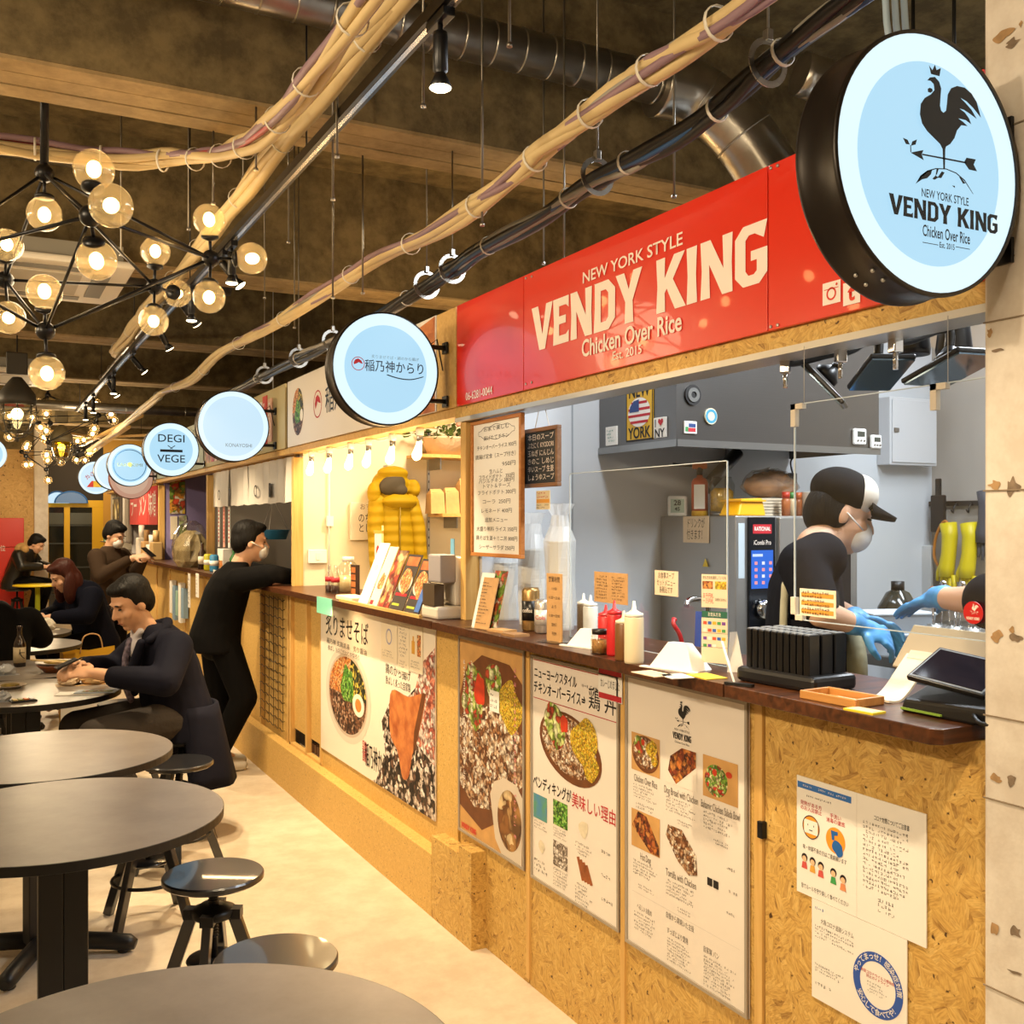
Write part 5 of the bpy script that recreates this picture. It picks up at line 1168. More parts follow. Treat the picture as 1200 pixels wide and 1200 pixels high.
b = MB(); b.poly([(-0.018, -0.014), (0.018, -0.014), (0, 0.018)], -0.002, 0.001); o = b.build('warning_sticker', M('warning_yellow', '#d8b81c', 0.5)); o.location = P(827, 660, X=2.546); o.rotation_euler = (0, 0, RZ); tag(o, 'yellow triangular warning sticker on the oven side', 'sticker')
# things on top of the oven (z 1.578)
ZO = 1.578
def onoven(u, Y=3.15): p = P(u, 610, Y=Y); return Vector((p.x, Y, ZO))
def onside(u, X=2.62): p = P(u, 610, X=X); return Vector((X, p.y, ZO))
p = onside(794, 2.585); o = thing('thermometer', 'small white digital thermometer standing on the oven', 'thermometer', p, R(-40))
MB().box(-0.04, 0.04, -0.012, 0.012, 0, 0.085).build('case', WHITE, o, bevel=0.008); MB().box(-0.028, 0.028, -0.0135, -0.011, 0.015, 0.072).build('display', M('lcd_pale', '#a9bcae', 0.3), o)
T('28', 0, 0.055, 0.03, INK, o, -0.0142, bold=0.02); T('45', 0, 0.03, 0.022, INK, o, -0.0142, bold=0.02)
p = onside(820, 2.645); o = thing('gas_torch', 'red and yellow gas canister with torch head on the oven', 'torch', p, R(-40))
MB().lathe([(0.0, 0.0), (0.034, 0.0), (0.034, 0.02), (0.034, 0.022)], 24).build('base_band', M('torch_yellow', '#d8a51c', 0.4), o)
MB().lathe([(0.034, 0.022), (0.034, 0.14), (0.026, 0.155), (0.014, 0.16), (0.012, 0.17), (0.0, 0.17)], 24).build('canister', M('torch_red', '#c25a3a', 0.4), o); MB().box(-0.022, 0.022, -0.0352, -0.033, 0.03, 0.13).build('label', PAPER, o)
b = MB(); b.lathe([(0.012, 0.17), (0.014, 0.2), (0.0, 0.205)], 14); b.tube([(0, 0, 0.19), (-0.03, 0, 0.21), (-0.11, 0, 0.215)], 0.007, 8); b.build('burner', BLACKM, o); MB().box(-0.03, 0.03, -0.012, 0.012, 0.195, 0.22).build('lever', M('torch_orange', '#cf6a2a', 0.4), o, bevel=0.004)
p = onside(846, 2.70); o = thing('storage_jar', 'glass jar of yellow pasta upside down on the oven', 'jar', p)
MB().lathe([(0.048, 0.018), (0.052, 0.03), (0.052, 0.13), (0.04, 0.15), (0.04, 0.16)], 24).build('glass', GLASS, o); MB().lathe([(0, 0.02), (0.045, 0.02), (0.046, 0.1), (0.03, 0.115), (0, 0.112)], 20).build('contents', M('jar_macaroni', '#c99a2c', 0.6, var=0.3, vscale=80), o); MB().lathe([(0, 0), (0.05, 0), (0.05, 0.018), (0, 0.018)], 24).build('lid', STEEL, o)
p = onoven(872, 3.10); o = thing('food_box', 'bright yellow moulded plastic box on the oven', 'box', p, R(8))
b = MB(); b.add([(-0.09, -0.05, 0), (0.07, -0.05, 0), (0.07, 0.05, 0), (-0.09, 0.05, 0), (-0.06, -0.04, 0.065), (0.06, -0.04, 0.07), (0.06, 0.04, 0.07), (-0.06, 0.04, 0.065)], [(0,3,2,1),(4,5,6,7),(0,1,5,4),(1,2,6,5),(2,3,7,6),(3,0,4,7)]); b.build('body', M('bright_yellow_plastic', '#e5a915', 0.35), o, bevel=0.006)
MB().box(-0.075, 0.065, -0.053, 0.053, 0.055, 0.062).build('lip', M('bright_yellow_plastic', '#e5a915', 0.35), o)
p = onoven(902, 3.22); o = thing('bread_loaf', 'brown bread loaf wrapped in clear film on stacked trays', 'bread', (p.x, p.y, p.z + 0.075), 0)
b = MB(); b.ball((-0.03, 0, 0.05), (0.085, 0.07, 0.05), 20, 12); b.ball((0.06, 0, 0.045), (0.065, 0.065, 0.045), 20, 12); b.ball((0.01, -0.02, 0.075), (0.07, 0.05, 0.03), 20, 12); q_ = random.Random(1); b.v = [(x * q_.uniform(.93, 1.07), y, max(-0.001, z * q_.uniform(.93, 1.07))) for x, y, z in b.v]; b.build('loaf', M('bread_crust', '#a8713c', 0.7, var=0.4, vscale=22, spec=0.1), o)
b = MB(); b.ball((0, 0, 0.055), (0.14, 0.085, 0.062), 16, 9); b.v = [(x * q_.uniform(.9, 1.1), y * q_.uniform(.9, 1.1), max(-0.002, z * q_.uniform(.9, 1.1))) for x, y, z in b.v]; b.sm = [False] * len(b.f); b.build('film_wrap', cloudy('film', '#c9b9a4', 0.32), o)
for k in range(6):
    o = MB().box(-0.13, 0.13, -0.08, 0.08, 0, 0.0105).build('paper_tray', M('pale_card', '#cdbfa6', 0.6), None, 0.002, (p.x, p.y, ZO + k * 0.0122)); tag(o, 'pale flat paper tray stacked under the wrapped loaf', 'tray', 'paper trays on the oven')
for k, (u, c) in enumerate(((921, '#a8341c'), (928, '#3f7a34'), (935, '#b5541c'))):
    p = onoven(u, 3.08 + 0.02 * k); o = thing('spice_bottle', ['spice bottle with a red cap on the oven', 'spice bottle with a green cap on the oven', 'spice bottle with an orange cap on the oven'][k], 'bottle', p, 0, 'spice bottles on the oven')
    MB().lathe([(0, 0), (0.017, 0), (0.018, 0.06), (0.014, 0.07), (0, 0.07)], 14).build('bottle', M('spice_%d' % k, ['#9a5a30', '#c9b088', '#8a4a20'][k], 0.4), o); MB().lathe([(0.015, 0.07), (0.016, 0.095), (0, 0.095)], 14).build('cap', M('cap_%s' % c[1:], c, 0.4), o)
p = onoven(951, 3.1); o = thing('paper_cup', 'plain white paper cup on the oven behind the cook', 'cup', p); MB().lathe([(0, 0), (0.032, 0), (0.042, 0.095), (0.044, 0.097), (0.041, 0.095), (0.031, 0.004), (0, 0.004)], 24).build('cup', PAPER, o)
p = P(930, 562, Y=3.5); o = thing('wall_socket', 'black plug and cord on the wall above the oven', 'socket', (p.x, 3.527, p.z)); MB().box(-0.02, 0.02, -0.03, 0, -0.03, 0.03).build('plug', BLACK, o, bevel=0.004); MB().tube(catmull([(0, -0.02, 0.03), (-0.02, -0.03, 0.08), (0.02, -0.02, 0.12), (-0.01, -0.01, 0.16)], 5), 0.004, 6).build('cord', BLACK, o)
# pipe behind the oven and white cabinet
a, b2 = P(826, 572, Y=3.492), P(865, 530, Y=3.492)
o = thing('vent_pipe', 'slanting grey vent pipe rising behind the gas torch', 'pipe', a); MB().tube([(0, 0, 0), b2 - a], 0.028, 14).build('pipe', HOODM, o); MB().tube([(0, 0, 0), (b2 - a) * 0.1], 0.033, 14).build('collar', STEEL, o)
p0, p1 = P(1033, 545, Y=3.5), P(1088, 470, Y=3.5)
o = thing('panel_box', 'white electrical cabinet on the kitchen wall beside the hood', 'cabinet', (p0.x, 3.45, p0.z)); w_, h_ = p1.x - p0.x, p1.z - p0.z
MB().box(0, w_, 0, 0.078, 0, h_).build('case', M('cabinet_white', '#c4c4c6', 0.45), o, bevel=0.004); MB().box(0.012, w_ - 0.012, -0.006, 0, 0.012, h_ - 0.012).build('door', M('cabinet_white', '#c4c4c6', 0.45), o, bevel=0.002); MB().box(0.02, 0.05, -0.012, -0.006, h_ * 0.48, h_ * 0.54).build('latch', GREYINK, o)

# sink
sk = thing('sink_unit', 'stainless sink unit with a small tap behind the counter', 'sink', (1.98, 2.68, 0))
b = MB(); b.box(0, 0.46, 0, 0.03, 1.0, 1.06); b.box(0, 0.46, 0.37, 0.4, 1.0, 1.06); b.box(0, 0.03, 0.03, 0.37, 1.0, 1.06); b.box(0.43, 0.46, 0.03, 0.37, 1.0, 1.06); b.build('rim', STEEL, sk)
b = MB(); b.box(0.03, 0.43, 0.03, 0.37, 0.8, 0.81); b.build('bowl_floor', STEEL, sk); MB().box(0.0, 0.46, 0.0, 0.4, 0.0, 0.8).build('cabinet', HOODM, sk)
for q in ((0, 0.46, 0, 0.02), (0, 0.46, 0.38, 0.4)): MB().box(q[0], q[1], q[2], q[3], 0.8, 1.0).build('bowl_side', STEEL, sk)
for q in ((0, 0.02), (0.44, 0.46)): MB().box(q[0], q[1], 0.02, 0.38, 0.8, 1.0).build('bowl_side', STEEL, sk)
MB().tube(catmull([(0.42, 0.34, 1.06), (0.42, 0.34, 1.24), (0.38, 0.33, 1.27), (0.32, 0.32, 1.27), (0.30, 0.31, 1.25)], 5), 0.011, 10).build('tap', CHROME, sk)
o = thing('sink_brush', 'red handled brush standing up in the sink', 'brush', P(797, 752, X=2.14)); MB().tube(catmull([(0.02, 0, -0.06), (0, 0, 0.02), (-0.02, 0.01, 0.06), (-0.01, 0.02, 0.075)], 4), [0.008] * 12 + [0.011], 8).build('handle', M('red_plastic', '#c0282a', 0.35), o); MB().box(0.0, 0.05, -0.015, 0.015, -0.09, -0.06).build('head', WHITE, o)
o = thing('scraper', 'blue plastic scraper leaning in the sink', 'scraper', P(817, 748, X=2.16), R(30)); MB().bar((0, 0, -0.08), (0.015, 0, 0.09), 0.02, 0.008).build('handle', M('blue_plastic', '#2a4fae', 0.35), o); MB().bar((0, 0, -0.14), (0, 0, -0.08), 0.05, 0.006).build('blade', M('blue_plastic', '#2a4fae', 0.35), o)

# steel work table at the back with boxes, jug, utensils
wt = thing('work_table', 'steel work table behind the cook with plastic boxes on it', 'table', (2.85, 1.45, 0))
MB().box(0, 0.75, 0, 1.45, 1.04, 1.08).build('top', STEEL, wt, bevel=0.004)
for x in (0.03, 0.70):
    for y in (0.03, 1.40): MB().box(x - 0.02, x + 0.02, y - 0.02, y + 0.02, 0, 1.04).build('leg', STEEL, wt)
MB().box(0.02, 0.73, 0.02, 1.43, 0.3, 0.32).build('shelf', STEEL, wt)
CLEARP = thin_glass('milky_plastic', (0.80, 0.84, 0.88), 0.2, 0.3)
ZT = 1.08
def onwork(u, v): return P(u, v, Z=ZT)
for k in range(2):
    p = onwork(1046, 764); o = thing('food_container', ['milky plastic food container with a blue label on the work table', 'milky plastic food container stacked on the labelled one'][k], 'container', (p.x, p.y, ZT + k * 0.075), R(-18))
    b = MB(); b.add([(-0.11, -0.075, 0), (0.11, -0.075, 0), (0.11, 0.075, 0), (-0.11, 0.075, 0), (-0.12, -0.085, 0.066), (0.12, -0.085, 0.066), (0.12, 0.085, 0.066), (-0.12, 0.085, 0.066)], [(0,3,2,1),(0,1,5,4),(1,2,6,5),(2,3,7,6),(3,0,4,7)]); b.build('tub', M('milk_plastic', '#aeb6c0', 0.35, trans=0.2), o)
    MB().box(-0.126, 0.126, -0.09, 0.09, 0.066, 0.0745).build('lid', M('milk_lid', '#c3cbd4', 0.35), o, bevel=0.003)
    if k == 0: MB().box(0.0, 0.075, -0.087, -0.083, 0.02, 0.045).build('label', M('label_blue', '#2f5fae', 0.4), o)
p = onwork(1052, 735); p = P(1052, 728, X=3.3); o = thing('glass_jug', 'dark glass jug with a cap behind the plastic boxes', 'jug', (p.x, p.y, ZT)); MB().lathe([(0, 0), (0.075, 0), (0.08, 0.02), (0.078, 0.13), (0.045, 0.19), (0.024, 0.2), (0.024, 0.215)], 24).build('jug', M('dark_oil_glass', '#2c2a22', 0.15, spec=0.7), o); MB().lathe([(0.026, 0.2), (0.026, 0.235), (0, 0.235)], 18).build('cap', BLACK, o)
for k, (u, v, X) in enumerate(((1098, 757, 2.95), (1120, 757, 2.95), (1142, 757, 2.95), (1082, 752, 3.15))):
    p = P(u, v, X=X); o = thing('utensil_pot', ['steel utensil pot holding ladles and whisks', 'perforated steel pot holding spoons', 'steel pot of tongs near the pillar', 'brown seasoning tin on the work table'][k], 'pot', (p.x, p.y, ZT))
    if k < 3:
        MB().lathe([(0, 0), (0.031, 0), (0.032, 0.12), (0.030, 0.12), (0.029, 0.004), (0, 0.004)], 20).build('pot', STEEL, o)
        for j in range(8): MB().lathe([(0.0, 0), (0.005, 0.0)], 8, Matrix.Translation((0.0324 * math.cos(-2.2 + 0.3 * (j % 4)), 0.0324 * math.sin(-2.2 + 0.3 * (j % 4)), 0.04 + 0.04 * (j // 4))) @ Matrix.Rotation(R(90), 4, 'X')).build('hole', INK, o)
        for j in range(4):
            g = j * 1.7 + k; tip = (0.03 * math.cos(g), 0.018 * math.sin(g), 0.19 + 0.02 * j); MB().tube([(0.01 * math.cos(g), 0.01 * math.sin(g), 0.01), tip], 0.003, 6).build('utensil_handle', CHROME, o); MB().ball(tip, (0.008, 0.016, 0.024), 10, 7).build('utensil_head', CHROME if j % 2 else M('wood_spoon', '#8a5a34', 0.6), o)
    else:
        MB().lathe([(0, 0), (0.03, 0), (0.03, 0.1), (0, 0.1)], 18).build('tin', M('tin_cream', '#b8a58a', 0.4), o); MB().lathe([(0.031, 0.03), (0.031, 0.08)], 18).build('label', M('tin_brown', '#6a4028', 0.5), o); MB().lathe([(0.03, 0.1), (0.031, 0.112), (0, 0.114)], 18).build('lid', REDINK, o)
p = P(1085, 700, X=4.12); o = thing('chopping_board', 'white plastic chopping board with a slot leaning at the wall', 'board', (4.15, p.y + 0.1, 1.08), RZ)
MB().box(-0.12, 0.12, -0.02, 0.0, 0.0, 0.36).build('board', M('board_white', '#b9b9b8', 0.5), o, bevel=0.004); MB().box(-0.055, 0.055, -0.022, -0.019, 0.29, 0.315).build('slot', M('slot_dark', '#8f8a72', 0.6), o)
o = thing('back_counter', 'steel back counter along the kitchen wall', 'counter', (3.82, 1.5, 0)); MB().box(0, 0.37, 0, 1.9, 1.03, 1.08).build('top', STEEL, o); MB().box(0.02, 0.37, 0.02, 1.88, 0, 1.03).build('cabinet', HOODM, o)
# hanging gloves and hook rail
YEL = M('yellow_rubber', '#c9b400', 0.45); GRB = M('grey_rubber', '#3f4048', 0.55)
p = P(1112, 590, X=4.15); hr = thing('hook_rail', 'dark hook rail with hanging tools on the kitchen wall', 'rail', (4.19, p.y + 0.2, p.z), RZ)
MB().box(0, 0.62, -0.012, 0, -0.012, 0.012).build('bar', BLACKM, hr)
for k in range(7): MB().tube(catmull([(0.05 + k * 0.085, -0.012, 0), (0.05 + k * 0.085, -0.03, -0.02), (0.05 + k * 0.085, -0.035, -0.045), (0.05 + k * 0.085, -0.05, -0.03)], 3), 0.004, 6).build('hook', BLACKM, hr)
def glove(label, base, mat, flip, s=1.0, rz=RZ):
    o = thing('rubber_glove', label, 'glove', base, rz)
    b = MB(); n = 14; prof = [(0.0, 0.052), (0.06, 0.05), (0.14, 0.046), (0.2, 0.05), (0.25, 0.046)]
    pts = [Vector((0.01 * math.sin(z * 20), 0, -z)) * s for z, r in prof]; b.tube(pts, [r * s * 0.72 for z, r in prof], n)
    b.build('cuff', mat, o)
    for k in range(4): MB().tube([Vector((-0.03 + 0.02 * k, 0, -0.24)) * s, Vector((-0.034 + 0.022 * k, 0.005, -0.30)) * s, Vector((-0.036 + 0.024 * k, 0.0, -0.34 + abs(k - 1.5) * 0.012)) * s], [0.012 * s, 0.0105 * s, 0.006 * s], 8).build('finger', mat, o)
    MB().tube([Vector((0.03 * flip, 0, -0.18)) * s, Vector((0.055 * flip, 0.0, -0.23)) * s, Vector((0.06 * flip, 0, -0.27)) * s], [0.013 * s, 0.011 * s, 0.007 * s], 8).build('thumb', mat, o)
for k, u in enumerate((1106, 1130)):
    p = P(u, 618, X=4.05); glove(['long yellow rubber glove hanging by the hook rail', 'second yellow rubber glove hanging nearer the pillar'][k], (4.08, p.y, p.z + 0.02), YEL, -1, 1.02)
p = P(1147, 575, X=4.05); glove('dark grey rubber glove drooping from the hook rail', (4.09, p.y, p.z), GRB, 1, 0.95)
p = P(1104, 640, X=4.1); o = thing('cord_loop', 'orange cord loop hanging beside the yellow gloves', 'cord', (4.12, p.y, p.z), RZ); MB().tube(catmull([(0, 0, 0.12), (-0.05, 0, 0.05), (-0.06, 0, -0.06), (0, 0, -0.12), (0.05, 0, -0.05), (0.03, 0, 0.06)], 5, True), 0.007, 7, closed=True).build('loop', M('orange_cord', '#b5701c', 0.5), o)
p = P(1098, 585, X=4.12); o = thing('black_grater', 'black handled grater hanging from the hook rail', 'grater', (4.14, p.y, p.z), RZ); MB().box(-0.04, 0.04, -0.02, 0, -0.16, 0.02).build('blade', BLACKM, o, bevel=0.006); MB().box(-0.015, 0.015, -0.018, -0.002, 0.0, 0.1).build('handle', BLACK, o, bevel=0.005)
p = P(1077, 652, X=4.15); o = MB().disc(0, 0, 0.02, y=-0.004, t=0.003).build('round_sticker', INK); o.location = (4.196, p.y, p.z); o.rotation_euler = (0, 0, RZ); tag(o, 'small dark round sticker on the kitchen back wall', 'sticker')

# ------------------------------------------------------------------ hanging boards
def hung_board(label, u0, u1, v0, v1, X, frame, sheet, name, cat, tilt=0.0, fw=0.014, marks=None):
    um = (u0 + u1) / 2; a, b2 = P(u0, 613, X=X), P(u1, 613, X=X); z0, z1 = P(um, v1, X=X).z, P(um, v0, X=X).z
    o = thing(name, label, cat, (X, a.y, z0), RZ); w_, h_ = a.y - b2.y, z1 - z0
    MB().box(fw, w_ - fw, -0.006, 0.0, fw, h_ - fw).build('panel', sheet, o)
    for q in ((0, w_, 0, fw), (0, w_, h_ - fw, h_), (0, fw, fw, h_ - fw), (w_ - fw, w_, fw, h_ - fw)): MB().box(q[0], q[1], -0.014, 0.004, q[2], q[3]).build('frame_rail', frame, o, bevel=0.002)
    for x in (w_ * 0.3, w_ * 0.7): MB().tube([(x, 0, h_), (w_ * 0.5 + (x - w_ * 0.5) * 0.3, 0, 1.96 - z0)], 0.0015, 5).build('cord', PAPER, o)
    if marks: marks(o, w_, h_)
    return o
FRM = wood_material('orange_wood_frame', '#a8662c', '#c08040', 0.5)
def wb(o, w_, h_):
    rows = ['お家で楽しむ', '揚げたてチキン', 'チキンオーバーライス 900円', '唐揚げ定食（スープ付き）', '950円', '生ハムと\nフライドポテト   350円', 'バジルチキン 380円\nトマト＆チーズ', 'フライドポテト 300円', 'コーラ  250円', 'レモネード 400円', '追加メニュー', '大盛り無料 ライス 350円', '鶏そば生姜＋ミニ丼 800円', 'シーザーサラダ 250円']
    for k, s in enumerate(rows): T(s, w_ * (0.5 if k != 4 else 0.75), h_ * (0.925 - k * 0.066), 0.019, INK, o, -0.0066, width=w_ * [0.5, 0.5, 0.78, 0.8, 0.25, 0.7, 0.7, 0.75, 0.55, 0.6, 0.45, 0.8, 0.82, 0.7][k])
    b = MB(); b.tube([(w_ * (0.5 + 0.36 * math.cos(g)), -0.0064, h_ * (0.9 + 0.05 * math.sin(g) + 0.006 * math.sin(9 * g))) for g in [2 * pi * i / 60 for i in range(60)]], 0.0008, 4, closed=True); b.build('scribble', INK, o)
hung_board('white menu board in an orange wood frame under the red sign', 555, 614, 489, 653, 1.69, FRM, PAPER, 'menu_board', 'menu board', marks=wb)
def cb(o, w_, h_):
    for k, s in enumerate(['本日のスープ', 'ぶたにく KYODORI', '玉ねぎ にんじん', 'きのこ しめじ', '辛いスープ 生姜', 'しょうゆスープ']): T(s, w_ * 0.5, h_ * (0.84 - k * 0.135), 0.024, SIGNW, o, -0.0066, width=w_ * 0.72)
hung_board('small hanging blackboard with chalk writing in a wooden frame', 615, 657, 501, 571, 1.735, WALNUT and wood_material('brown_frame', '#6f4a2c', '#8a6240', 0.5), M('chalkboard', '#22262a', 0.6), 'chalk_board', 'blackboard', marks=cb)
side_card('small orange striped notice hanging below the blackboard', 629, 645, 575, 597, 1.735, M('notice_cream', '#d9c9a6', 0.6), lambda o, w_, h_, y: (MB().rect(0.003, w_ - 0.003, h_ * 0.35, h_ * 0.55, y).build('band', M('notice_orange', '#d8973a', 0.6), o), print_rows(o, 0.004, w_ - 0.004, h_ * 0.58, h_ * 0.95, 2, REDINK, y, 3), print_rows(o, 0.004, w_ - 0.004, h_ * 0.04, h_ * 0.3, 2, INK, y, 4)))

# ------------------------------------------------------------------ acrylic screens
def acrylic(label, u0, u1, zt, zb, X, extra=None):
    a, b2 = P(u0, 613, X=X), P(u1, 613, X=X); o = thing('acrylic_screen', label, 'screen', (X, a.y, zb), RZ); w_, h_ = a.y - b2.y, zt - zb
    MB().box(0, w_, -0.0015, 0.0015, 0, h_).build('sheet', ACRYL, o)
    EDG = M('acrylic_edge', '#b9c4cc', 0.2)
    for q in ((0, 0.003, 0, h_), (0, w_, h_ - 0.002, h_), (0, w_, 0, 0.002), (w_ - 0.003, w_, 0, h_)): MB().box(q[0], q[1], -0.0018, 0.0018, q[2], q[3]).build('edge', EDG, o)
    return o, w_, h_
s1, w1_, h1_ = acrylic('clear acrylic screen hanging on cords before the cook', 931, 1160, 1.815, 1.335, 1.62)
WBK = M('cream_bracket', '#cfc4b2', 0.5)
for x, z in ((0.0, h1_), (w1_ - 0.12, h1_), (0.0, 0.0)):
    sgn = -1 if z > 0.1 else 1
    b = MB(); b.box(x - 0.006, x + 0.03, -0.006, 0.006, z - (0.012 if sgn < 0 else 0), z + (0.012 if sgn > 0 else 0)); b.box(x - 0.006, x + 0.008, -0.006, 0.006, min(z, z + sgn * 0.05), max(z, z + sgn * 0.05)); b.build('corner_clip', WBK, s1)
for x in (0.03, w1_ - 0.09): MB().tube([(x, 0, h1_), (x, 0, 1.94 - 1.335)], 0.001, 5).build('cord', M('clear_cord', '#a8a49c', 0.4), s1)
s2_, w2_, h2_ = acrylic('clear acrylic screen standing on the worktop behind the squeeze bottles', 668, 853, 1.712, 1.178, 1.72)
for x in (0.05, w2_ - 0.05): MB().box(x - 0.04, x + 0.04, -0.013, 0.013, 0.0, 0.006).build('foot', ACRYL, s2_)
def plain(o, w_, h_, y): print_rows(o, w_ * 0.06, w_ * 0.94, h_ * 0.08, h_ * 0.92, 7, INK, y, int(w_ * 1e4), fill=0.75)
side_card('kraft notice of fine print stuck on the standing screen', 697, 736, 671, 707, 1.716, KRAFT, lambda o, w_, h_, y: (print_rows(o, w_ * .06, w_ * .46, h_ * .1, h_ * .9, 8, INK, y, 8), print_rows(o, w_ * .54, w_ * .95, h_ * .1, h_ * .9, 8, INK, y, 9)))
side_card('peach handwritten note stuck crooked on the standing screen', 768, 795, 669, 698, 1.716, NOTE, lambda o, w_, h_, y: T('お食事スープ\nセットメニュー\n各税込です', w_ / 2, h_ * 0.5, 0.02, INK, o, y, width=w_ * 0.8))
def yl(o, w_, h_, y):
    for k in range(3): MB().rect(w_ * .05, w_ * .95, h_ * (0.1 + 0.3 * k), h_ * (0.26 + 0.3 * k), y).build('band', M('notice_orange', '#d8973a', 0.6), o)
    print_rows(o, w_ * .08, w_ * .92, h_ * .05, h_ * .95, 6, M('dark_brown_ink', '#3a2212', 0.6), y - 0.0005, 12, dense=0.9)
side_card('orange striped notice card on the hanging screen before the cook', 938, 980, 691, 723, 1.616, PAPERW, yl)
st_p = P(1141, 718, X=1.614); o = thing('round_sticker', 'red round rooster sticker on the hanging screen by the pillar', 'sticker', (1.614, st_p.y, st_p.z), RZ)
MB().disc(0, 0, 0.0205, y=-0.002, t=0.0015).build('disc', M('sticker_red', '#c21f1f', 0.4), o); rooster_logo(o, 0.001, 0.0005, 0.1, SIGNW, -0.0025); slab_word('VENDY KING', 0, -0.013, 0.005, SIGNW, o, -0.0025, 0.028)

# ------------------------------------------------------------------ clamp lamps under the header
def clamp_lamp(label, u, v, X, tilt, yaw, s=0.1):
    p = P(u, v, X=X); o = thing('clamp_lamp', label, 'lamp', p, yaw)
    DKP = M('black_plastic', '#121215', 0.35)
    rot = Quaternion((1, 0, 0), tilt)
    b = MB(); b.cbox((0, 0, 0), (s * 1.5, s * 2.2, 0.012), rot); b.build('panel', DKP, o, bevel=0.004)
    nrm = rot @ Vector((0, 0, 1)); b = MB(); b.cbox(nrm * -0.008, (s * 1.4, s * 2.1, 0.004), rot); b.build('diffuser', M('lamp_glass', '#5f7486', 0.08, 0.5), o)
    Mx = Matrix.Translation(nrm * 0.012) @ rot.to_matrix().to_4x4(); MB().lathe([(0, 0), (s * 0.42, 0), (s * 0.42, 0.012), (s * 0.3, 0.02), (s * 0.12, 0.035), (0, 0.035)], 22, Mx).build('joint', DKP, o)
    top = Matrix.Rotation(-yaw, 3, 'Z') @ Vector((1.725 - p.x, 0, 1.945 - p.z)); b = MB(); b.tube(catmull([nrm * 0.04, nrm * 0.07 + Vector((0, 0, 0.02)), nrm * 0.05 + (top - nrm * 0.05) * 0.7, top - Vector((0, 0, 0.01))], 5), 0.011, 10); b.build('arm', DKP, o)
    MB().box(top.x - 0.012, top.x + 0.012, top.y - 0.012, top.y + 0.012, top.z - 0.035, top.z).build('clamp', CHROME, o, bevel=0.003); MB().tube([(top.x, top.y, top.z - 0.03), (top.x, top.y, top.z - 0.07)], 0.006, 8).build('clamp_screw', CHROME, o)
clamp_lamp('black flat clamp lamp tilted steeply under the header', 962, 446, 1.84, R(48), R(40), 0.078)
clamp_lamp('black flat clamp lamp in the middle under the header', 1032, 436, 1.85, R(-20), R(-25), 0.07)
clamp_lamp('black flat clamp lamp beside the pillar under the header', 1116, 430, 1.90, R(-14), R(-10), 0.085)
for u, lab in ((1070, 'black bell-shaped lamp head above the middle clamp lamp'), (1118, 'black bell-shaped lamp head near the pillar')):
    p = P(u, 395, X=2.06); o = thing('bell_lamp', lab, 'lamp', p); MB().lathe([(0.0, 0.075), (0.018, 0.07), (0.035, 0.03), (0.042, -0.03), (0.04, -0.045), (0.0, -0.03)], 20).build('shade', M('black_plastic', '#121215', 0.35), o); MB().tube([(0, 0, 0.07), (0, 0, 3.55 - p.z)], 0.005, 6).build('cord', BLACK, o)

# ------------------------------------------------------------------ things on the worktop of the chicken stall
ZC = 1.178
def top(u, v): return P(u, v, Z=ZC)
def squeeze(label, u, v, h, r, col, tipcol=None, X=None):
    p = top(u, v) if X is None else Vector((X, P(u, 613, X=X).y, ZC)); o = thing('squeeze_bottle', label, 'bottle', p, 0, 'squeeze bottles on the worktop')
    m = M('sauce_' + col[1:], col, 0.35); t_ = M('sauce_' + (tipcol or col)[1:], tipcol or col, 0.35)
    MB().lathe([(0, 0), (r * 0.95, 0), (r, 0.006), (r, h * 0.72), (r * 0.9, h * 0.76), (0, h * 0.76)], 24).build('body', m, o)
    MB().lathe([(r * 0.95, h * 0.745), (r * 0.95, h * 0.80), (r * 0.6, h * 0.82), (r * 0.25, h * 0.86), (r * 0.12, h), (0, h)], 24).build('nozzle', t_, o)
    return o
squeeze('large cream squeeze bottle with a white nozzle by the acrylic screen', 743, 777, 0.165, 0.026, '#d6c6a4', '#e8e0d0')
squeeze('brown sauce squeeze bottle behind the cream one', 731, 774, 0.135, 0.024, '#6a431c', '#cfc0a4')
squeeze('red squeeze bottle with a red nozzle', 720, 768, 0.155, 0.022, '#b81f22')
squeeze('broad red squeeze bottle behind the spice jar', 710, 760, 0.13, 0.024, '#c0282a')
squeeze('white squeeze bottle beside the kraft sign', 692, 748, 0.14, 0.024, '#e6e2d8')
squeeze('dark sauce squeeze bottle with a white nozzle', 684, 745, 0.14, 0.022, '#5a4630', '#e6e2d8')
p = top(703, 766); o = thing('spice_jar', 'small glass jar of brown spice with a dark lid', 'jar', p); MB().lathe([(0, 0), (0.025, 0), (0.026, 0.004), (0.026, 0.05), (0.021, 0.056)], 24).build('glass', GLASS, o); MB().lathe([(0, 0.003), (0.023, 0.003), (0.023, 0.04), (0, 0.041)], 20).build('contents', M('spice_grains', '#9a6a2c', 0.7, var=0.4, vscale=200), o); MB().lathe([(0.023, 0.056), (0.024, 0.07), (0, 0.071)], 24).build('lid', M('dark_lid', '#2a2622', 0.3, 0.5), o)
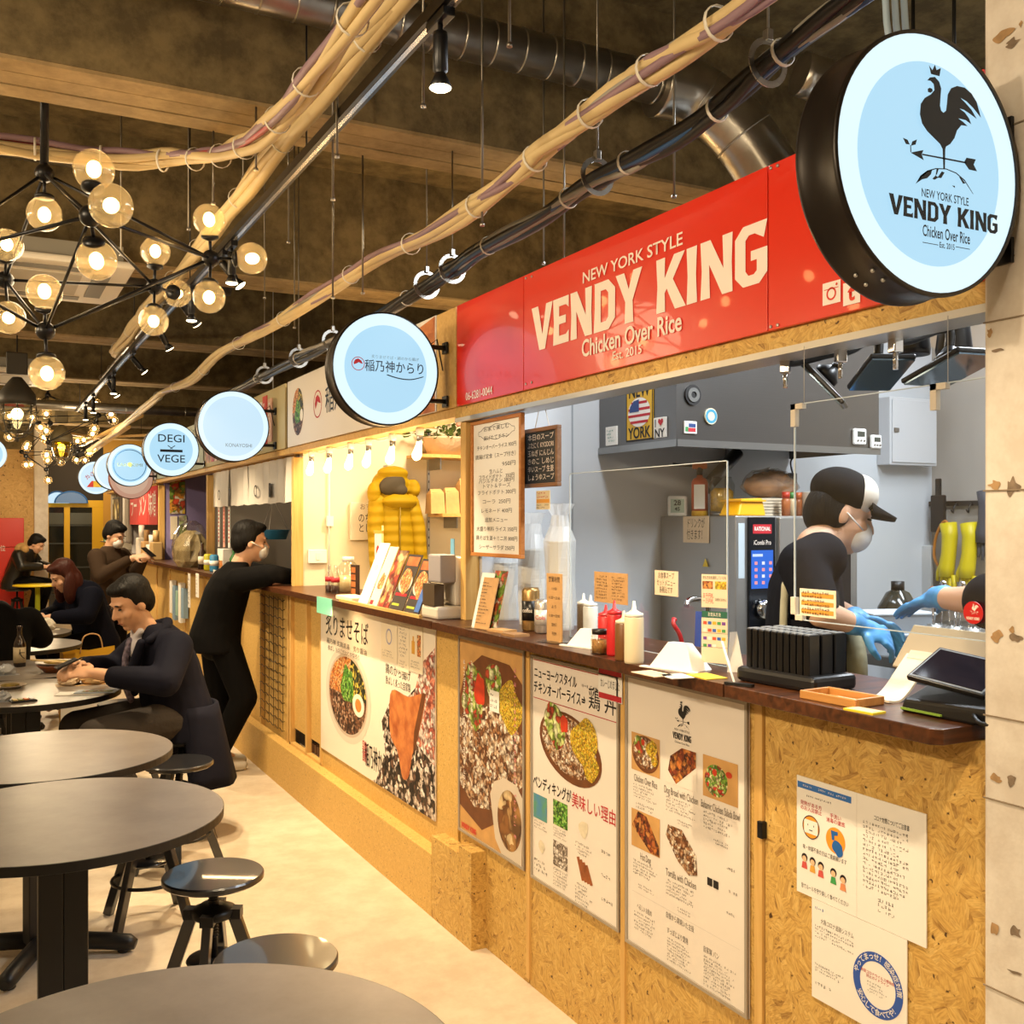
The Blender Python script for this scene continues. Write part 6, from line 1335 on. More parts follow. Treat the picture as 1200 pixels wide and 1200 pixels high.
# kraft sign board with opening hours
p = top(650, 753); ks = thing('hours_sign', 'upright kraft board listing opening hours in black handwriting', 'sign', p, RZ + R(12))
MB().box(-0.035, 0.035, -0.002, 0.002, 0.004, 0.215).build('board', KRAFT, ks); MB().box(-0.05, 0.05, -0.035, 0.035, 0, 0.004).build('stand', ACRYL, ks); MB().box(-0.045, 0.045, 0.003, 0.005, 0.0, 0.1).build('back_rest', ACRYL, ks)
for k, s in enumerate(['営業時間', '11:00', '11:30〜22:30', 'より', '11:30〜22:00', '定休日', '不定休']): T(s, 0, 0.195 - k * 0.028, 0.02 if k == 0 else 0.012, INK, ks, -0.0026, width=0.05 if k in (0, 2, 4) else 0.022)
# leaning kraft menu stand
p = top(566, 737); ms = thing('menu_stand', 'leaning menu stand with a kraft price list and food photos', 'menu', p, RZ + R(8))
def lean(parent, x0, x1, z0, z1, y0, tilt, mat, name, t=0.003):
    b = MB(); b.box(x0, x1, 0, t, z0, z1, 0, Matrix.Translation((0, y0, 0)) @ Matrix.Rotation(tilt, 4, 'X')); return b.build(name, mat, parent)
lean(ms, -0.075, 0.005, 0.002, 0.20, 0.0, R(-14), PAPER, 'menu_card'); lean(ms, -0.04, 0.05, 0.002, 0.185, -0.012, R(-14), KRAFT, 'price_list'); lean(ms, -0.01, 0.065, 0.002, 0.21, 0.01, R(-14), food('print_menu_photo', ['#c98a4a', '#e6dcc8', '#7a9a3a', '#b5502c'], 50), 'menu_card')
MB().box(-0.08, 0.07, -0.03, 0.07, 0, 0.003).build('base', ACRYL, ms)
b = MB(); q_ = random.Random(4)
for k in range(13):
    z = 0.165 - k * 0.012; [b.rect(-0.034 + j_ * 0.0075, -0.0285 + j_ * 0.0075, z, z + q_.uniform(0.0012, 0.0035), 0) for j_ in range(q_.randint(4, 9))]
o = b.build('small_print', INK, ms); o['kind'] = 'stuff'; o.location = (0, -0.0165, 0.0); o.rotation_euler = (R(-14), 0, 0)
# cans and cups
for k, (u, v, c1, lab) in enumerate(((622, 733, '#a08050', 'black and gold drink can on the worktop'), (637, 738, '#b9b2aa', 'silver drink can with red script on the worktop'))):
    p = P(u, v, X=1.70); o = thing('drink_can', lab, 'can', (p.x, p.y, ZC), R(-50)); r_, h_ = 0.031, [0.15, 0.115][k]
    MB().lathe([(0, 0), (r_ * 0.85, 0), (r_, 0.008), (r_, h_ - 0.012), (r_ * 0.82, h_), (0, h_ - 0.004)], 24).build('can', M('can_%d' % k, c1, 0.25, 0.7), o)
    MB().lathe([(r_ + 0.0005, h_ * 0.25), (r_ + 0.0005, h_ * 0.7)], 24).build('label', M('can_label_%d' % k, ['#1c1a18', '#cfcac2'][k], 0.3, 0.3), o)
    T('coffee' if k == 0 else 'Cola', 0, h_ * 0.48, 0.02, SIGNW if k == 0 else REDINK, o, -r_ - 0.002, width=0.035)
CUPM = M('paper_cup_white', '#e2ded2', 0.5)
for k, (u, hgt, X) in enumerate(((593, 0.22, 1.82), (624, 0.28, 1.82), (656, 0.31, 1.82))):
    p = P(u, 613, X=X); o = thing('cup_stack', ['shortest tall stack of pale cups behind the menu stand', 'tall stack of pale cups in the middle of the bagged ones', 'tallest stack of pale cups under the clear bag'][k], 'cups', (p.x, p.y, ZC), 0, 'stacked takeaway cups')
    n = int(hgt / 0.011); b = MB()
    for j in range(n): b.lathe([(0.034, j * 0.011), (0.045, j * 0.011 + 0.007), (0.046, j * 0.011 + 0.0105), (0.034, j * 0.011 + 0.011)], 20)
    b.build('cups', CUPM, o)
    BAG = cloudy('clear_bag', '#e6e6e4', 0.45); b = MB(); n_ = 20; pr = [(0.05, 0.0), (0.054, hgt * 0.3), (0.05, hgt * 0.6), (0.053, hgt), (0.035, hgt + 0.05), (0.03, hgt + 0.09), (0.05, hgt + 0.13)]
    q_ = random.Random(k); vs = []; fs_ = []
    for i, (r_, z) in enumerate(pr):
        for j in range(n_): rr = r_ * q_.uniform(0.9, 1.12); vs.append((rr * math.cos(2 * pi * j / n_), rr * math.sin(2 * pi * j / n_), z))
    for i in range(len(pr) - 1):
        for j in range(n_): fs_.append((i * n_ + j, i * n_ + (j + 1) % n_, (i + 1) * n_ + (j + 1) % n_, (i + 1) * n_ + j))
    b.add(vs, fs_); b.build('bag', BAG, o)
# folded white card holders, coasters
for k, (u, v) in enumerate(((690, 757), (797, 783))):
    p = top(u, v); o = thing('card_tent', ['small white folded card tent beside the kraft sign', 'white folded card tent beside the payment sign'][k], 'card holder', p, RZ + R(15))
    b = MB(); s = [0.8, 1.0][k]; b.add([(-0.07 * s, -0.04, 0), (0.07 * s, -0.04, 0), (0.07 * s, 0.04, 0), (-0.07 * s, 0.04, 0), (-0.03 * s, -0.012, 0.065 * s), (0.03 * s, -0.012, 0.065 * s), (0.03 * s, 0.012, 0.065 * s), (-0.03 * s, 0.012, 0.065 * s)], [(0,3,2,1),(4,5,6,7),(0,1,5,4),(1,2,6,5),(2,3,7,6),(3,0,4,7)]); b.build('tent', PAPER, o); MB().box(-0.09 * s, 0.09 * s, -0.055, -0.038, 0, 0.003).build('flap', PAPER, o)
for k, (u, v, w_, m, lab) in enumerate(((588, 740, 0.09, KRAFT, 'flat stack of kraft coasters by the menu stand'), (604, 745, 0.08, M('coaster_brown', '#8f6a42', 0.7), 'flat brown coaster next to the kraft ones'), (765, 790, 0.1, NOTE, 'peach sheet lying on the worktop'), (828, 793, 0.09, M('sticky_yellow', '#d9b92c', 0.6), 'yellow sticky note lying on the worktop'), (793, 793, 0.07, PAPER, 'white slip lying on the worktop'))):
    p = top(u, v); o = MB().box(-w_ / 2, w_ / 2, -0.03, 0.03, 0, 0.008 if k < 2 else 0.002).build('coaster' if k < 2 else 'paper_slip', m, None, 0, p); o.rotation_euler = (0, 0, RZ + R(10 - 5 * k)); tag(o, lab, 'coaster' if k < 2 else 'slip')
# payment sign
p = top(838, 786); ps = thing('payment_sign', 'upright payment card stand with peach cards and a green band', 'sign', p, RZ + R(24)); hs = 0.245
MB().box(-0.04, 0.04, -0.0015, 0.0015, 0.004, hs).build('backing', ACRYL, ps)
MB().box(-0.036, 0.036, -0.004, -0.002, hs * 0.65, hs * 0.99).build('upper_card', NOTE, ps); MB().box(-0.036, 0.036, -0.004, -0.002, hs * 0.08, hs * 0.54).build('lower_card', NOTE, ps)
MB().rect(-0.035, 0.035, hs * 0.545, hs * 0.61, -0.0042, 0.001).build('green_band', M('band_green', '#1e5a44', 0.5), ps); T('お支払方法', 0, hs * 0.577, 0.011, SIGNW, ps, -0.0046, width=0.035)
T('支払方法を選択している為', 0, hs * 0.955, 0.009, INK, ps, -0.0044, width=0.064); MB().rect(-0.033, -0.004, hs * 0.84, hs * 0.92, -0.0044).build('photo_print', F_BUN, ps); MB().rect(0.002, 0.033, hs * 0.84, hs * 0.92, -0.0044).build('photo_print', F_CORN, ps)
T('五千円札\n一万円札', -0.017, hs * 0.74, 0.014, REDINK, ps, -0.0044, width=0.03); T('は使えません', 0.018, hs * 0.73, 0.009, INK, ps, -0.0044, width=0.03)
q_ = random.Random(8)
for j in range(18):
    c = ['#c04a2c', '#2c5aa8', '#d8a02c', '#3f8a4a', '#6a3a8a', '#d8d4cc'][j % 6]; x = -0.026 + (j % 5) * 0.013; z = hs * (0.49 - 0.075 * (j // 5)) - 0.002 * (j // 10) ; MB().rect(x - 0.005, x + 0.005, z - 0.004, z + 0.004, -0.0044).build('card_logo', M('logo_' + c[1:], c, 0.5), ps)
for z in (0.385, 0.24): MB().rect(-0.036, 0.036, hs * z, hs * z + 0.001, -0.0044).build('rule', GREYINK, ps)
b = MB(); b.add([(0.035, -0.004, 0), (0.07, 0.02, 0), (0.055, 0.05, 0), (0.04, 0.0, 0.1), (0.05, 0.02, 0.1)], [(0,1,4,3),(1,2,4),(0,3,2),(3,4,2),(0,2,1)]); b.build('side_support', PAPER, ps)
o = thing('stylus_stand', 'thin white stylus propped on the worktop before the pagers', 'stylus', top(861, 803)); MB().tube([(0, 0, 0.003), P(846, 752, X=1.62) - top(861, 803)], 0.003, 8).build('rod', M('stylus_white', '#d8d8d8', 0.3), o); MB().bar((-0.01, 0.02, 0.004), (0.015, -0.045, 0.004), 0.015, 0.006).build('foot', BLACK, o)
# pager charging block
p = top(905, 808); pg = thing('pager_charger', 'black charging base holding rows of upright black pagers', 'pager rack', (p.x + 0.095, p.y + 0.03, ZC), RZ + R(4))
MB().box(-0.12, 0.12, -0.07, 0.07, 0, 0.035).build('base', M('black_plastic', '#121215', 0.35), pg, bevel=0.01)
for j in range(3):
    for k in range(10):
        pgr = MB().box(-0.098 + k * 0.0195, -0.0815 + k * 0.0195, -0.058 + j * 0.042, -0.022 + j * 0.042, 0.03, 0.125).build('pager', M('pager_black', '#08080a', 0.3), pg, bevel=0.003)
        MB().box(-0.096 + k * 0.0195, -0.0835 + k * 0.0195, -0.054 + j * 0.042, -0.026 + j * 0.042, 0.1245, 0.1262).build('pager_top', M('pager_grey', '#8f9294', 0.3), pgr)
# cash tray
p = top(986, 822); o = thing('cash_tray', 'shallow wooden cash tray on the worktop', 'tray', p, RZ + R(4)); TRW = wood_material('tray_wood', '#a06a30', '#bd8648', 0.45)
MB().box(-0.068, 0.068, -0.04, 0.04, 0, 0.004).build('floor', TRW, o)
for q in ((-0.073, 0.073, -0.045, -0.037), (-0.073, 0.073, 0.037, 0.045), (-0.073, -0.065, -0.037, 0.037), (0.065, 0.073, -0.037, 0.037)): MB().box(*q, 0, 0.018).build('rim', TRW, o, bevel=0.002)
MB().box(-0.025, 0.03, -0.02, 0.02, 0.004, 0.006).build('receipt', PAPERW, o)
# yellow price tag card
p = top(1013, 834); o = thing('sticker_card', 'yellow edged card lying before the tablet', 'card', p, RZ + R(5)); MB().box(-0.035, 0.035, -0.02, 0.02, 0, 0.004).build('card', M('card_yellow', '#d9c42c', 0.5), o); MB().box(-0.03, 0.03, -0.016, 0.016, 0.004, 0.0045).build('print', M('card_pink', '#d8a898', 0.5), o)
# tablet on curved stand (screen turned to the staff)
p = top(1022, 826); tbx = thing('tablet_stand', 'white tablet till on a curved stand, its back to the aisle', 'tablet', (p.x + 0.06, p.y + 0.025, ZC), RZ)
ALW = M('tablet_back', '#b9a98f', 0.35, 0.4)
TQ = Matrix.Translation((0.045, 0.125, 0.098)) @ Matrix.Rotation(R(52), 4, 'X')
b = MB(); b.box(-0.105, 0.105, -0.052, 0.06, -0.004, 0.004, 0, TQ); b.build('tablet', ALW, tbx, bevel=0.003)
b = MB(); b.box(-0.098, 0.098, -0.045, 0.053, -0.0055, -0.004, 0, TQ); b.build('screen', M('black_glass', '#0a0d14', 0.12), tbx)
b = MB(); pr = catmull([(0, -0.02, 0.004), (0, 0.012, 0.003), (0, 0.042, 0.022), (0, 0.075, 0.055), (0, 0.108, 0.088)], 5)
for i in range(len(pr) - 1): b.bar(pr[i], pr[i + 1], 0.065, 0.005, up=(0, 1, 0.3))
b.build('curved_stand', M('stand_white', '#d8cfbf', 0.35), tbx)
b = MB(); b.box(-0.07, 0.07, -0.03, -0.01, 0.004, 0.012, 0, TQ); b.build('cradle', M('stand_white', '#d8cfbf', 0.35), tbx)
# card terminal
p = top(1112, 842); tm = thing('card_terminal', 'black card payment terminal with a tilted dark screen', 'terminal', (p.x + 0.07, p.y - 0.02, ZC), RZ)
BP = M('terminal_black', '#0b0b0d', 0.3)
b = MB(); b.add([(-0.12, -0.09, 0), (0.12, -0.09, 0), (0.12, 0.02, 0), (-0.12, 0.02, 0), (-0.115, -0.085, 0.025), (0.12, -0.085, 0.035), (0.12, 0.02, 0.085), (-0.1, 0.02, 0.07)], [(0,3,2,1),(4,5,6,7),(0,1,5,4),(1,2,6,5),(2,3,7,6),(3,0,4,7)]); b.build('body', BP, tm, bevel=0.006)
TR = Matrix.Translation((-0.03, -0.022, 0.078)) @ Matrix.Rotation(R(28), 4, 'X') @ Matrix.Rotation(R(6), 4, 'Y')
b = MB(); b.box(-0.085, 0.085, -0.055, 0.055, 0, 0.012, 0, TR); b.build('display_case', BP, tm, bevel=0.003)
b = MB(); b.box(-0.08, 0.08, -0.05, 0.05, 0.012, 0.0125, 0, TR); b.build('display_rim', M('rim_silver', '#8f9294', 0.3, 0.5), tm)
b = MB(); b.box(-0.076, 0.076, -0.046, 0.046, 0.0125, 0.0132, 0, TR); b.build('display', M('terminal_glass', '#1c1820', 0.1), tm)
MB().box(-0.115, -0.02, -0.093, -0.086, 0.005, 0.009).build('card_slot', M('slot_green', '#7a9a3a', 0.4), tm); MB().tube(catmull([(0.05, -0.09, 0.02), (0.08, -0.11, 0.012), (0.11, -0.1, 0.012), (0.13, -0.06, 0.01)], 4), 0.004, 6).build('cable', BLACK, tm)
# counter goods on the pillar side
p = P(1120, 780, X=2.0); o = thing('blue_cloth', 'bright blue cloth and dark pouch on the inner ledge by the pillar', 'cloth', (1.98, p.y, ZC)); MB().ball((0, 0, 0.03), (0.06, 0.06, 0.032), 16, 9).build('cloth', M('blue_cloth', '#2f8fb8', 0.8, var=0.1, vscale=20), o); MB().ball((0.0, -0.06, 0.05), (0.05, 0.06, 0.05), 16, 9).build('pouch', M('pouch_dark', '#1c1c20', 0.6), o)
# ------------------------------------------------------------------ noodle stall
BULBY = []
BWARM = glow('bare_bulb', '#ffdf9f', 7.0)
for k, (u, v) in enumerate(((358, 550), (379, 546), (404, 542), (425, 539), (453, 536), (485, 530))):
    s = P(u + 7, v, X=1.70); s.z = 1.928; BULBY.append(s.y)
    o = thing('bare_bulb', 'bare glowing bulb in a white socket under the noodle stall header', 'bulb', s, 0, 'bare bulbs under the header')
    MB().lathe([(0.017, 0.0), (0.018, 0.03), (0.012, 0.036), (0, 0.036)], 16).build('socket', WHITE, o)
    MB().lathe([(0.013, -0.026), (0.014, 0.0)], 14).build('collar', STEEL, o)
    dn = Vector((0, 0.5, -0.86)).normalized(); Mx = Matrix.Translation((0, 0, -0.022)) @ dn.to_track_quat('Z', 'Y').to_matrix().to_4x4()
    MB().lathe([(0.012, -0.005), (0.013, 0.02), (0.018, 0.05), (0.022, 0.068), (0.018, 0.084), (0.008, 0.093), (0, 0.094)], 18, Mx).build('glass', BWARM, o)
    light('bare_bulb_light', 'POINT', s + dn * 0.12 + Vector((0.06, -0.12, -0.05)), 3.2, BULB, 0.03)
o = thing('bulb_cord', 'white supply cord looping along the bare bulbs', 'cord', (0, 0, 0))
MB().tube(catmull([(1.724, y_ + dy_, 1.9585 - dz_) for y_ in BULBY for dy_, dz_ in ((0.0, 0.0), (-0.13, 0.012))], 5), 0.003, 6).build('cord', WHITE, o)
def wl(u, v, Y=5.93): return P(u, v, Y=Y)
for k, (u0, u1, v, lab) in enumerate(((478, 575, 534, 'upper wooden wall shelf holding the plant basket'), (502, 580, 602, 'lower wooden wall shelf holding paper bags'))):
    a, b2 = wl(u0, v), wl(u1, v); o = thing('wall_shelf', lab, 'shelf', (a.x, 5.95, a.z)); L_ = b2.x - a.x
    MB().box(0, L_, -0.24, 0, -0.02, 0).build('board', PINE_H, o)
    for x in (L_ * 0.25, L_ * 0.8): MB().poly([(0, 0)] * 0 or [(x - 0.004, -0.02), (x + 0.004, -0.02), (x + 0.004, -0.09), (x - 0.004, -0.09)], -0.2, 0.2).build('bracket', STEEL, o)
o = thing('shelf_track', 'slotted white shelf track on the cream wall', 'track', (wl(503, 500).x, 5.945, wl(503, 650).z)); MB().box(-0.008, 0.008, -0.008, 0.004, 0, 0.95).build('rail', ALU, o)
for k in range(18): MB().box(-0.003, 0.003, -0.0085, -0.008, 0.05 + k * 0.05, 0.065 + k * 0.05).build('slot', INK, o)
# plant basket
pb_ = wl(520, 534, 5.83); o = thing('plant_basket', 'leafy green plant with pink blooms in a pale basket on the shelf', 'plant', pb_)
MB().lathe([(0, 0), (0.10, 0), (0.14, 0.10), (0.145, 0.11), (0.13, 0.11), (0.09, 0.01), (0, 0.01)], 26).build('basket', M('basket_pale', '#d6b99a', 0.7, bump=0.4, bscale=60), o)
LEAF = M('leaf_green', '#4a5c22', 0.5, var=0.35, vscale=6); q_ = random.Random(5)
for k in range(110):
    a = q_.uniform(0, 6.28); r_ = q_.uniform(0.02, 0.24); z = 0.1 + q_.uniform(0.0, 0.19) * (1 - r_ / 0.36); c = Vector((math.cos(a) * r_, math.sin(a) * min(r_, 0.1), z)); t = Vector((math.cos(a), math.sin(a) * 0.5, q_.uniform(-0.3, 0.8))).normalized(); n = t.orthogonal(); n.rotate(Quaternion(t, q_.uniform(0, 6.28))); l = q_.uniform(0.035, 0.06)
    MB().add([c, c + t * l * 0.5 + n * l * 0.28, c + t * l, c + t * l * 0.5 - n * l * 0.28, c + t * l * 0.5 + t.cross(n) * 0.006], [(0, 1, 4), (1, 2, 4), (2, 3, 4), (3, 0, 4)]).build('leaf', LEAF, o)
for k in range(7): MB().ball((0.10 + 0.03 * math.cos(k * 2.1), -0.03, 0.22 + 0.025 * math.sin(k * 2.4)), 0.016, 8, 6).build('bloom', M('pink_bloom', '#c98a78', 0.6), o)
for k, (u, w_, h_) in enumerate(((510, 0.047, 0.15), (527, 0.047, 0.16), (544, 0.047, 0.22), (561, 0.047, 0.27))):
    p = wl(u, 602, 5.80); o = thing('paper_bag', ['left folded kraft paper bag on the lower shelf', 'kraft paper bag beside the folded one on the lower shelf', 'taller kraft paper bag near the shelf end', 'largest kraft paper bag beside the wooden post'][k] if k else 'short crumpled kraft paper bag at the shelf end by the jacket', 'bag', p, 0, 'paper bags on the lower shelf')
    b = MB(); a = w_; b.add([(-a, -0.05, 0), (a, -0.05, 0), (a, 0.05, 0), (-a, 0.05, 0), (-a * 0.92, -0.035, h_ * 0.8), (a * 0.95, -0.035, h_ * 0.85), (a * 0.95, 0.04, h_ * 0.85), (-a * 0.9, 0.04, h_ * 0.8), (-a * 0.7, 0, h_), (a * 0.75, 0.0, h_ * 1.02)], [(0,3,2,1),(0,1,5,4),(1,2,6,5),(2,3,7,6),(3,0,4,7),(4,5,9,8),(6,7,8,9),(5,6,9),(7,4,8)]); b.build('bag', M('bag_kraft', '#d0a66c', 0.65, var=0.12, vscale=14, bump=0.3, bscale=14), o); MB().box(-a * 0.7, a * 0.7, -0.03, 0.035, h_ * 0.82, h_ * 0.86).build('fold', M('bag_fold', '#b98f58', 0.65), o)
# whiteboard, switch, conduit
o = thing('wall_whiteboard', 'small whiteboard with marker writing beside the jacket', 'whiteboard', wl(410, 633)); a, b2 = wl(410, 633), wl(447, 589)
MB().box(0, b2.x - a.x, -0.015, 0.01, 0, b2.z - a.z).build('board', M('board_cream', '#e0d8c4', 0.4), o, bevel=0.003); T('おすすめ', 0.13, 0.2, 0.04, GREYINK, o, -0.0165, width=0.14); T('のちこー\nとじりく', 0.13, 0.1, 0.06, INK, o, -0.0165, width=0.16)
o = thing('wall_switch', 'cream wall switch plate with a conduit on the cream wall', 'switch', wl(372, 652)); MB().box(-0.055, 0.055, -0.01, 0.018, -0.04, 0.04).build('plate', WHITE, o, bevel=0.003); MB().box(-0.012, 0.012, -0.015, -0.01, -0.02, 0.02).build('rocker', PAPER, o)
MB().tube([(0.07, 0.0, -0.25), (0.075, 0.0, 0.9)], 0.006, 8).build('conduit', WHITE, o); MB().box(0.055, 0.095, -0.015, 0.015, 0.18, 0.24).build('junction', WHITE, o)
# counter goods of the noodle stall
CARD = [M('menu_card_white', '#ece6da', 0.4), M('menu_card_cream', '#e6dac2', 0.4), food('menu_card_red', ['#b8442c', '#e0c08a', '#8a2c1c', '#d8a05a'], 22), M('menu_card_dark', '#3a3028', 0.4), M('menu_card_dark2', '#352c26', 0.4)]
labs = ['plain white menu card leaning at the end of the card row', 'cream menu card with a small food photo', 'red menu card crowded with food photos', 'dark menu card with an orange noodle dish', 'dark menu card with a noodle dish and a blue can']
for k, (u0, u1, vb, vt) in enumerate(((419, 430, 700, 644), (431, 441, 704, 645), (442, 454, 709, 646), (455, 471, 714, 648), (472, 490, 720, 648))):
    a, b2 = P(u0, vb, X=1.555), P(u1, vb + 3, X=1.555); w_ = a.y - b2.y; o = thing('menu_card', labs[k], 'menu card', (1.555, a.y, ZC), RZ, 'leaning menu cards')
    tl = R(-22); h_ = 0.30 - 0.015 * k; Mx = Matrix.Translation((0, 0, 0.002)) @ Matrix.Rotation(tl, 4, 'X'); b = MB(); b.box(0, w_ - 0.004, 0, 0.003, 0, h_, 0, Mx); b.build('card', CARD[k], o)
    def mk(build, name, mat):
        b = MB(); build(b); b.v = [tuple(Mx @ Vector(q)) for q in b.v]; b.build(name, mat, o)
    if k == 1: mk(lambda b: blob2(b, w_ * .55, h_ * .42, w_ * .3, -0.001, 3, sq=1.3), 'dish_print', F_ORNG); mk(lambda b: b.rect(0.01, 0.05, 0.01, 0.03, -0.001), 'mark', REDINK)
    if k >= 3:
        mk(lambda b: ell(b, w_ * .5, h_ * .5, w_ * .44, h_ * .17, -0.001), 'plate_print', M('print_bowl_white', '#dccfbf', 0.4)); mk(lambda b: blob2(b, w_ * .5, h_ * .54, w_ * .38, -0.0015, 4, sq=0.9), 'dish_print', F_ORNG); mk(lambda b: b.rect(w_ * .1, w_ * .9, h_ * .27, h_ * .32, -0.001), 'title_print', REDINK); mk(lambda b: b.rect(w_ * .1, w_ * .6, h_ * .1, h_ * .14, -0.001), 'price_print', M('lime_print2', '#b5c43a', 0.5))
        mk(lambda b: b.rect(w_ * .1, w_ * .9, h_ * .8, h_ * .96, -0.001), 'photo_print', F_KATSU)
    if k == 4: mk(lambda b: b.rect(w_ * .66, w_ * .95, 0.015, 0.11, -0.002), 'can_print', M('can_blue_print', '#3f6ab8', 0.4))
    if k == 0: mk(lambda b: ell(b, w_ * .5, h_ * .6, w_ * .2, h_ * .05, -0.001), 'mark', PAPERG)
a, b2 = P(398, 697, X=1.535), P(492, 725, X=1.535)
o = MB().box(1.532, 1.545, b2.y, a.y, ZC, ZC + 0.012).build('card_rail', PINE_H); tag(o, 'thin wooden ledge holding the leaning menu cards', 'ledge')
p = P(534, 724, X=1.66); rg = thing('cash_register', 'white cash register with a grey side screen at the noodle counter', 'register', (1.625, 3.692, ZC), RZ); rg.scale = (0.8, 0.8, 1)
RW = M('register_white', '#d9cfbf', 0.4)
b = MB(); b.box(-0.1, 0.1, -0.07, 0.12, 0, 0.05); b.build('base', RW, rg, bevel=0.012); MB().box(-0.085, 0.095, 0.03, 0.12, 0.05, 0.24).build('body', RW, rg, bevel=0.015)
MB().box(-0.06, 0.09, -0.05, 0.035, 0.14, 0.25).build('head', M('register_grey', '#9a9496', 0.45), rg, bevel=0.008); MB().box(-0.075, 0.07, -0.072, -0.02, 0.05, 0.135).build('drawer_recess', M('recess_brown', '#4a3a26', 0.6), rg); MB().box(-0.01, 0.03, 0.05, 0.055, 0.24, 0.31).build('flyer', M('flyer_blue', '#6fa8c8', 0.5), rg)
p = P(408, 690, X=1.785); o = thing('dispenser_bottle', 'large clear dispenser bottle on the noodle counter', 'bottle', (1.785, p.y, ZC)); MB().lathe([(0, 0), (0.06, 0), (0.062, 0.01), (0.062, 0.13), (0.035, 0.16), (0.03, 0.17)], 22).build('bottle', GLASS, o); MB().lathe([(0.032, 0.165), (0.032, 0.19), (0, 0.19)], 18).build('cap', M('cap_clear', '#d8d4c8', 0.3), o); MB().lathe([(0, 0.004), (0.056, 0.004), (0.056, 0.09), (0, 0.09)], 18).build('contents', M('cold_tea', '#d0b98a', 0.2), o)
for k, (u, lab) in enumerate(((386, 'clear condiment bottle with a red cap nearest the post'), (393, 'clear condiment bottle with a red cap beside the dispenser'))):
    p = P(u, 690, X=1.68); o = thing('condiment_bottle', lab, 'bottle', (1.68, p.y, ZC)); MB().lathe([(0, 0), (0.022, 0), (0.022, 0.09), (0.01, 0.12), (0.008, 0.15), (0, 0.15)], 16).build('bottle', GLASS, o); MB().lathe([(0.023, 0.06), (0.023, 0.085)], 16).build('red_band', REDINK, o); MB().lathe([(0, 0.002), (0.02, 0.002), (0.02, 0.04), (0, 0.04)], 14).build('sauce', M('dark_sauce', '#3a1c10', 0.3), o)
p = P(417, 690, X=1.72); o = thing('menu_block', 'small dark stand of photo tags behind the dispenser', 'stand', (1.70, p.y - 0.02, ZC), RZ); MB().box(-0.04, 0.04, 0, 0.02, 0, 0.16).build('block', M('block_brown', '#3a2418', 0.5), o)
for k in range(4): MB().rect(-0.034, 0.034, 0.012 + k * 0.036, 0.04 + k * 0.036, -0.001).build('tag_print', F_KATSU, o)
p = P(404, 703, X=1.56); o = MB().box(1.56, 1.66, p.y - 0.10, p.y + 0.14, ZC, ZC + 0.022).build('serving_tray', M('tray_cream', '#e6d6b4', 0.5), bevel=0.005); tag(o, 'cream serving tray on the noodle counter', 'tray')
p = P(381, 708, X=1.527); o = MB().box(1.524, 1.528, p.y - 0.11, p.y + 0.13, 1.10, ZC + 0.004).build('taped_sign', M('mint_paper', '#7fd0b4', 0.6)); tag(o, 'mint green paper taped over the noodle counter edge', 'paper')
p = P(443, 640, X=1.8); o = thing('mini_banner', 'slim white table banner with a red oval before the jacket', 'banner', (1.80, p.y, ZC), RZ); MB().box(-0.05, 0.05, 0, 0.004, 0.03, 0.33).build('cloth', M('banner_white', '#e9dfc8', 0.6), o); MB().tube([(0.055, 0.004, 0), (0.055, 0.004, 0.36)], 0.005, 8).build('pole', M('bamboo', '#c9a860', 0.5), o); MB().box(-0.06, 0.06, -0.002, 0.008, 0.32, 0.335).build('top_bar', M('banner_gold', '#c99a3a', 0.5), o); b = MB(); ell(b, 0, 0.22, 0.025, 0.04, -0.001); b.build('mark', REDINK, o)
MB().box(-0.03, 0.09, -0.04, 0.04, 0, 0.01).build('foot', BLACK, o)
light('noodle_stall_fill', 'AREA', (2.6, 4.8, 2.9), 70, WARM, 0.5, (2.6, 4.8, 0), sy=0.5)  # unseen area fill added to the light of the bare bulbs
light('menu_poster_strip', 'AREA', (1.50, 4.75, 1.14), 5.0, BULB, 0.03, (1.60, 4.75, 0.6), sy=1.2).rotation_euler
# noodle stall inner shelf
o = MB().box(1.95, 2.35, 3.65, 5.9, 0.95, 1.0).build('inner_worktop', M('inner_cream', '#d8c8a4', 0.5)); tag(o, 'cream inner work shelf of the noodle stall', 'worktop')

# ------------------------------------------------------------------ stall with the white curtain
nr = thing('half_curtain', 'short white half curtain with black marks over the mesh counter', 'curtain', (1.70, 8.42, 1.6775), RZ)
CL = M('curtain_white', '#cdc7bd', 0.8, var=0.04, vscale=6)
for k in range(4):
    b = MB(); x0 = k * 0.585; n = 14; vs = []; fs_ = []
    for i in range(n + 1):
        x = x0 + 0.575 * i / n; w0 = 0.012 * math.sin(i * 1.3 + k)
        vs += [(x, w0 * 0.3, 0.278), (x, w0, 0.14), (x, w0 * 1.4, 0.004 * math.sin(i * 2.1))]
    for i in range(n):
        for j in range(2): fs_.append((i * 3 + j, i * 3 + j + 3, i * 3 + j + 4, i * 3 + j + 1))
    b.add(vs, fs_, 0, True); c_ = b.build('cloth_panel', CL, nr)
    MB().rect(x0 + 0.07, x0 + 0.12, 0.04, 0.13, -0.02).build('ink_mark', INK, c_) if k % 2 == 1 else MB().ring(x0 + 0.3, 0.09, 0.03, 0.04, -0.02, 0.001).build('ink_mark', INK, c_)
MB().tube([(-0.0, 0.01, 0.277), (2.34, 0.01, 0.277)], 0.008, 8).build('rod', PINE_H, nr)
o = thing('hanging_basket', 'blue plastic basket hanging on cords beside the man in black', 'basket', P(320, 632, X=2.05)); BB = M('basket_blue', '#3f8fc0', 0.4)
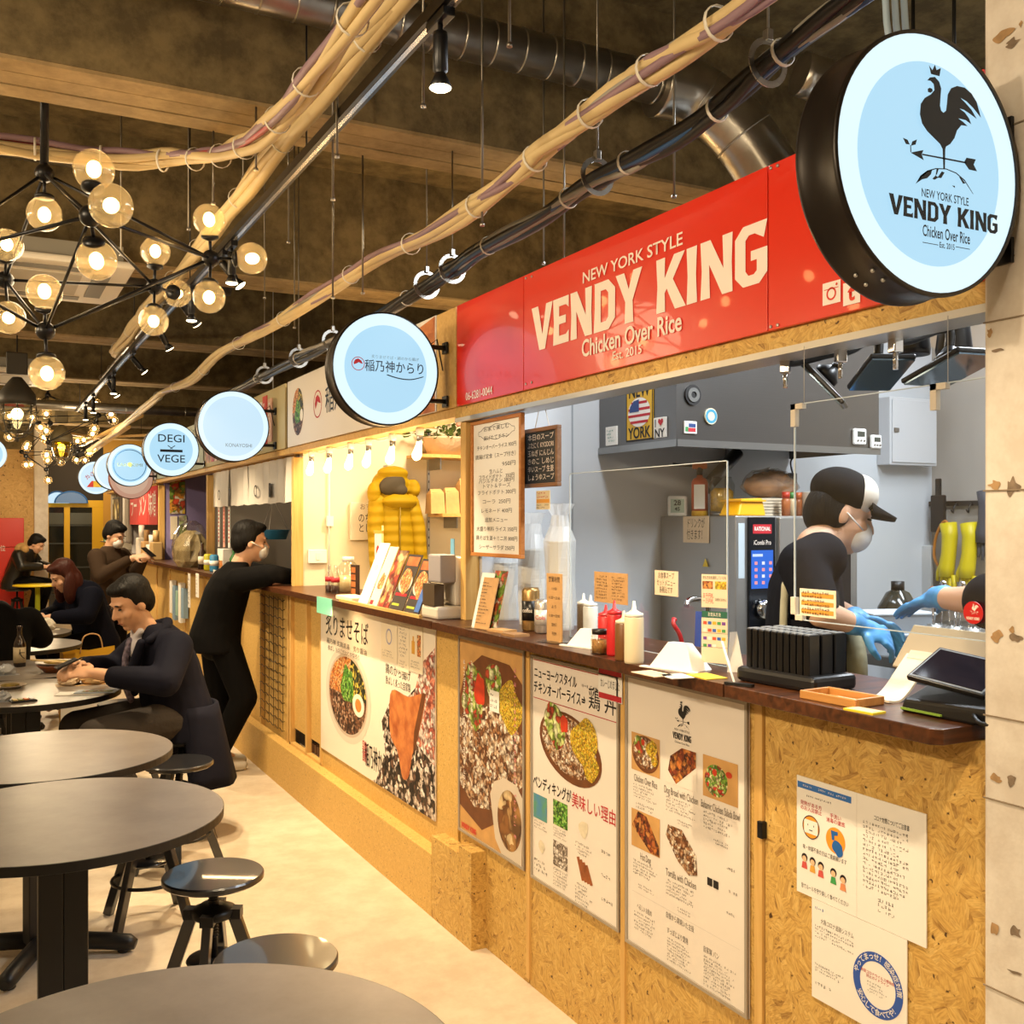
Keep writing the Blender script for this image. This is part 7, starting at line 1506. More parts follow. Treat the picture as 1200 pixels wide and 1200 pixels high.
MB().lathe([(0, 0), (0.10, 0), (0.125, 0.07), (0.132, 0.075), (0.12, 0.07), (0.097, 0.006), (0, 0.006)], 24).build('basket', BB, o)
for k in range(3): MB().tube([(0.12 * math.cos(k * 2.1), 0.12 * math.sin(k * 2.1), 0.07), (0, 0, 0.32)], 0.003, 5).build('cord', PAPER, o)
MB().tube([(0, 0, 0.32), (0, 0, over(o.location.y) - o.location.z)], 0.003, 5).build('cord', PAPER, o)
for k in range(3):
    p = P(257 + k * 6, 640, X=1.74); o = MB().box(1.735, 1.74, p.y - 0.03, p.y + 0.03, 1.36, 1.68).build('menu_strip', [PAPER, M('strip_pink', '#d8a090', 0.5), PAPER][k]); tag(o, 'red lettered paper menu strip hanging below the white curtain', 'menu strip', 'paper strips below the curtain')
    print_rows(o, 0, 0.001, 0, 0.001, 1, REDINK)
    b = MB(); q_ = random.Random(k)
    for j in range(9): z = 1.40 + j * 0.03; b.add([(1.7345, p.y + 0.018, z), (1.7345, p.y - 0.018, z), (1.7345, p.y - 0.018, z + q_.uniform(0.008, 0.02)), (1.7345, p.y + 0.018, z + 0.012)], [(0, 1, 2, 3)])
    b.build('red_print', REDINK, o)
for k, (u, v, c, h_, r_, lab) in enumerate(((244, 666, '#b8b02c', 0.13, 0.034, 'yellow drink can on the counter'), (251, 667, '#3f86b0', 0.13, 0.034, 'blue drink can on the counter'), (274, 664, '#2f6a34', 0.2, 0.03, 'green glass bottle behind the man in black'), (237, 660, '#3a2414', 0.21, 0.032, 'brown glass bottle beside the bagged bundle'))):
    p = P(u, v, X=1.62); o = thing('drink_can' if k < 2 else 'glass_bottle', lab, 'can' if k < 2 else 'bottle', (1.62, p.y, ZC)); m = M('drink_' + c[1:], c, 0.25)
    if k < 2: MB().lathe([(0, 0), (r_ * .85, 0), (r_, 0.01), (r_, h_ - 0.015), (r_ * .8, h_), (0, h_)], 20).build('can', m, o); MB().lathe([(r_ + .0006, h_ * .35), (r_ + .0006, h_ * .65)], 20).build('label', PAPER, o)
    else: MB().lathe([(0, 0), (r_, 0), (r_, h_ * .6), (r_ * .4, h_ * .78), (r_ * .38, h_), (0, h_)], 18).build('bottle', m, o); MB().lathe([(r_ + .0006, h_ * .2), (r_ + .0006, h_ * .5)], 18).build('label', PAPERW, o)
p = P(267, 655, X=1.76); o = thing('napkin_box', 'white box with orange print on the mesh counter', 'box', (1.76, p.y, ZC), RZ); MB().box(-0.1, 0.1, -0.06, 0.06, 0, 0.17).build('box', PAPER, o, bevel=0.003); MB().rect(-0.07, 0.09, 0.02, 0.08, -0.0615).build('print', F_ORNG, o)
p = P(224, 668, X=1.63); o = thing('bagged_bundle', 'bundle of pale noodles in a clear crinkled bag on the lavender stall counter', 'bag', (1.63, p.y, ZC)); b = MB(); q_ = random.Random(3); n_ = 20; vs = []; fs_ = []
for i, (r_, z) in enumerate(((0.14, 0), (0.19, 0.05), (0.20, 0.14), (0.18, 0.22), (0.12, 0.28), (0.05, 0.31))):
    for j in range(n_): rr = r_ * q_.uniform(0.9, 1.1); vs.append((rr * math.cos(2 * pi * j / n_) * 0.7, rr * math.sin(2 * pi * j / n_), z))
for i in range(5):
    for j in range(n_): fs_.append((i * n_ + j, i * n_ + (j + 1) % n_, (i + 1) * n_ + (j + 1) % n_, (i + 1) * n_ + j))
b.add(vs, fs_); b.build('bundle', M('dry_noodles', '#a8946a', 0.6, var=0.25, vscale=40, stretch=(1, 1, 0.2)), o); b2 = MB(); b2.add([(x * 1.05, y * 1.05, z * 1.25 + 0.005) for x, y, z in vs], fs_); b2.build('clear_bag', thin_glass('crinkle_bag', (0.95, 0.95, 0.93), 0.3, 0.15), o)
for k, (u, v0, v1, w_) in enumerate(((222, 672, 712, 0.10), (232, 672, 700, 0.12), (254, 668, 690, 0.16), (259, 672, 712, 0.16))):
    p0, p1 = P(u, v0, X=1.525), P(u, v1, X=1.525); o = thing('paper_sheet', ['long narrow paper slip hanging off the lavender stall counter', 'short paper slip hanging under the bagged bundle', 'upper handwritten sheet hanging by the drink cans', 'lower handwritten sheet hanging by the drink cans'][k], 'paper', (1.524 - 0.003 * k, p0.y, p1.z), RZ)
    MB().box(-w_ / 2, w_ / 2, -0.002, 0, 0, p0.z - p1.z).build('sheet', PAPER, o); print_rows(o, -w_ * .4, w_ * .4, 0.02, (p0.z - p1.z) * .9, 6, GREYINK, -0.0026, 30 + k)
# lavender stall wall posters, leaflets
for k, (u0, u1, v0, v1, m, lab) in enumerate(((199, 217, 563, 602, food('print_juice', ['#e0c04a', '#d8502c', '#f0e6d0', '#7a9a3a', '#e8a03a'], 16), 'yellow and red menu poster on the lavender wall'), (200, 208, 605, 632, PAPERW, 'narrow white price sheet on the lavender wall'), (210, 219, 604, 633, food('print_green_menu', ['#b8c890', '#e6e0c8', '#9ab060'], 12), 'pale green menu sheet on the lavender wall'))):
    a, b2 = P(u0, v1, Y=10.93), P(u1, v0, Y=10.93); o = thing('wall_poster', lab, 'poster', (a.x, 10.945, a.z)); MB().box(0, b2.x - a.x, -0.004, 0.004, 0, b2.z - a.z).build('sheet', m, o); print_rows(o, 0.02, b2.x - a.x - 0.02, 0.02, (b2.z - a.z) * 0.3, 2, INK, -0.005, k)
for k in range(5):
    u = 200 + k * 3.4; p = P(u, 700, X=1.60); o = MB().box(1.60, 1.64, p.y - 0.06, p.y + 0.06, 0.72 - 0.05 * (k % 2), 1.02 - 0.04 * (k % 3)).build('leaflet', [PAPER, M('leaflet_blue', '#7f9ab0', 0.5), M('leaflet_teal', '#8fb0a0', 0.5)][k % 3]); tag(o, 'pale leaflet in the rack on the lavender stall counter front', 'leaflet', 'leaflets on the lavender stall front')
# red half curtain stall
rn = thing('half_curtain', 'red half curtain with white lettering in the far stall', 'curtain', (1.68, 13.3, 1.5325), RZ); RC = M('curtain_red', '#c8281c', 0.7)
for k in range(3):
    b = MB(); b.box(k * 0.72, k * 0.72 + 0.7, 0, 0.008, 0, 0.42); b.build('cloth_panel', RC, rn); T(['ラー', 'メン', '味噌'][k], k * 0.72 + 0.35, 0.2, 0.3, SIGNW, rn, -0.002, bold=0.004, width=0.5)
MB().tube([(0, 0, 0.42), (2.2, 0, 0.42)], 0.01, 8).build('rod', PINE_H, rn)
for k, (u, v, c, h_) in enumerate(((166, 655, '#d8cfc0', 0.35), (172, 655, '#c9a06a', 0.3), (178, 655, '#e6ddd0', 0.25), (183, 654, '#a88a5a', 0.3))):
    p = P(u, v, X=1.62); o = thing('condiment_caddy', ['tall white menu holder on the red curtain counter', 'amber bottle caddy on the red curtain counter', 'white napkin holder on the red curtain counter', 'brown chopstick jar on the red curtain counter'][k], 'caddy', (1.62, p.y, ZC)); MB().box(-0.05, 0.05, -0.09, 0.09, 0, h_ * 0.6).build('body', M('caddy_' + c[1:], c, 0.5), o, bevel=0.01); MB().lathe([(0.03, h_ * .6), (0.03, h_), (0, h_)], 12).build('top', M('caddy_top_' + c[1:], c, 0.4, var=0.3), o)

# ------------------------------------------------------------------ far end of the hall
a = P(-60, 700, Y=16.5); c0, c1 = P(40, 600, Y=16.4), P(56, 600, Y=16.4)
struct(MB().box(-3.0, c0.x, 16.5, 16.6, 0, 2.62).build('wall_end', osb_material('end_osb', '#c9a05c', '#b28a48', '#d8b06c', 0.6)))
struct(MB().box(-3.0, c0.x, 16.5, 16.6, 2.62, 3.55).build('wall_end_top', CONC_B))
struct(MB().box(c0.x, c1.x, 16.3, 16.7, 0, 3.55).build('wall_column', CONC_P))
rp0, rp1 = P(-60, 700, Y=16.49), P(28, 607, Y=16.49); o = thing('red_door', 'red metal double locker door on the chipboard end wall', 'door', (rp0.x, 16.46, 0))
for z0, z1 in ((0.05, 1.2), (1.205, rp1.z)): MB().box(0, rp1.x - rp0.x, 0, 0.035, z0, z1).build('door_leaf', M('locker_red', '#d0260f', 0.35), o, bevel=0.006)
tp = P(-2, 643, Y=16.45); T('の位', tp.x - rp0.x + 0.02, tp.z, 0.09, SIGNW, o, -0.004, width=0.14)
# yellow framed glass doors
Yd = 18.5
def dd(u, v): return P(u, v, Y=Yd)
dr = struct(thing('door_1', 'x', 'door', (0, Yd, 0))); del dr['category']; dr['label'] = 'yellow framed glass doors at the end of the hall'
YF = M('yellow_frame', '#d8a814', 0.45); x0, x1, xa_, xb_, xc_ = dd(54, 600).x, dd(121, 600).x, dd(75, 600).x, dd(82, 600).x, dd(108, 600).x; zt = dd(80, 586).z
for q in ((x0, x1, zt - 0.12, zt), (x0, x0 + 0.04, 0, zt - 0.12), (xa_, xb_, 0, zt - 0.12), (xc_, x1, 0, zt - 0.12)): MB().box(q[0], q[1], 0, 0.08, q[2], q[3]).build('frame_bar', YF, dr, bevel=0.004)
for q in ((x0 + 0.04, xa_), (xb_, xc_)):
    MB().box(q[0], q[1], 0.035, 0.045, 0.02, zt - 0.12).build('pane', M('dark_door_glass', '#10140f', 0.08, spec=0.6), dr)
    for z in (0.35, 0.8, 1.2, 1.5): MB().box(q[0], q[1], 0.03, 0.034, z, z + 0.025).build('glazing_bar', M('bar_dark', '#2a2c26', 0.4), dr)
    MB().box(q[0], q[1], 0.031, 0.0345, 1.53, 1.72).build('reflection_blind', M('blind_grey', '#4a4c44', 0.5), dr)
struct(MB().box(x1, 4.2, Yd, Yd + 0.1, 0, 3.55).build('wall_door_side', M('ochre_wall', '#c08f34', 0.6)))
struct(MB().box(c1.x, x1, Yd, Yd + 0.1, zt, 3.55).build('wall_door_top', M('dark_upper', '#2c241a', 0.8)))
for k, u in enumerate((68, 84)):
    p = P(u, 588, Y=18.3); o = thing('arch_sign', ['pale blue half round sign over the yellow door frame', 'patterned half round sign over the yellow door frame'][k], 'sign', (p.x, 18.45 - 0.06 * k, p.z - 0.02)); b = MB(); ell(b, 0, 0, 0.19 + 0.06 * k, 0.19, 0, 24, 0, 0, pi); b.build('face', GL_PALE if k == 0 else glow('arch_face', '#7f9ab0', 0.6), o); MB().tube([((0.19 + 0.06 * k) * math.cos(pi * i / 16), -0.005, 0.19 * math.sin(pi * i / 16)) for i in range(17)], 0.012, 6).build('rim', M('blue_print', '#1d5fa8', 0.5), o)
# rack beside the door
p = P(133, 690, X=1.55); rk = thing('magazine_rack', 'wire rack of papers and leaflets beside the yellow door post', 'rack', (1.5, p.y, 0), RZ)
for x in (-0.25, 0.25): MB().tube([(x, 0, 0), (x, 0, 1.55)], 0.01, 8).build('upright', BLACKM, rk)
q_ = random.Random(2)
for k in range(5):
    MB().box(-0.25, 0.25, -0.08, 0, 0.35 + k * 0.24, 0.36 + k * 0.24).build('tier', BLACKM, rk)
    for j in range(3): MB().box(-0.22 + j * 0.15, -0.1 + j * 0.15, -0.05, -0.03, 0.36 + k * 0.24, 0.52 + k * 0.24 + 0.03 * q_.random()).build('leaflet', [PAPER, M('leaflet_teal', '#8fb0a0', 0.5), M('leaflet_rust', '#9a5a34', 0.5), PAPERW, M('leaflet_moss', '#6a7a3a', 0.5)][(k + j * 2) % 5], rk)
p = P(130, 598, X=1.6); o = thing('photo_board', 'framed dark photo board above the wire rack', 'picture', (1.68, p.y, p.z), RZ); MB().tube([(0, -0.008, 0.16), (0, -0.008, 1.965 - p.z)], 0.003, 6).build('cord', BLACK, o); MB().box(-0.35, 0.35, -0.02, 0, -0.17, 0.17).build('frame', M('bar_dark', '#2a2c26', 0.4), o); MB().box(-0.32, 0.32, -0.022, -0.019, -0.15, 0.15).build('picture', food('print_board', ['#c9b060', '#3a3020', '#e0d8b0', '#6a5a34'], 9), o)
for k in range(3):
    p = P(141 + k * 4, 612, X=1.66); o = MB().box(1.655, 1.715, p.y - 0.10, p.y + 0.10, 1.3, 1.964).build('hanging_drape', M('drape_%d' % k, ['#4a4038', '#c9c2b8', '#8f8578'][k], 0.8), bevel=0.03); tag(o, ['dark drape hanging beside the photo board', 'pale drape hanging between the dark one and the red curtain', 'grey drape next to the red curtain'][k], 'drape')
# ------------------------------------------------------------------ people
V = Vector
def volume(prims, voxel, name, mat, smooth=5):
    """rounded limbs and ellipsoids fused into one continuous skin"""
    b = MB()
    for p in prims:
        if p[0] == 'c':
            a, ra, c, rc = Vector(p[1]), p[2], Vector(p[3]), p[4]
            b.ball(a, ra, 12, 8); b.ball(c, rc, 12, 8); b.tube([a, c], [ra, rc], 12)
        elif p[0] == 'l':                      # loft of upright ellipses (centre, half depth, half width)
            n = 20; vs = []; rings = p[1]
            for q in rings: vs += [V(q[0]) + V((q[1] * math.cos(2 * pi * j / n), q[2] * math.sin(2 * pi * j / n), 0)) for j in range(n)]
            fs_ = [(i * n + j, i * n + (j + 1) % n, i * n + n + (j + 1) % n, i * n + n + j) for i in range(len(rings) - 1) for j in range(n)]
            b.add(vs, fs_ + [tuple(range(n))[::-1], tuple((len(rings) - 1) * n + j for j in range(n))])
        else:
            b.ball(p[1], p[2], 18, 12, rot=p[3] if len(p) > 3 else None)
    me = b.mesh(name, mat); o = bpy.data.objects.new(name, me); C.objects.link(o)
    r = o.modifiers.new('r', 'REMESH'); r.mode = 'VOXEL'; r.voxel_size = voxel; r.use_smooth_shade = True
    s = o.modifiers.new('s', 'SMOOTH'); s.factor = 0.5; s.iterations = smooth
    out = bpy.data.meshes.new_from_object(o.evaluated_get(bpy.context.evaluated_depsgraph_get()))
    bpy.data.objects.remove(o); bpy.data.meshes.remove(me)
    out.polygons.foreach_set('use_smooth', [True] * len(out.polygons))
    return out
def vol(parent, name, prims, mat, voxel=0.009, smooth=5):
    o = bpy.data.objects.new(name, volume(prims, voxel, name, mat, smooth)); C.objects.link(o); o.parent = parent; return o
def skin_mat(name, col): return M(name, col, 0.5, var=0.05, vscale=10)
SKIN = skin_mat('skin_warm', '#c89a78'); SKIN2 = skin_mat('skin_pale', '#d0a283')
HAIR = M('black_hair', '#0d0a08', 0.6, spec=0.2, bump=0.5, bscale=90, stretch=(1, 1, 0.2))
HAIRB = M('brown_hair', '#3a160c', 0.5, spec=0.25, bump=0.5, bscale=90, stretch=(1, 1, 0.2))
def chain(pts, rs): return [('c', pts[i], rs[i], pts[i + 1], rs[i + 1]) for i in range(len(pts) - 1)]
def head_prims(c, q, s=1.0):
    def h(x, y, z): return Vector(c) + q @ (Vector((x, y, z)) * s)
    e = lambda p, r: ('e', h(*p), tuple(k * s for k in r), q)
    return [e((-0.012, 0, 0.03), (0.095, 0.075, 0.095)), e((0.028, 0, -0.035), (0.066, 0.060, 0.083)), e((0.060, 0, -0.095), (0.026, 0.03, 0.022)),
            ('c', h(0.088, 0, 0.012), 0.009 * s, h(0.110, 0, -0.022), 0.0125 * s), e((0.098, 0, -0.027), (0.014, 0.02, 0.009)), e((0.078, 0, 0.032), (0.016, 0.05, 0.010)),
            e((0.084, 0, -0.056), (0.013, 0.024, 0.007)), e((0.082, 0, -0.069), (0.013, 0.021, 0.007)), e((0.062, 0.038, -0.025), (0.026, 0.024, 0.026)), e((0.062, -0.038, -0.025), (0.026, 0.024, 0.026)),
            e((-0.004, 0.076, -0.012), (0.02, 0.009, 0.031)), e((-0.004, -0.076, -0.012), (0.02, 0.009, 0.031))]
def face_bits(parent, c, q, s=1.0, eyes=True):
    def h(x, y, z): return Vector(c) + q @ (Vector((x, y, z)) * s)
    for sg in (-1, 1):
        if eyes: MB().ball(h(0.083, 0.031 * sg, 0.010), (0.007 * s, 0.013 * s, 0.004 * s), 10, 6, rot=q).build('eye', M('eye_dark', '#1a120e', 0.2), parent)
        MB().ball(h(0.090, 0.032 * sg, 0.033), (0.005 * s, 0.020 * s, 0.0035 * s), 10, 6, rot=q).build('eyebrow', HAIR, parent)
    MB().ball(h(0.094, 0, -0.0625), (0.004 * s, 0.021 * s, 0.003 * s), 10, 6, rot=q).build('mouth', M('lip_line', '#8a4a3c', 0.5), parent)
def hair_short(c, q, s=1.0):
    def h(x, y, z): return Vector(c) + q @ (Vector((x, y, z)) * s)
    e = lambda p, r: ('e', h(*p), tuple(k * s for k in r), q)
    return [e((-0.025, 0, 0.05), (0.098, 0.082, 0.088)), e((-0.058, 0, 0.0), (0.062, 0.074, 0.085)), e((0.03, 0, 0.095), (0.058, 0.062, 0.032)), e((-0.02, 0.066, 0.022), (0.045, 0.02, 0.05)), e((-0.02, -0.066, 0.022), (0.045, 0.02, 0.05))]
def hand_prims(wrist, d, n, curl=0.6, side=1, s=1.0):
    """palm and five fingers; d towards the fingertips, n out of the back of the hand, side +1 puts the thumb on d x n"""
    w_, d, n = Vector(wrist), Vector(d).normalized(), Vector(n); n = (n - d * n.dot(d)).normalized(); t = d.cross(n) * side
    out = [('e', w_ + d * 0.05 * s, (0.048 * s, 0.04 * s, 0.016 * s), Matrix((d, t, n)).transposed().to_quaternion()), ('c', w_ - d * 0.02 * s, 0.026 * s, w_ + d * 0.03 * s, 0.024 * s)]
    for k, (off, ln) in enumerate(((0.030, 0.078), (0.010, 0.088), (-0.011, 0.082), (-0.031, 0.064))):
        p = w_ + d * 0.085 * s + t * off * s; a = d; pts = [p]
        for j in range(3):
            ang = curl * (0.5 + 0.5 * j); dd_ = (d * math.cos(ang) - n * math.sin(ang)); p = p + dd_ * ln * s / 3; pts.append(p)
        out += chain(pts, [0.0098 * s, 0.0092 * s, 0.0084 * s, 0.0068 * s])
    th0 = w_ + d * 0.03 * s + t * 0.036 * s; th1 = th0 + (d * 0.6 + t * 0.7 - n * 0.35).normalized() * 0.036 * s; th2 = th1 + (d * 0.9 + t * 0.1 - n * 0.5).normalized() * 0.034 * s
    out += chain([th0, th1, th2], [0.0125 * s, 0.011 * s, 0.008 * s])
    return out
def Q(yaw=0, pitch=0, roll=0):
    """head turned left by yaw, nodding down by pitch, tilted by roll"""
    return Quaternion((0, 0, 1), R(yaw)) @ Quaternion((0, 1, 0), R(pitch)) @ Quaternion((1, 0, 0), R(roll))
V = Vector
PG = 'people in the food hall'
# --- diner in the navy coat (sits at the laid table, facing the wall side of the hall)
pn = thing('person', 'seated person in a navy overcoat and tie looking at a phone', 'person', (0.86, 5.27, 0), R(193), PG)
hc, hq = V((0.20, 0.0, 1.165)), Q(12, 26)
Lw, Rw = V((0.40, 0.10, 0.855)), V((0.43, -0.075, 0.875))
bp = head_prims(hc, hq) + chain([V((0.11, 0, 1.0)), V((0.165, 0, 1.10))], [0.06, 0.055]) + [('e', (0.02, 0, 0.78), (0.09, 0.13, 0.2)), ('e', (0.0, 0, 0.60), (0.12, 0.15, 0.1)), ('e', (0.05, 0, 0.92), (0.08, 0.15, 0.1))]
bp += chain([V((0.07, 0.19, 0.95)), V((0.15, 0.28, 0.80)), Lw], [0.055, 0.042, 0.028]) + chain([V((0.07, -0.19, 0.95)), V((0.19, -0.26, 0.81)), Rw], [0.055, 0.042, 0.028])
bp += hand_prims(Lw, (0.8, -0.55, 0.12), (-0.1, 0.7, 0.6), 0.75, 1) + hand_prims(Rw, (0.75, 0.6, 0.0), (0.0, -0.6, 0.75), 0.8, -1)
for sg in (-1, 1): bp += chain([V((0, sg * 0.1, 0.592)), V((0.40, sg * 0.13, 0.57)), V((0.19, sg * 0.13, 0.12)), V((0.27, sg * 0.14, 0.06))], [0.085, 0.062, 0.045, 0.035])
vol(pn, 'body', bp, SKIN, 0.0065, 3)
face_bits(pn, hc, hq)
vol(pn, 'hair', hair_short(hc, hq), HAIR, 0.008)
COAT = M('navy_wool', '#12131f', 0.8, spec=0.12, var=0.15, vscale=5, bump=0.7, bscale=9)
ct_ = [('l', [((-0.06, 0.01, 0.489), 0.185, 0.235), ((-0.055, 0, 0.56), 0.182, 0.232), ((-0.03, 0, 0.64), 0.165, 0.21), ((0.0, 0, 0.76), 0.155, 0.20), ((0.03, 0, 0.88), 0.145, 0.215), ((0.05, 0, 0.96), 0.125, 0.21), ((0.065, 0, 1.02), 0.10, 0.15), ((0.085, 0, 1.06), 0.075, 0.085)])]
ct_ += chain([V((0.05, 0.175, 0.955)), V((0.14, 0.27, 0.812)), V((0.33, 0.15, 0.838))], [0.085, 0.074, 0.052]) + chain([V((0.05, -0.175, 0.955)), V((0.18, -0.26, 0.82)), V((0.36, -0.12, 0.86))], [0.085, 0.074, 0.052])
vol(pn, 'overcoat', ct_, COAT, 0.009, 10)
def skirt(parent, c, r0, r1, z0, z1, a0, a1, mat, t=0.018, n=26, m=7):
    """open hem of a coat hanging around a seat"""
    b = MB(); vs = []; w_ = n + 1
    for off in (0.0, -t):
        for j in range(m + 1):
            f = j / m; z = z0 + (z1 - z0) * f
            for i in range(w_):
                g = a0 + (a1 - a0) * i / n; k = 1 + 0.025 * math.sin(i * 1.25) * f
                vs.append(V((c[0] + ((r0[0] + (r1[0] - r0[0]) * f) * k + off) * math.cos(g) - 0.03 * f, c[1] + ((r0[1] + (r1[1] - r0[1]) * f) * k + off) * math.sin(g), z)))
    N = w_ * (m + 1); fs_ = []
    for j in range(m):
        for i in range(n):
            q = j * w_ + i; fs_ += [(q, q + 1, q + w_ + 1, q + w_), (N + q, N + q + w_, N + q + w_ + 1, N + q + 1)]
    for i in range(n): q = m * w_ + i; fs_ += [(q, q + 1, N + q + 1, N + q), (i, N + i, N + i + 1, i + 1)]
    for j in range(m): q = j * w_; fs_ += [(q, q + w_, N + q + w_, N + q), (q + n, N + q + n, N + q + n + w_, q + n + w_)]
    return b.add(vs, fs_, 0, True).build('coat_skirt', mat, parent)
skirt(pn, (-0.055, 0.01), (0.160, 0.208), (0.222, 0.272), 0.66, 0.27, R(62), R(298), COAT)
vol(pn, 'coat_collar', chain([V((0.16, 0.12, 0.99)), V((0.06, 0.085, 1.04)), V((0.02, 0.0, 1.06)), V((0.06, -0.085, 1.04)), V((0.16, -0.12, 0.99))], [0.02, 0.026, 0.028, 0.026, 0.02]), COAT, 0.007)
vol(pn, 'lapel', chain([V((0.19, 0.10, 0.98)), V((0.215, 0.075, 0.86)), V((0.20, 0.05, 0.74))], [0.022, 0.03, 0.02]), COAT, 0.007)
vol(pn, 'shirt', [('e', (0.135, 0, 0.95), (0.075, 0.055, 0.09))] + chain([V((0.17, 0.045, 1.03)), V((0.19, 0.0, 0.985)), V((0.17, -0.045, 1.03))], [0.018, 0.014, 0.018]), M('white_shirt', '#c9c6cc', 0.6), 0.006)
vol(pn, 'tie', chain([V((0.205, 0, 0.985)), V((0.228, 0.0, 0.90)), V((0.225, 0.0, 0.78)), V((0.20, 0, 0.70))], [0.017, 0.016, 0.022, 0.018]), M('patterned_tie', '#3a3140', 0.5, col2='#8a7f92', vscale=60), 0.006)
tz = []
for sg in (-1, 1): tz += chain([V((0, sg * 0.1, 0.594)), V((0.41, sg * 0.13, 0.57)), V((0.19, sg * 0.13, 0.13))], [0.103, 0.085, 0.068])
vol(pn, 'trousers', tz, M('grey_trousers', '#37322e', 0.85, spec=0.15, bump=0.3, bscale=40), 0.01)
for sg in (-1, 1): vol(pn, 'shoe', chain([V((0.17, sg * 0.13, 0.052)), V((0.24, sg * 0.135, 0.045)), V((0.32, sg * 0.14, 0.035))], [0.048, 0.044, 0.034]), M('black_leather', '#0e0c0b', 0.3), 0.009)
wpos = lambda o, v: Matrix.Translation(o.location) @ Matrix.Rotation(o.rotation_euler.z, 4, 'Z') @ V(v)
ph = thing('smartphone', 'dark smartphone held by the person in the navy overcoat', 'phone', wpos(pn, (0.505, 0.02, 0.902)), R(193)); b = MB(); b.cbox((0, 0, 0), (0.009, 0.06, 0.10), Quaternion((0, 1, 0), R(-68))); b.build('case', BLACK, ph, bevel=0.004); b = MB(); b.cbox(V((-0.0045, 0, 0.002)), (0.002, 0.054, 0.092), Quaternion((0, 1, 0), R(-68))); b.build('screen', glow('phone_screen', '#5a6a80', 0.5), ph)

# --- standing person in black leaning on the mesh counter
ps_ = thing('person', 'standing person in black with white sneakers leaning on the counter', 'person', (1.33, 6.45, 0), 0, PG)
hc, hq = V((0.165, -0.14, 1.435)), Q(-8, 8)
Rw2, Lw2 = V((0.42, -0.30, 1.207)), V((0.42, 0.02, 1.207))
bp = head_prims(hc, hq) + chain([V((0.10, -0.10, 1.26)), V((0.14, -0.13, 1.37))], [0.062, 0.055]) + [('e', (0.0, 0, 0.92), (0.10, 0.13, 0.14)), ('e', (0.03, -0.04, 1.08), (0.09, 0.13, 0.17)), ('e', (0.05, -0.07, 1.19), (0.08, 0.15, 0.08))]
bp += chain([V((0.10, -0.27, 1.23)), V((0.22, -0.44, 1.222)), Rw2], [0.055, 0.04, 0.028]) + chain([V((0.08, 0.1, 1.22)), V((0.22, 0.14, 1.222)), Lw2], [0.055, 0.04, 0.028])
bp += hand_prims(Rw2, (0.8, 0.5, 0.0), (0, 0, 1), 0.3, 1) + hand_prims(Lw2, (0.7, -0.6, 0), (0, 0, 1), 0.3, -1)
legs = [[V((0.0, 0.09, 0.86)), V((0.03, 0.11, 0.47)), V((0.03, 0.14, 0.09)), V((0.14, 0.15, 0.045))], [V((0.0, -0.09, 0.86)), V((0.13, -0.13, 0.48)), V((0.0, 0.0, 0.14)), V((0.06, -0.02, 0.05))]]
for l in legs: bp += chain(l, [0.085, 0.06, 0.042, 0.03])
vol(ps_, 'body', bp, SKIN2, 0.0075, 3)
face_bits(ps_, hc, hq); vol(ps_, 'hair', hair_short(hc, hq), HAIR, 0.008)
vol(ps_, 'face_mask', [('e', hc + hq @ V((0.078, 0, -0.05)), (0.04, 0.062, 0.05), hq)], M('mask_white', '#d8d4d0', 0.7), 0.006)
MB().tube([hc + hq @ V((0.075, -0.062, -0.03)), hc + hq @ V((-0.0, -0.084, -0.0))], 0.0025, 5).build('mask_loop', M('mask_white', '#d8d4d0', 0.7), ps_)
BLKC = M('black_jersey', '#0c0b0b', 0.9, spec=0.1, var=0.2, vscale=6, bump=0.6, bscale=9)
ct_ = [('l', [((-0.02, 0.0, 0.76), 0.155, 0.205), ((-0.02, 0.0, 0.86), 0.155, 0.20), ((0.0, -0.015, 0.96), 0.145, 0.19), ((0.025, -0.04, 1.06), 0.14, 0.195), ((0.045, -0.065, 1.15), 0.135, 0.21), ((0.06, -0.085, 1.22), 0.115, 0.195), ((0.08, -0.10, 1.275), 0.085, 0.12), ((0.10, -0.11, 1.315), 0.068, 0.072)])] + chain([V((0.07, -0.24, 1.205)), V((0.21, -0.43, 1.244)), V((0.38, -0.33, 1.225))], [0.078, 0.066, 0.046]) + chain([V((0.05, 0.08, 1.195)), V((0.2, 0.13, 1.244)), V((0.38, 0.04, 1.225))], [0.078, 0.066, 0.046])
vol(ps_, 'pullover', ct_, BLKC, 0.009, 10)
tz = [('e', (-0.01, 0, 0.82), (0.12, 0.165, 0.12))]
for l in legs: tz += chain([l[0], l[1], l[2]], [0.10, 0.082, 0.068])
vol(ps_, 'trousers', tz, M('black_trousers', '#0a0909', 0.85, spec=0.1), 0.01)
SNK = M('sneaker_white', '#cfcabf', 0.5)
for k, l in enumerate(legs):
    c0 = l[2]; vol(ps_, 'sneaker', chain([V((c0.x - 0.03, c0.y, 0.055)), V((c0.x + 0.06, c0.y + 0.01, 0.05)), V((c0.x + 0.15, c0.y + 0.02, 0.036))], [0.05, 0.044, 0.035]), SNK, 0.008)
    MB().cbox((c0.x - 0.07, c0.y, 0.075), (0.02, 0.05, 0.045)).build('heel_tab', M('heel_green', '#1f7a4a', 0.5), ps_, bevel=0.008)

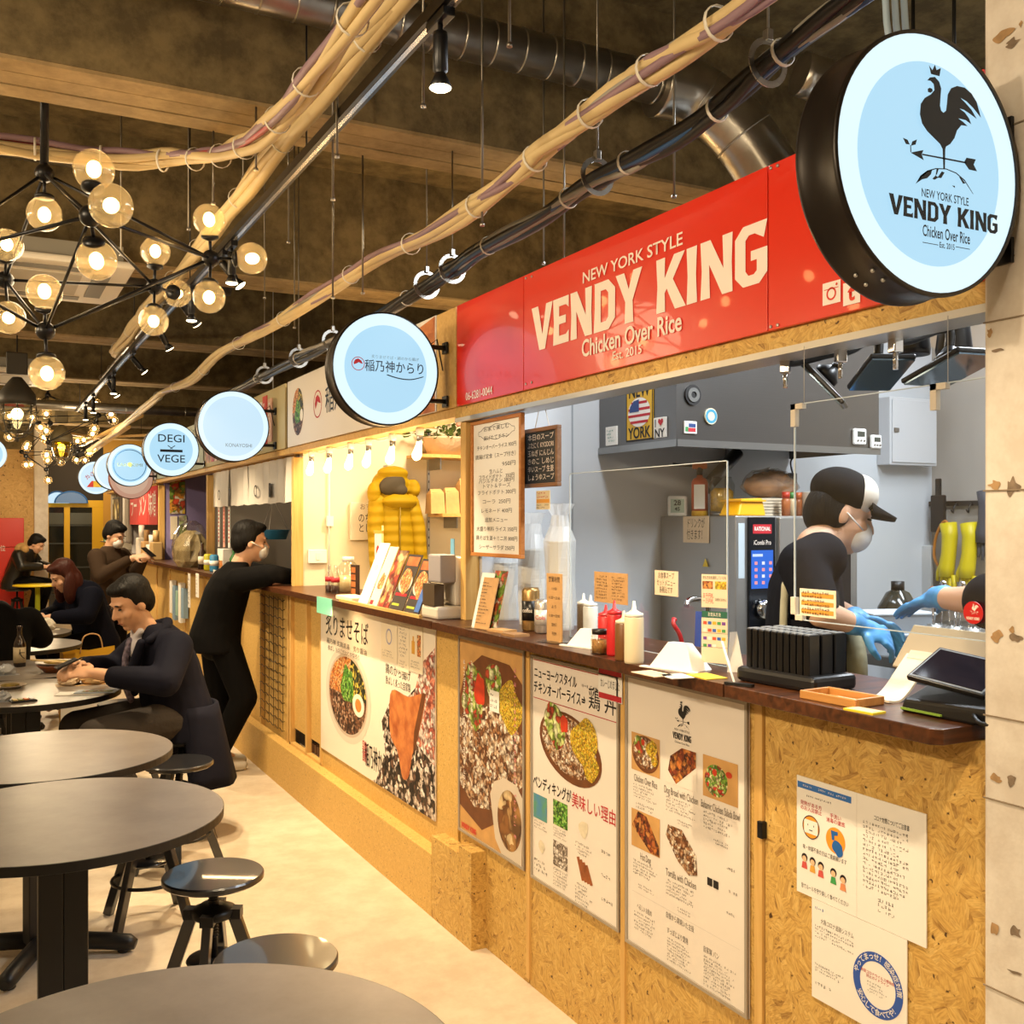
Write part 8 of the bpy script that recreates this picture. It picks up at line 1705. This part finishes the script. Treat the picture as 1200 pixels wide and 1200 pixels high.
# --- cook behind the counter
ck = thing('person', 'cook in a black shirt, cap, face mask and khaki apron with blue gloves', 'person', (2.30, 2.40, 0), R(-28), PG)
Rt = Matrix.Rotation(R(28), 4, 'Z'); loc2 = lambda w: Rt @ (V(w) - V((2.30, 2.40, 0)))
hc = loc2(P(985, 601, d=3.22)); hq = Q(-4, 22)
sh = loc2(P(940, 662, d=3.02)); el = loc2(P(962, 718, d=2.92)); wr = loc2(P(1003, 732, d=2.98))
sh2 = V((sh.x + 0.13, sh.y + 0.30, sh.z + 0.02)); el2 = V((el.x + 0.12, sh2.y + 0.05, el.z)); wr2 = V((wr.x + 0.06, wr.y + 0.16, wr.z + 0.0))
nk = loc2(P(955, 640, d=3.18))
bp = head_prims(hc, hq) + chain([nk, hc - V((0.02, 0, 0.06))], [0.06, 0.055]) + [('e', (0.0, 0.0, 1.28), (0.07, 0.12, 0.13)), ('e', (0.0, 0.0, 1.08), (0.08, 0.12, 0.2)), ('e', (0, 0, 0.92), (0.085, 0.13, 0.12))]
bp += chain([sh, el, wr], [0.055, 0.043, 0.030]) + chain([sh2, el2, wr2], [0.055, 0.043, 0.030])
for sg in (-1, 1): bp += chain([V((0, sg * 0.09, 0.88)), V((0.03, sg * 0.1, 0.48)), V((0.0, sg * 0.11, 0.09)), V((0.1, sg * 0.12, 0.04))], [0.085, 0.06, 0.042, 0.03])
vol(ck, 'body', bp, SKIN2, 0.0075, 3)
face_bits(ck, hc, hq)
vol(ck, 'hair', [('e', hc + hq @ V((-0.055, 0, 0.0)), (0.06, 0.078, 0.09), hq), ('e', hc + hq @ V((-0.02, 0.06, -0.01)), (0.04, 0.022, 0.05), hq), ('e', hc + hq @ V((-0.02, -0.06, -0.01)), (0.04, 0.022, 0.05), hq)], HAIR, 0.008)
vol(ck, 'cap', [('e', hc + hq @ V((-0.018, 0, 0.062)), (0.105, 0.09, 0.078), hq)], M('cap_black', '#121214', 0.85, spec=0.1), 0.008)
vol(ck, 'cap_front', [('e', hc + hq @ V((0.028, 0, 0.068)), (0.064, 0.080, 0.070), hq)], M('cap_white', '#cfc4b6', 0.8), 0.007)
b = MB(); n = 12; vs = []
for i in range(n + 1):
    g = -pi / 2 + pi * i / n; vs += [hc + hq @ V((0.06 + 0.01 * math.cos(g), 0.080 * math.sin(g), 0.058)), hc + hq @ V((0.07 + 0.095 * math.cos(g), 0.086 * math.sin(g), 0.032 + 0.016 * math.cos(g))), hc + hq @ V((0.07 + 0.093 * math.cos(g), 0.084 * math.sin(g), 0.018 + 0.016 * math.cos(g))), hc + hq @ V((0.06, 0.078 * math.sin(g), 0.038))]
b.add(vs, [(i * 4 + j, i * 4 + (j + 1) % 4, i * 4 + 4 + (j + 1) % 4, i * 4 + 4 + j) for i in range(n) for j in range(4)], 0, True); b.build('cap_peak', M('cap_black', '#121214', 0.85, spec=0.1), ck)
vol(ck, 'face_mask', [('e', hc + hq @ V((0.076, 0, -0.05)), (0.043, 0.062, 0.052), hq)], M('mask_white', '#d8d4d0', 0.7), 0.006)
for sg in (-1, 1): MB().tube([hc + hq @ V((0.07, 0.06 * sg, -0.03)), hc + hq @ V((0.0, 0.085 * sg, 0.0))], 0.0025, 5).build('mask_loop', M('mask_white', '#d8d4d0', 0.7), ck)
TEE = M('black_tee', '#131318', 0.85, spec=0.1, bump=0.2, bscale=25)
mid = (V(sh) + V(el)) / 2; mid2 = (V(sh2) + V(el2)) / 2
vol(ck, 'tee_shirt', [('l', [((0.0, 0, 0.80), 0.12, 0.175), ((0.0, 0, 0.95), 0.115, 0.17), ((-0.005, 0, 1.10), 0.115, 0.175), ((-0.01, 0, 1.24), 0.115, 0.19), ((-0.01, 0, 1.36), 0.105, 0.19), ((0.0, 0, 1.44), 0.085, 0.13), ((nk.x, 0, 1.49), 0.066, 0.07)])] + chain([V((0.0, sh.y * 0.8, sh.z + 0.02)), sh, sh + (el - sh) * 0.78], [0.08, 0.074, 0.066]) + chain([sh2, sh2 + (el2 - sh2) * 0.75], [0.082, 0.074]), TEE, 0.009, 9)
AP = M('khaki_apron', '#8a8468', 0.85, bump=0.2, bscale=30)
vol(ck, 'apron', [('e', (0.12, 0, 1.10), (0.045, 0.15, 0.17)), ('e', (0.10, 0.0, 0.90), (0.08, 0.205, 0.2)), ('e', (0.08, 0, 0.70), (0.09, 0.21, 0.2)), ('e', (0.03, -0.17, 0.88), (0.1, 0.04, 0.14))], AP, 0.009)
vol(ck, 'apron_strap', chain([V((0.02, 0.0, nk.z + 0.03)), V((-0.06, -0.09, 1.475)), V((-0.105, -0.13, 1.36)), V((-0.115, -0.14, 1.2)), V((-0.10, -0.13, 1.02))], [0.012, 0.013, 0.013, 0.013, 0.013]), M('strap_cream', '#a9a48a', 0.8), 0.006)
MB().ball((-0.115, -0.14, 0.99), (0.022, 0.05, 0.028), 12, 8).build('apron_bow', AP, ck); vol(ck, 'apron_tie', chain([V((-0.115, -0.14, 0.99)), V((-0.05, -0.18, 0.97)), V((0.06, -0.19, 0.96))], [0.014, 0.014, 0.014]), AP, 0.006)
GLV = M('blue_glove', '#4f8fc4', 0.45)
vol(ck, 'glove', chain([wr - (wr - el).normalized() * 0.02, wr], [0.036, 0.033]) + hand_prims(wr, (0.9, 0.1, -0.35), (0.1, -0.6, 0.7), 0.8, 1, 1.06), GLV, 0.0055, 3)
vol(ck, 'glove', chain([wr2 - (wr2 - el2).normalized() * 0.02, wr2], [0.036, 0.033]) + hand_prims(wr2, (0.9, -0.1, -0.35), (0.1, 0.6, 0.7), 0.8, -1, 1.06), GLV, 0.0055, 3)
vol(ck, 'trousers', [p for sg in (-1, 1) for p in chain([V((0, sg * 0.09, 0.88)), V((0.03, sg * 0.1, 0.48)), V((0.0, sg * 0.11, 0.09))], [0.11, 0.085, 0.07])], M('black_trousers', '#0a0909', 0.85, spec=0.1), 0.012)

# --- second kitchen worker, mostly behind the pillar
k2 = thing('person', 'kitchen worker behind the pillar stretching out a blue gloved hand', 'person', (2.52, 1.72, 0), R(125), PG)
Rt2 = Matrix.Rotation(R(-125), 4, 'Z'); l2_ = lambda w: Rt2 @ (V(w) - V((2.52, 1.72, 0)))
wr = l2_(P(1098, 700, d=2.95)); el = l2_(P(1152, 705, d=2.72)); tip = l2_(P(1068, 710, d=3.05)); sh = V((0.02, 0.18, 1.36)); shR = V((0.02, -0.18, 1.36))
hc, hq = V((0.06, 0, 1.58)), Q(10, 15)
bp = head_prims(hc, hq) + chain([V((0, 0, 1.38)), V((0.04, 0, 1.5))], [0.06, 0.055]) + [('e', (0, 0, 1.25), (0.11, 0.17, 0.17)), ('e', (0, 0, 1.0), (0.12, 0.16, 0.2))] + chain([sh, el, wr], [0.055, 0.043, 0.03]) + chain([shR, V((0.1, -0.24, 1.1)), V((0.3, -0.16, 1.02))], [0.055, 0.042, 0.03]) + hand_prims(V((0.3, -0.16, 1.02)), (1, 0.2, -0.2), (0, 0, 1), 0.4, -1)
for sg in (-1, 1): bp += chain([V((0, sg * 0.09, 0.88)), V((0.02, sg * 0.1, 0.48)), V((0.0, sg * 0.11, 0.09)), V((0.1, sg * 0.12, 0.04))], [0.085, 0.06, 0.042, 0.03])
vol(k2, 'body', bp, SKIN2, 0.008, 3); face_bits(k2, hc, hq); vol(k2, 'hair', hair_short(hc, hq), HAIR, 0.01)
vol(k2, 'tee_shirt', [('l', [((0, 0, 0.80), 0.145, 0.19), ((0, 0, 1.05), 0.14, 0.185), ((0, 0, 1.25), 0.14, 0.2), ((0, 0, 1.38), 0.115, 0.19), ((0.0, 0, 1.46), 0.07, 0.08)])] + chain([sh, sh + (el - sh) * 0.85], [0.085, 0.078]) + chain([shR, V((0.07, -0.22, 1.2))], [0.085, 0.075]), TEE, 0.01)
vol(k2, 'trousers', [p for sg in (-1, 1) for p in chain([V((0, sg * 0.09, 0.88)), V((0.02, sg * 0.1, 0.48)), V((0.0, sg * 0.11, 0.09))], [0.11, 0.085, 0.07])], M('black_trousers', '#0a0909', 0.85, spec=0.1), 0.012)
vol(k2, 'glove', chain([wr - (wr - el).normalized() * 0.04, wr], [0.038, 0.033]) + hand_prims(wr, tip - wr, (0, 0.1, 1), 0.25, 1, 1.05), GLV, 0.0055, 3)

# --- far standing person with a phone
fp = thing('person', 'standing masked person in a brown jacket by the far counter', 'person', (1.14, 10.5, 0), R(-45), PG)
hc, hq = V((0.06, 0, 1.435)), Q(0, 28); w1 = V((0.34, -0.08, 1.225)); w2_ = V((0.34, 0.08, 1.215))
bp = head_prims(hc, hq) + chain([V((0, 0, 1.27)), V((0.03, 0, 1.37))], [0.06, 0.055]) + [('e', (0, 0, 1.12), (0.09, 0.14, 0.15)), ('e', (0, 0, 0.92), (0.1, 0.14, 0.2))] + chain([V((0, -0.18, 1.24)), V((0.10, -0.24, 1.05)), w1], [0.05, 0.042, 0.03]) + chain([V((0, 0.18, 1.24)), V((0.10, 0.24, 1.05)), w2_], [0.05, 0.042, 0.03]) + hand_prims(w1, (0.9, 0.3, 0.2), (0, -0.7, 0.7), 0.6, 1) + hand_prims(w2_, (0.9, -0.3, 0.2), (0, 0.7, 0.7), 0.6, -1)
lg = [p for sg in (-1, 1) for p in chain([V((0, sg * 0.09, 0.82)), V((0.02, sg * 0.1, 0.45)), V((0.0, sg * 0.11, 0.09)), V((0.1, sg * 0.12, 0.045))], [0.085, 0.06, 0.042, 0.03])]
vol(fp, 'body', bp + lg, SKIN2, 0.01, 3); face_bits(fp, hc, hq); vol(fp, 'hair', hair_short(hc, hq, 1.04), HAIR, 0.01)
vol(fp, 'face_mask', [('e', hc + hq @ V((0.076, 0, -0.05)), (0.043, 0.062, 0.052), hq)], M('mask_white', '#d8d4d0', 0.7), 0.008)
BRJ = M('brown_jacket', '#3a2c20', 0.85, spec=0.15, bump=0.2, bscale=20)
vol(fp, 'jacket', [('l', [((-0.01, 0, 0.66), 0.16, 0.205), ((0, 0, 0.85), 0.15, 0.195), ((0, 0, 1.05), 0.145, 0.205), ((0, 0, 1.2), 0.13, 0.21), ((0.0, 0, 1.28), 0.095, 0.14), ((0.02, 0, 1.33), 0.075, 0.08)])] + chain([V((0, -0.18, 1.23)), V((0.10, -0.25, 1.05)), V((0.29, -0.11, 1.195))], [0.085, 0.07, 0.05]) + chain([V((0, 0.18, 1.23)), V((0.10, 0.25, 1.05)), V((0.29, 0.11, 1.185))], [0.085, 0.07, 0.05]), BRJ, 0.011)
vol(fp, 'trousers', [p for sg in (-1, 1) for p in chain([V((0, sg * 0.09, 0.82)), V((0.02, sg * 0.1, 0.45)), V((0.0, sg * 0.11, 0.07))], [0.11, 0.085, 0.075])], M('black_trousers', '#0a0909', 0.85, spec=0.1), 0.012)
o = thing('smartphone', 'phone held by the masked person in the brown jacket', 'phone', wpos(fp, (0.445, 0.0, 1.275)), R(-45)); b = MB(); b.cbox((0, 0, 0), (0.01, 0.07, 0.14), Quaternion((0, 1, 0), R(-55))); b.build('case', BLACK, o); b = MB(); b.cbox((-0.007, 0, 0), (0.002, 0.064, 0.13), Quaternion((0, 1, 0), R(-55))); b.build('screen', M('black_glass', '#0a0d14', 0.12), o)

# --- seated people farther down
def seated(label, loc, rz, coat, hairmat, bend, long_hair=False, extras=None, reach=0.4, headdrop=0.0):
    o = thing('person', label, 'person', loc, rz, PG); b_ = bend
    ch_ = V((0.06 + 0.14 * b_, 0, 0.95 - 0.05 * b_)); nk_ = V((0.10 + 0.24 * b_, 0, 1.06 - 0.10 * b_)); hc = V((0.16 + 0.32 * b_, 0, 1.17 - 0.16 * b_ - headdrop)); hq = Q(0, 20 + 35 * b_)
    bp = head_prims(hc, hq) + chain([nk_, hc - V((0.04, 0, 0.03))], [0.06, 0.055]) + [('e', (0.02, 0, 0.612), (0.13, 0.16, 0.115)), ('e', (0.04 + 0.05 * b_, 0, 0.78), (0.09, 0.13, 0.18)), ('e', ch_ - V((0.03, 0, 0.02)), (0.08, 0.14, 0.09))]; sl = []
    for sg in (-1, 1):
        s_, e_, w__ = ch_ + V((0.0, sg * 0.185, 0.02)), V((0.16 + 0.08 * b_, sg * 0.26, 0.812)), V((reach, sg * 0.08, 0.80))
        bp += chain([s_, e_, w__], [0.05, 0.042, 0.03]) + hand_prims(w__, (0.9, -0.35 * sg, 0.0), (0, 0.5 * sg, 0.8), 0.7, -sg); sl += chain([s_, e_, e_ + (w__ - e_) * 0.8], [0.09, 0.075, 0.055])
        bp += chain([V((0, sg * 0.1, 0.592)), V((0.36, sg * 0.12, 0.56)), V((0.23, sg * 0.12, 0.1)), V((0.32, sg * 0.12, 0.05))], [0.085, 0.06, 0.042, 0.032])
    vol(o, 'body', bp, SKIN2, 0.01, 3); face_bits(o, hc, hq)
    hp_ = hair_short(hc, hq, 1.04)
    if long_hair: hp_ += [('e', hc + V((-0.08, 0, -0.06)), (0.075, 0.10, 0.13)), ('e', hc + V((-0.02, 0.085, -0.10)), (0.06, 0.03, 0.13)), ('e', hc + V((-0.02, -0.085, -0.10)), (0.06, 0.03, 0.13)), ('e', hc + V((-0.12, 0, -0.15)), (0.06, 0.10, 0.11))]
    vol(o, 'hair', hp_, hairmat, 0.01)
    vol(o, 'coat', [('l', [((-0.03, 0, 0.489), 0.17, 0.22), ((-0.03, 0, 0.58), 0.172, 0.218), ((0.01, 0, 0.70), 0.155, 0.205), ((ch_.x * 0.6, 0, 0.82), 0.15, 0.21), (ch_ - V((0.02, 0, 0)), 0.135, 0.215), (nk_ - V((0.03, 0, 0.04)), 0.095, 0.14), (nk_ + V((0, 0, 0.02)), 0.075, 0.085)])] + [('c', ch_ - V((0.02, 0, 0.0)), 0.15, nk_ - V((0.04, 0, 0.03)), 0.10), ('c', V((-0.02, 0, 0.70)), 0.145, ch_ - V((0.03, 0, 0)), 0.15), ('c', ch_ + V((0, 0.14, 0)), 0.1, ch_ + V((0, -0.14, 0)), 0.1)] + sl, coat, 0.011, 9)
    vol(o, 'trousers', [p for sg in (-1, 1) for p in chain([V((0, sg * 0.1, 0.592)), V((0.37, sg * 0.12, 0.56)), V((0.23, sg * 0.12, 0.08))], [0.1, 0.08, 0.062])], M('black_trousers', '#0a0909', 0.85, spec=0.1), 0.013)
    if extras: extras(o, hc, hq, nk_)
    return o
seated('seated woman in a navy coat with long brown hair bent over the table', (0.87, 9.10, 0), R(200), M('navy_coat', '#0b0d1a', 0.85, spec=0.1, bump=0.2, bscale=20), HAIRB, 0.3, True)
seated('person in a black coat bowed low over the table behind the beer bottle', (0.10, 7.06, 0), R(85), M('black_coat', '#0d0c0b', 0.85, spec=0.1, bump=0.2, bscale=20), HAIR, 0.85, False, None, 0.5, 0.14)
PUFF = M('black_puffer', '#12110f', 0.35, bump=0.5, bscale=12)
def fur(o, hc, hq, nk_): vol(o, 'fur_hood', [('e', nk_ + V((-0.10, 0, 0.02)), (0.10, 0.15, 0.09)), ('e', nk_ + V((-0.02, 0.12, 0.02)), (0.06, 0.05, 0.06)), ('e', nk_ + V((-0.02, -0.12, 0.02)), (0.06, 0.05, 0.06))], M('tan_fur', '#b08a52', 0.9, bump=0.8, bscale=60), 0.012)
pp = P(20, 690, d=14.2); o = seated('person in a shiny black puffer with a tan fur hood by the yellow table', (pp.x, pp.y, 0.147), R(-28), PUFF, HAIR, 0.35, False, fur, 0.42)
clone(st0, (pp.x, pp.y, 0), 0, 'high black stool under the person in the puffer', None, (1, 1, 1.3))

# --- yellow puffer jacket hanging on the wall
jp = P(463, 652, Y=5.82); jk = thing('hanging_jacket', 'yellow padded jacket with a dark lined hood hanging on the cream wall', 'jacket', (jp.x - 0.03, 5.80, jp.z - 0.12)); YJ = M('mustard_nylon', '#a08208', 0.65, spec=0.2)
def quilt(m):
    nt = m.node_tree; b = nt.nodes['Principled BSDF']; w_ = nt.nodes.new('ShaderNodeTexWave'); w_.bands_direction = 'Z'; w_.inputs['Scale'].default_value = 5.2; w_.inputs['Distortion'].default_value = 1.6; w_.inputs['Detail'].default_value = 2.0
    nt.links.new(nt.nodes.new('ShaderNodeTexCoord').outputs['Object'], w_.inputs['Vector']); bp = nt.nodes.new('ShaderNodeBump'); bp.inputs['Strength'].default_value = 0.35; bp.inputs['Distance'].default_value = 0.02
    nt.links.new(w_.outputs['Fac'], bp.inputs['Height']); nt.links.new(bp.outputs[0], b.inputs['Normal'])
quilt(YJ)
vol(jk, 'torso', [('l', [((0.03, 0, -0.06), 0.15, 0.075), ((0.025, 0, 0.1), 0.14, 0.08), ((0.015, 0, 0.3), 0.125, 0.08), ((0.01, 0, 0.42), 0.13, 0.075), ((0.0, 0, 0.5), 0.10, 0.06)])], YJ, 0.008, 6)
for sg in (-1, 1): vol(jk, 'sleeve', chain([V((0.01 + sg * 0.105, -0.01, 0.45)), V((0.02 + sg * 0.135, -0.03, 0.3)), V((0.03 + sg * 0.14, -0.04, 0.1)), V((0.03 + sg * 0.13, -0.045, -0.03))], [0.055, 0.05, 0.046, 0.042]), YJ, 0.008, 6)
vol(jk, 'hood', [('e', (0.0, 0.02, 0.55), (0.12, 0.09, 0.10)), ('e', (-0.12, -0.02, 0.50), (0.04, 0.05, 0.07)), ('e', (0.135, -0.01, 0.53), (0.045, 0.05, 0.06)), ('e', (0.03, -0.06, 0.45), (0.115, 0.05, 0.045)), ('e', (0.0, -0.02, 0.62), (0.10, 0.06, 0.045))], YJ, 0.008, 8)
vol(jk, 'hood_lining', [('e', (-0.015, -0.05, 0.55), (0.088, 0.036, 0.06), Quaternion((0, 1, 0), R(-20))), ('e', (0.03, -0.06, 0.52), (0.05, 0.03, 0.035))], M('hood_lining', '#3f3626', 0.8), 0.007)
MB().tube([(0.02, -0.088, 0.02), (0.02, -0.09, 0.42)], 0.004, 6).build('zip', M('zip_dark', '#7a6400', 0.5), jk)
MB().tube([(0, 0.02, 0.64), (0, 0.08, 0.67), (0, 0.13, 0.67)], 0.006, 6).build('hook', STEEL, jk)

# ------------------------------------------------------------------ food and litter on the laid table (top 0.7202)
ZM = 0.7202
def tt(u, v): return P(u, v, Z=ZM)
def bottle(label, p, h=0.235, r=0.033):
    o = thing('beer_bottle', label, 'bottle', p); MB().lathe([(0, 0), (r, 0), (r, h * .55), (r * .85, h * .62), (r * .42, h * .76), (r * .4, h * .93), (r * .46, h * .94), (r * .46, h), (0, h)], 22).build('bottle', M('brown_glass', '#1d0c05', 0.12, spec=0.7), o); MB().lathe([(r + .0006, h * .1), (r + .0006, h * .48)], 22).build('label', M('label_cream', '#b8a888', 0.6), o)
    T('大', 0, h * 0.3, 0.06, INK, o, -r - 0.002).rotation_euler = (0, 0, R(-25)); return o
bottle('brown glass beer bottle with a cream label on the laid table', tt(23, 781))
def plate(label, p, r, mat, food_=None, h=0.014):
    o = thing('plate', label, 'plate', p); MB().lathe([(0, 0.002), (r * .6, 0.0002), (r, h), (r * 1.01, h + .002), (r * .97, h), (r * .6, 0.004), (0, 0.005)], 36).build('dish', mat, o)
    if food_: MB().ball((0, 0, h * .95 + .001), (r * .6, r * .6, h * .65), 16, 8).build('food', food_, o)
    return o
CER = M('ceramic', '#c9beb0', 0.3); MEALY = M('meal_yellow', '#b59a3c', 0.6, col2='#6a5a24', vscale=40)
plate('small plate of yellow leftovers on the laid table', tt(12, 806), 0.075, CER, MEALY)
p = tt(66, 787); o = thing('wooden_bowl', 'shallow brown wooden bowl with a spoon on the laid table', 'bowl', p); MB().lathe([(0, 0.004), (0.06, 0.0), (0.10, 0.035), (0.103, 0.042), (0.096, 0.04), (0.06, 0.01), (0, 0.008)], 32).build('bowl', wood_material('bowl_wood', '#6a3412', '#8f5020', 0.4), o)
p = tt(66, 787); plate('white oval plate resting across the wooden bowl', (p.x, p.y, ZM + 0.041), 0.11, CER, MEALY)
a = tt(66, 787); o = thing('wooden_spoon', 'pale wooden spoon lying across the oval plate', 'spoon', (a.x - 0.03, a.y - 0.05, ZM + 0.062)); MB().tube([(-0.10, 0.05, 0.012), (0.06, -0.05, 0.0)], 0.005, 8).build('handle', M('spoon_wood', '#d8bd8a', 0.5), o); MB().ball((0.07, -0.06, 0), (0.02, 0.014, 0.005), 10, 6).build('bowl', M('spoon_wood', '#d8bd8a', 0.5), o)
def crumple(label, p, s, mat, seed, name='paper_wrapper'):
    q = random.Random(seed); b = MB(); b.ball((0, 0, s[2] * .8), s, 14, 8); b.v = [(x * q.uniform(.8, 1.2), y * q.uniform(.8, 1.2), max(0.0, z * q.uniform(.75, 1.25))) for x, y, z in b.v]; b.sm = [False] * len(b.f); o = thing(name, label, 'wrapper', p); b.build('crumpled_sheet', mat, o); MB().box(-s[0] * 1.2, s[0] * 1.2, -s[1] * .8, s[1] * .8, 0, 0.003).build('flat_sheet', mat, o); return o
crumple('crumpled tan paper wrapper beside the wooden bowl', tt(110, 801), (0.075, 0.07, 0.035), M('wrap_tan', '#c9a370', 0.7), 1)
crumple('crumpled clear film on the rim of the laid table', tt(8, 791), (0.05, 0.04, 0.03), M('wrap_film', '#aeb4bc', 0.25), 2)
crumple('small crumpled clear film before the dark sweets tray', tt(4, 822), (0.035, 0.03, 0.025), M('wrap_film', '#aeb4bc', 0.25), 3)
crumple('crumpled pale wrapper behind the tan one', tt(80, 803), (0.05, 0.05, 0.03), M('wrap_pale', '#c9b090', 0.6), 4)
p = tt(100, 813); o = thing('leaflet_pile', 'spread of printed leaflets under the wrappers', 'leaflets', p, R(-20)); MB().box(-0.13, 0.10, -0.05, 0.05, 0, 0.004).build('sheet', PAPER, o); MB().box(-0.05, 0.14, -0.02, 0.07, 0.004, 0.007).build('sheet', M('leaflet_pale_blue', '#a8b6c4', 0.5), o); MB().box(-0.02, 0.12, 0.01, 0.05, 0.007, 0.008).build('print', F_SALAD, o)
p = tt(27, 822); o = thing('sweets_tray', 'small dark tray of wrapped sweets on the laid table', 'tray', p, R(10)); MB().box(-0.055, 0.055, -0.035, 0.035, 0, 0.008).build('tray', BLACK, o, bevel=0.003)
for k, c in enumerate(('#c9b060', '#8a8a3a', '#c96a2c', '#b5b8c0')): MB().box(-0.045 + k * .024, -0.025 + k * .024, -0.025, 0.025, 0.008, 0.014).build('sweet', M('sweet_' + c[1:], c, 0.4), o, bevel=0.003)
# far tables
p = P(4, 752, Z=ZM); o = thing('bento_tray', 'black lacquer tray with noodles on the brown-bottle table', 'tray', p); MB().box(-0.12, 0.12, -0.09, 0.09, 0, 0.03).build('tray', BLACK, o, bevel=0.008); MB().ball((0, 0, 0.03), (0.09, 0.07, 0.02), 14, 8).build('food', MEALY, o)
crumple('white knitted gloves bundled before the long-haired woman', P(52, 738, Z=ZM), (0.09, 0.07, 0.045), M('wool_white', '#cfc8b8', 0.9), 6, 'knit_gloves')
p = P(92, 790, d=7.4); o = thing('shopping_bag', 'yellow paper shopping bag standing beside the woman in navy', 'bag', (0.72, 8.02, 0.0), R(12)); YB_ = M('bag_yellow', '#c99a1c', 0.6, var=0.1, vscale=6)
b = MB(); b.add([(-0.17, -0.09, 0), (0.17, -0.09, 0), (0.17, 0.09, 0), (-0.17, 0.09, 0), (-0.19, -0.09, 0.62), (0.16, -0.11, 0.66), (0.18, 0.09, 0.6), (-0.16, 0.1, 0.64)], [(0,3,2,1),(0,1,5,4),(1,2,6,5),(2,3,7,6),(3,0,4,7)]); b.build('bag', YB_, o); b = MB(); b.tube(catmull([(-0.08, -0.1, 0.62), (-0.05, -0.1, 0.74), (0.05, -0.1, 0.74), (0.08, -0.1, 0.63)], 5), 0.005, 6); b.build('handle', KRAFT, o)
p = P(40, 790, d=6.6); o = thing('shopping_bag', 'white paper shopping bag on the floor behind the laid table', 'bag', (0.64, 6.99, 0.0), R(-20)); b = MB(); b.add([(-0.15, -0.08, 0), (0.15, -0.08, 0), (0.15, 0.08, 0), (-0.15, 0.08, 0), (-0.15, -0.08, 0.6), (0.16, -0.09, 0.62), (0.15, 0.08, 0.6), (-0.15, 0.08, 0.62)], [(0,3,2,1),(0,1,5,4),(1,2,6,5),(2,3,7,6),(3,0,4,7)]); b.build('bag', PAPER, o); b = MB(); b.tube(catmull([(-0.07, -0.085, 0.6), (-0.04, -0.085, 0.7), (0.04, -0.085, 0.7), (0.07, -0.085, 0.61)], 5), 0.005, 6); b.build('handle', BLACK, o)
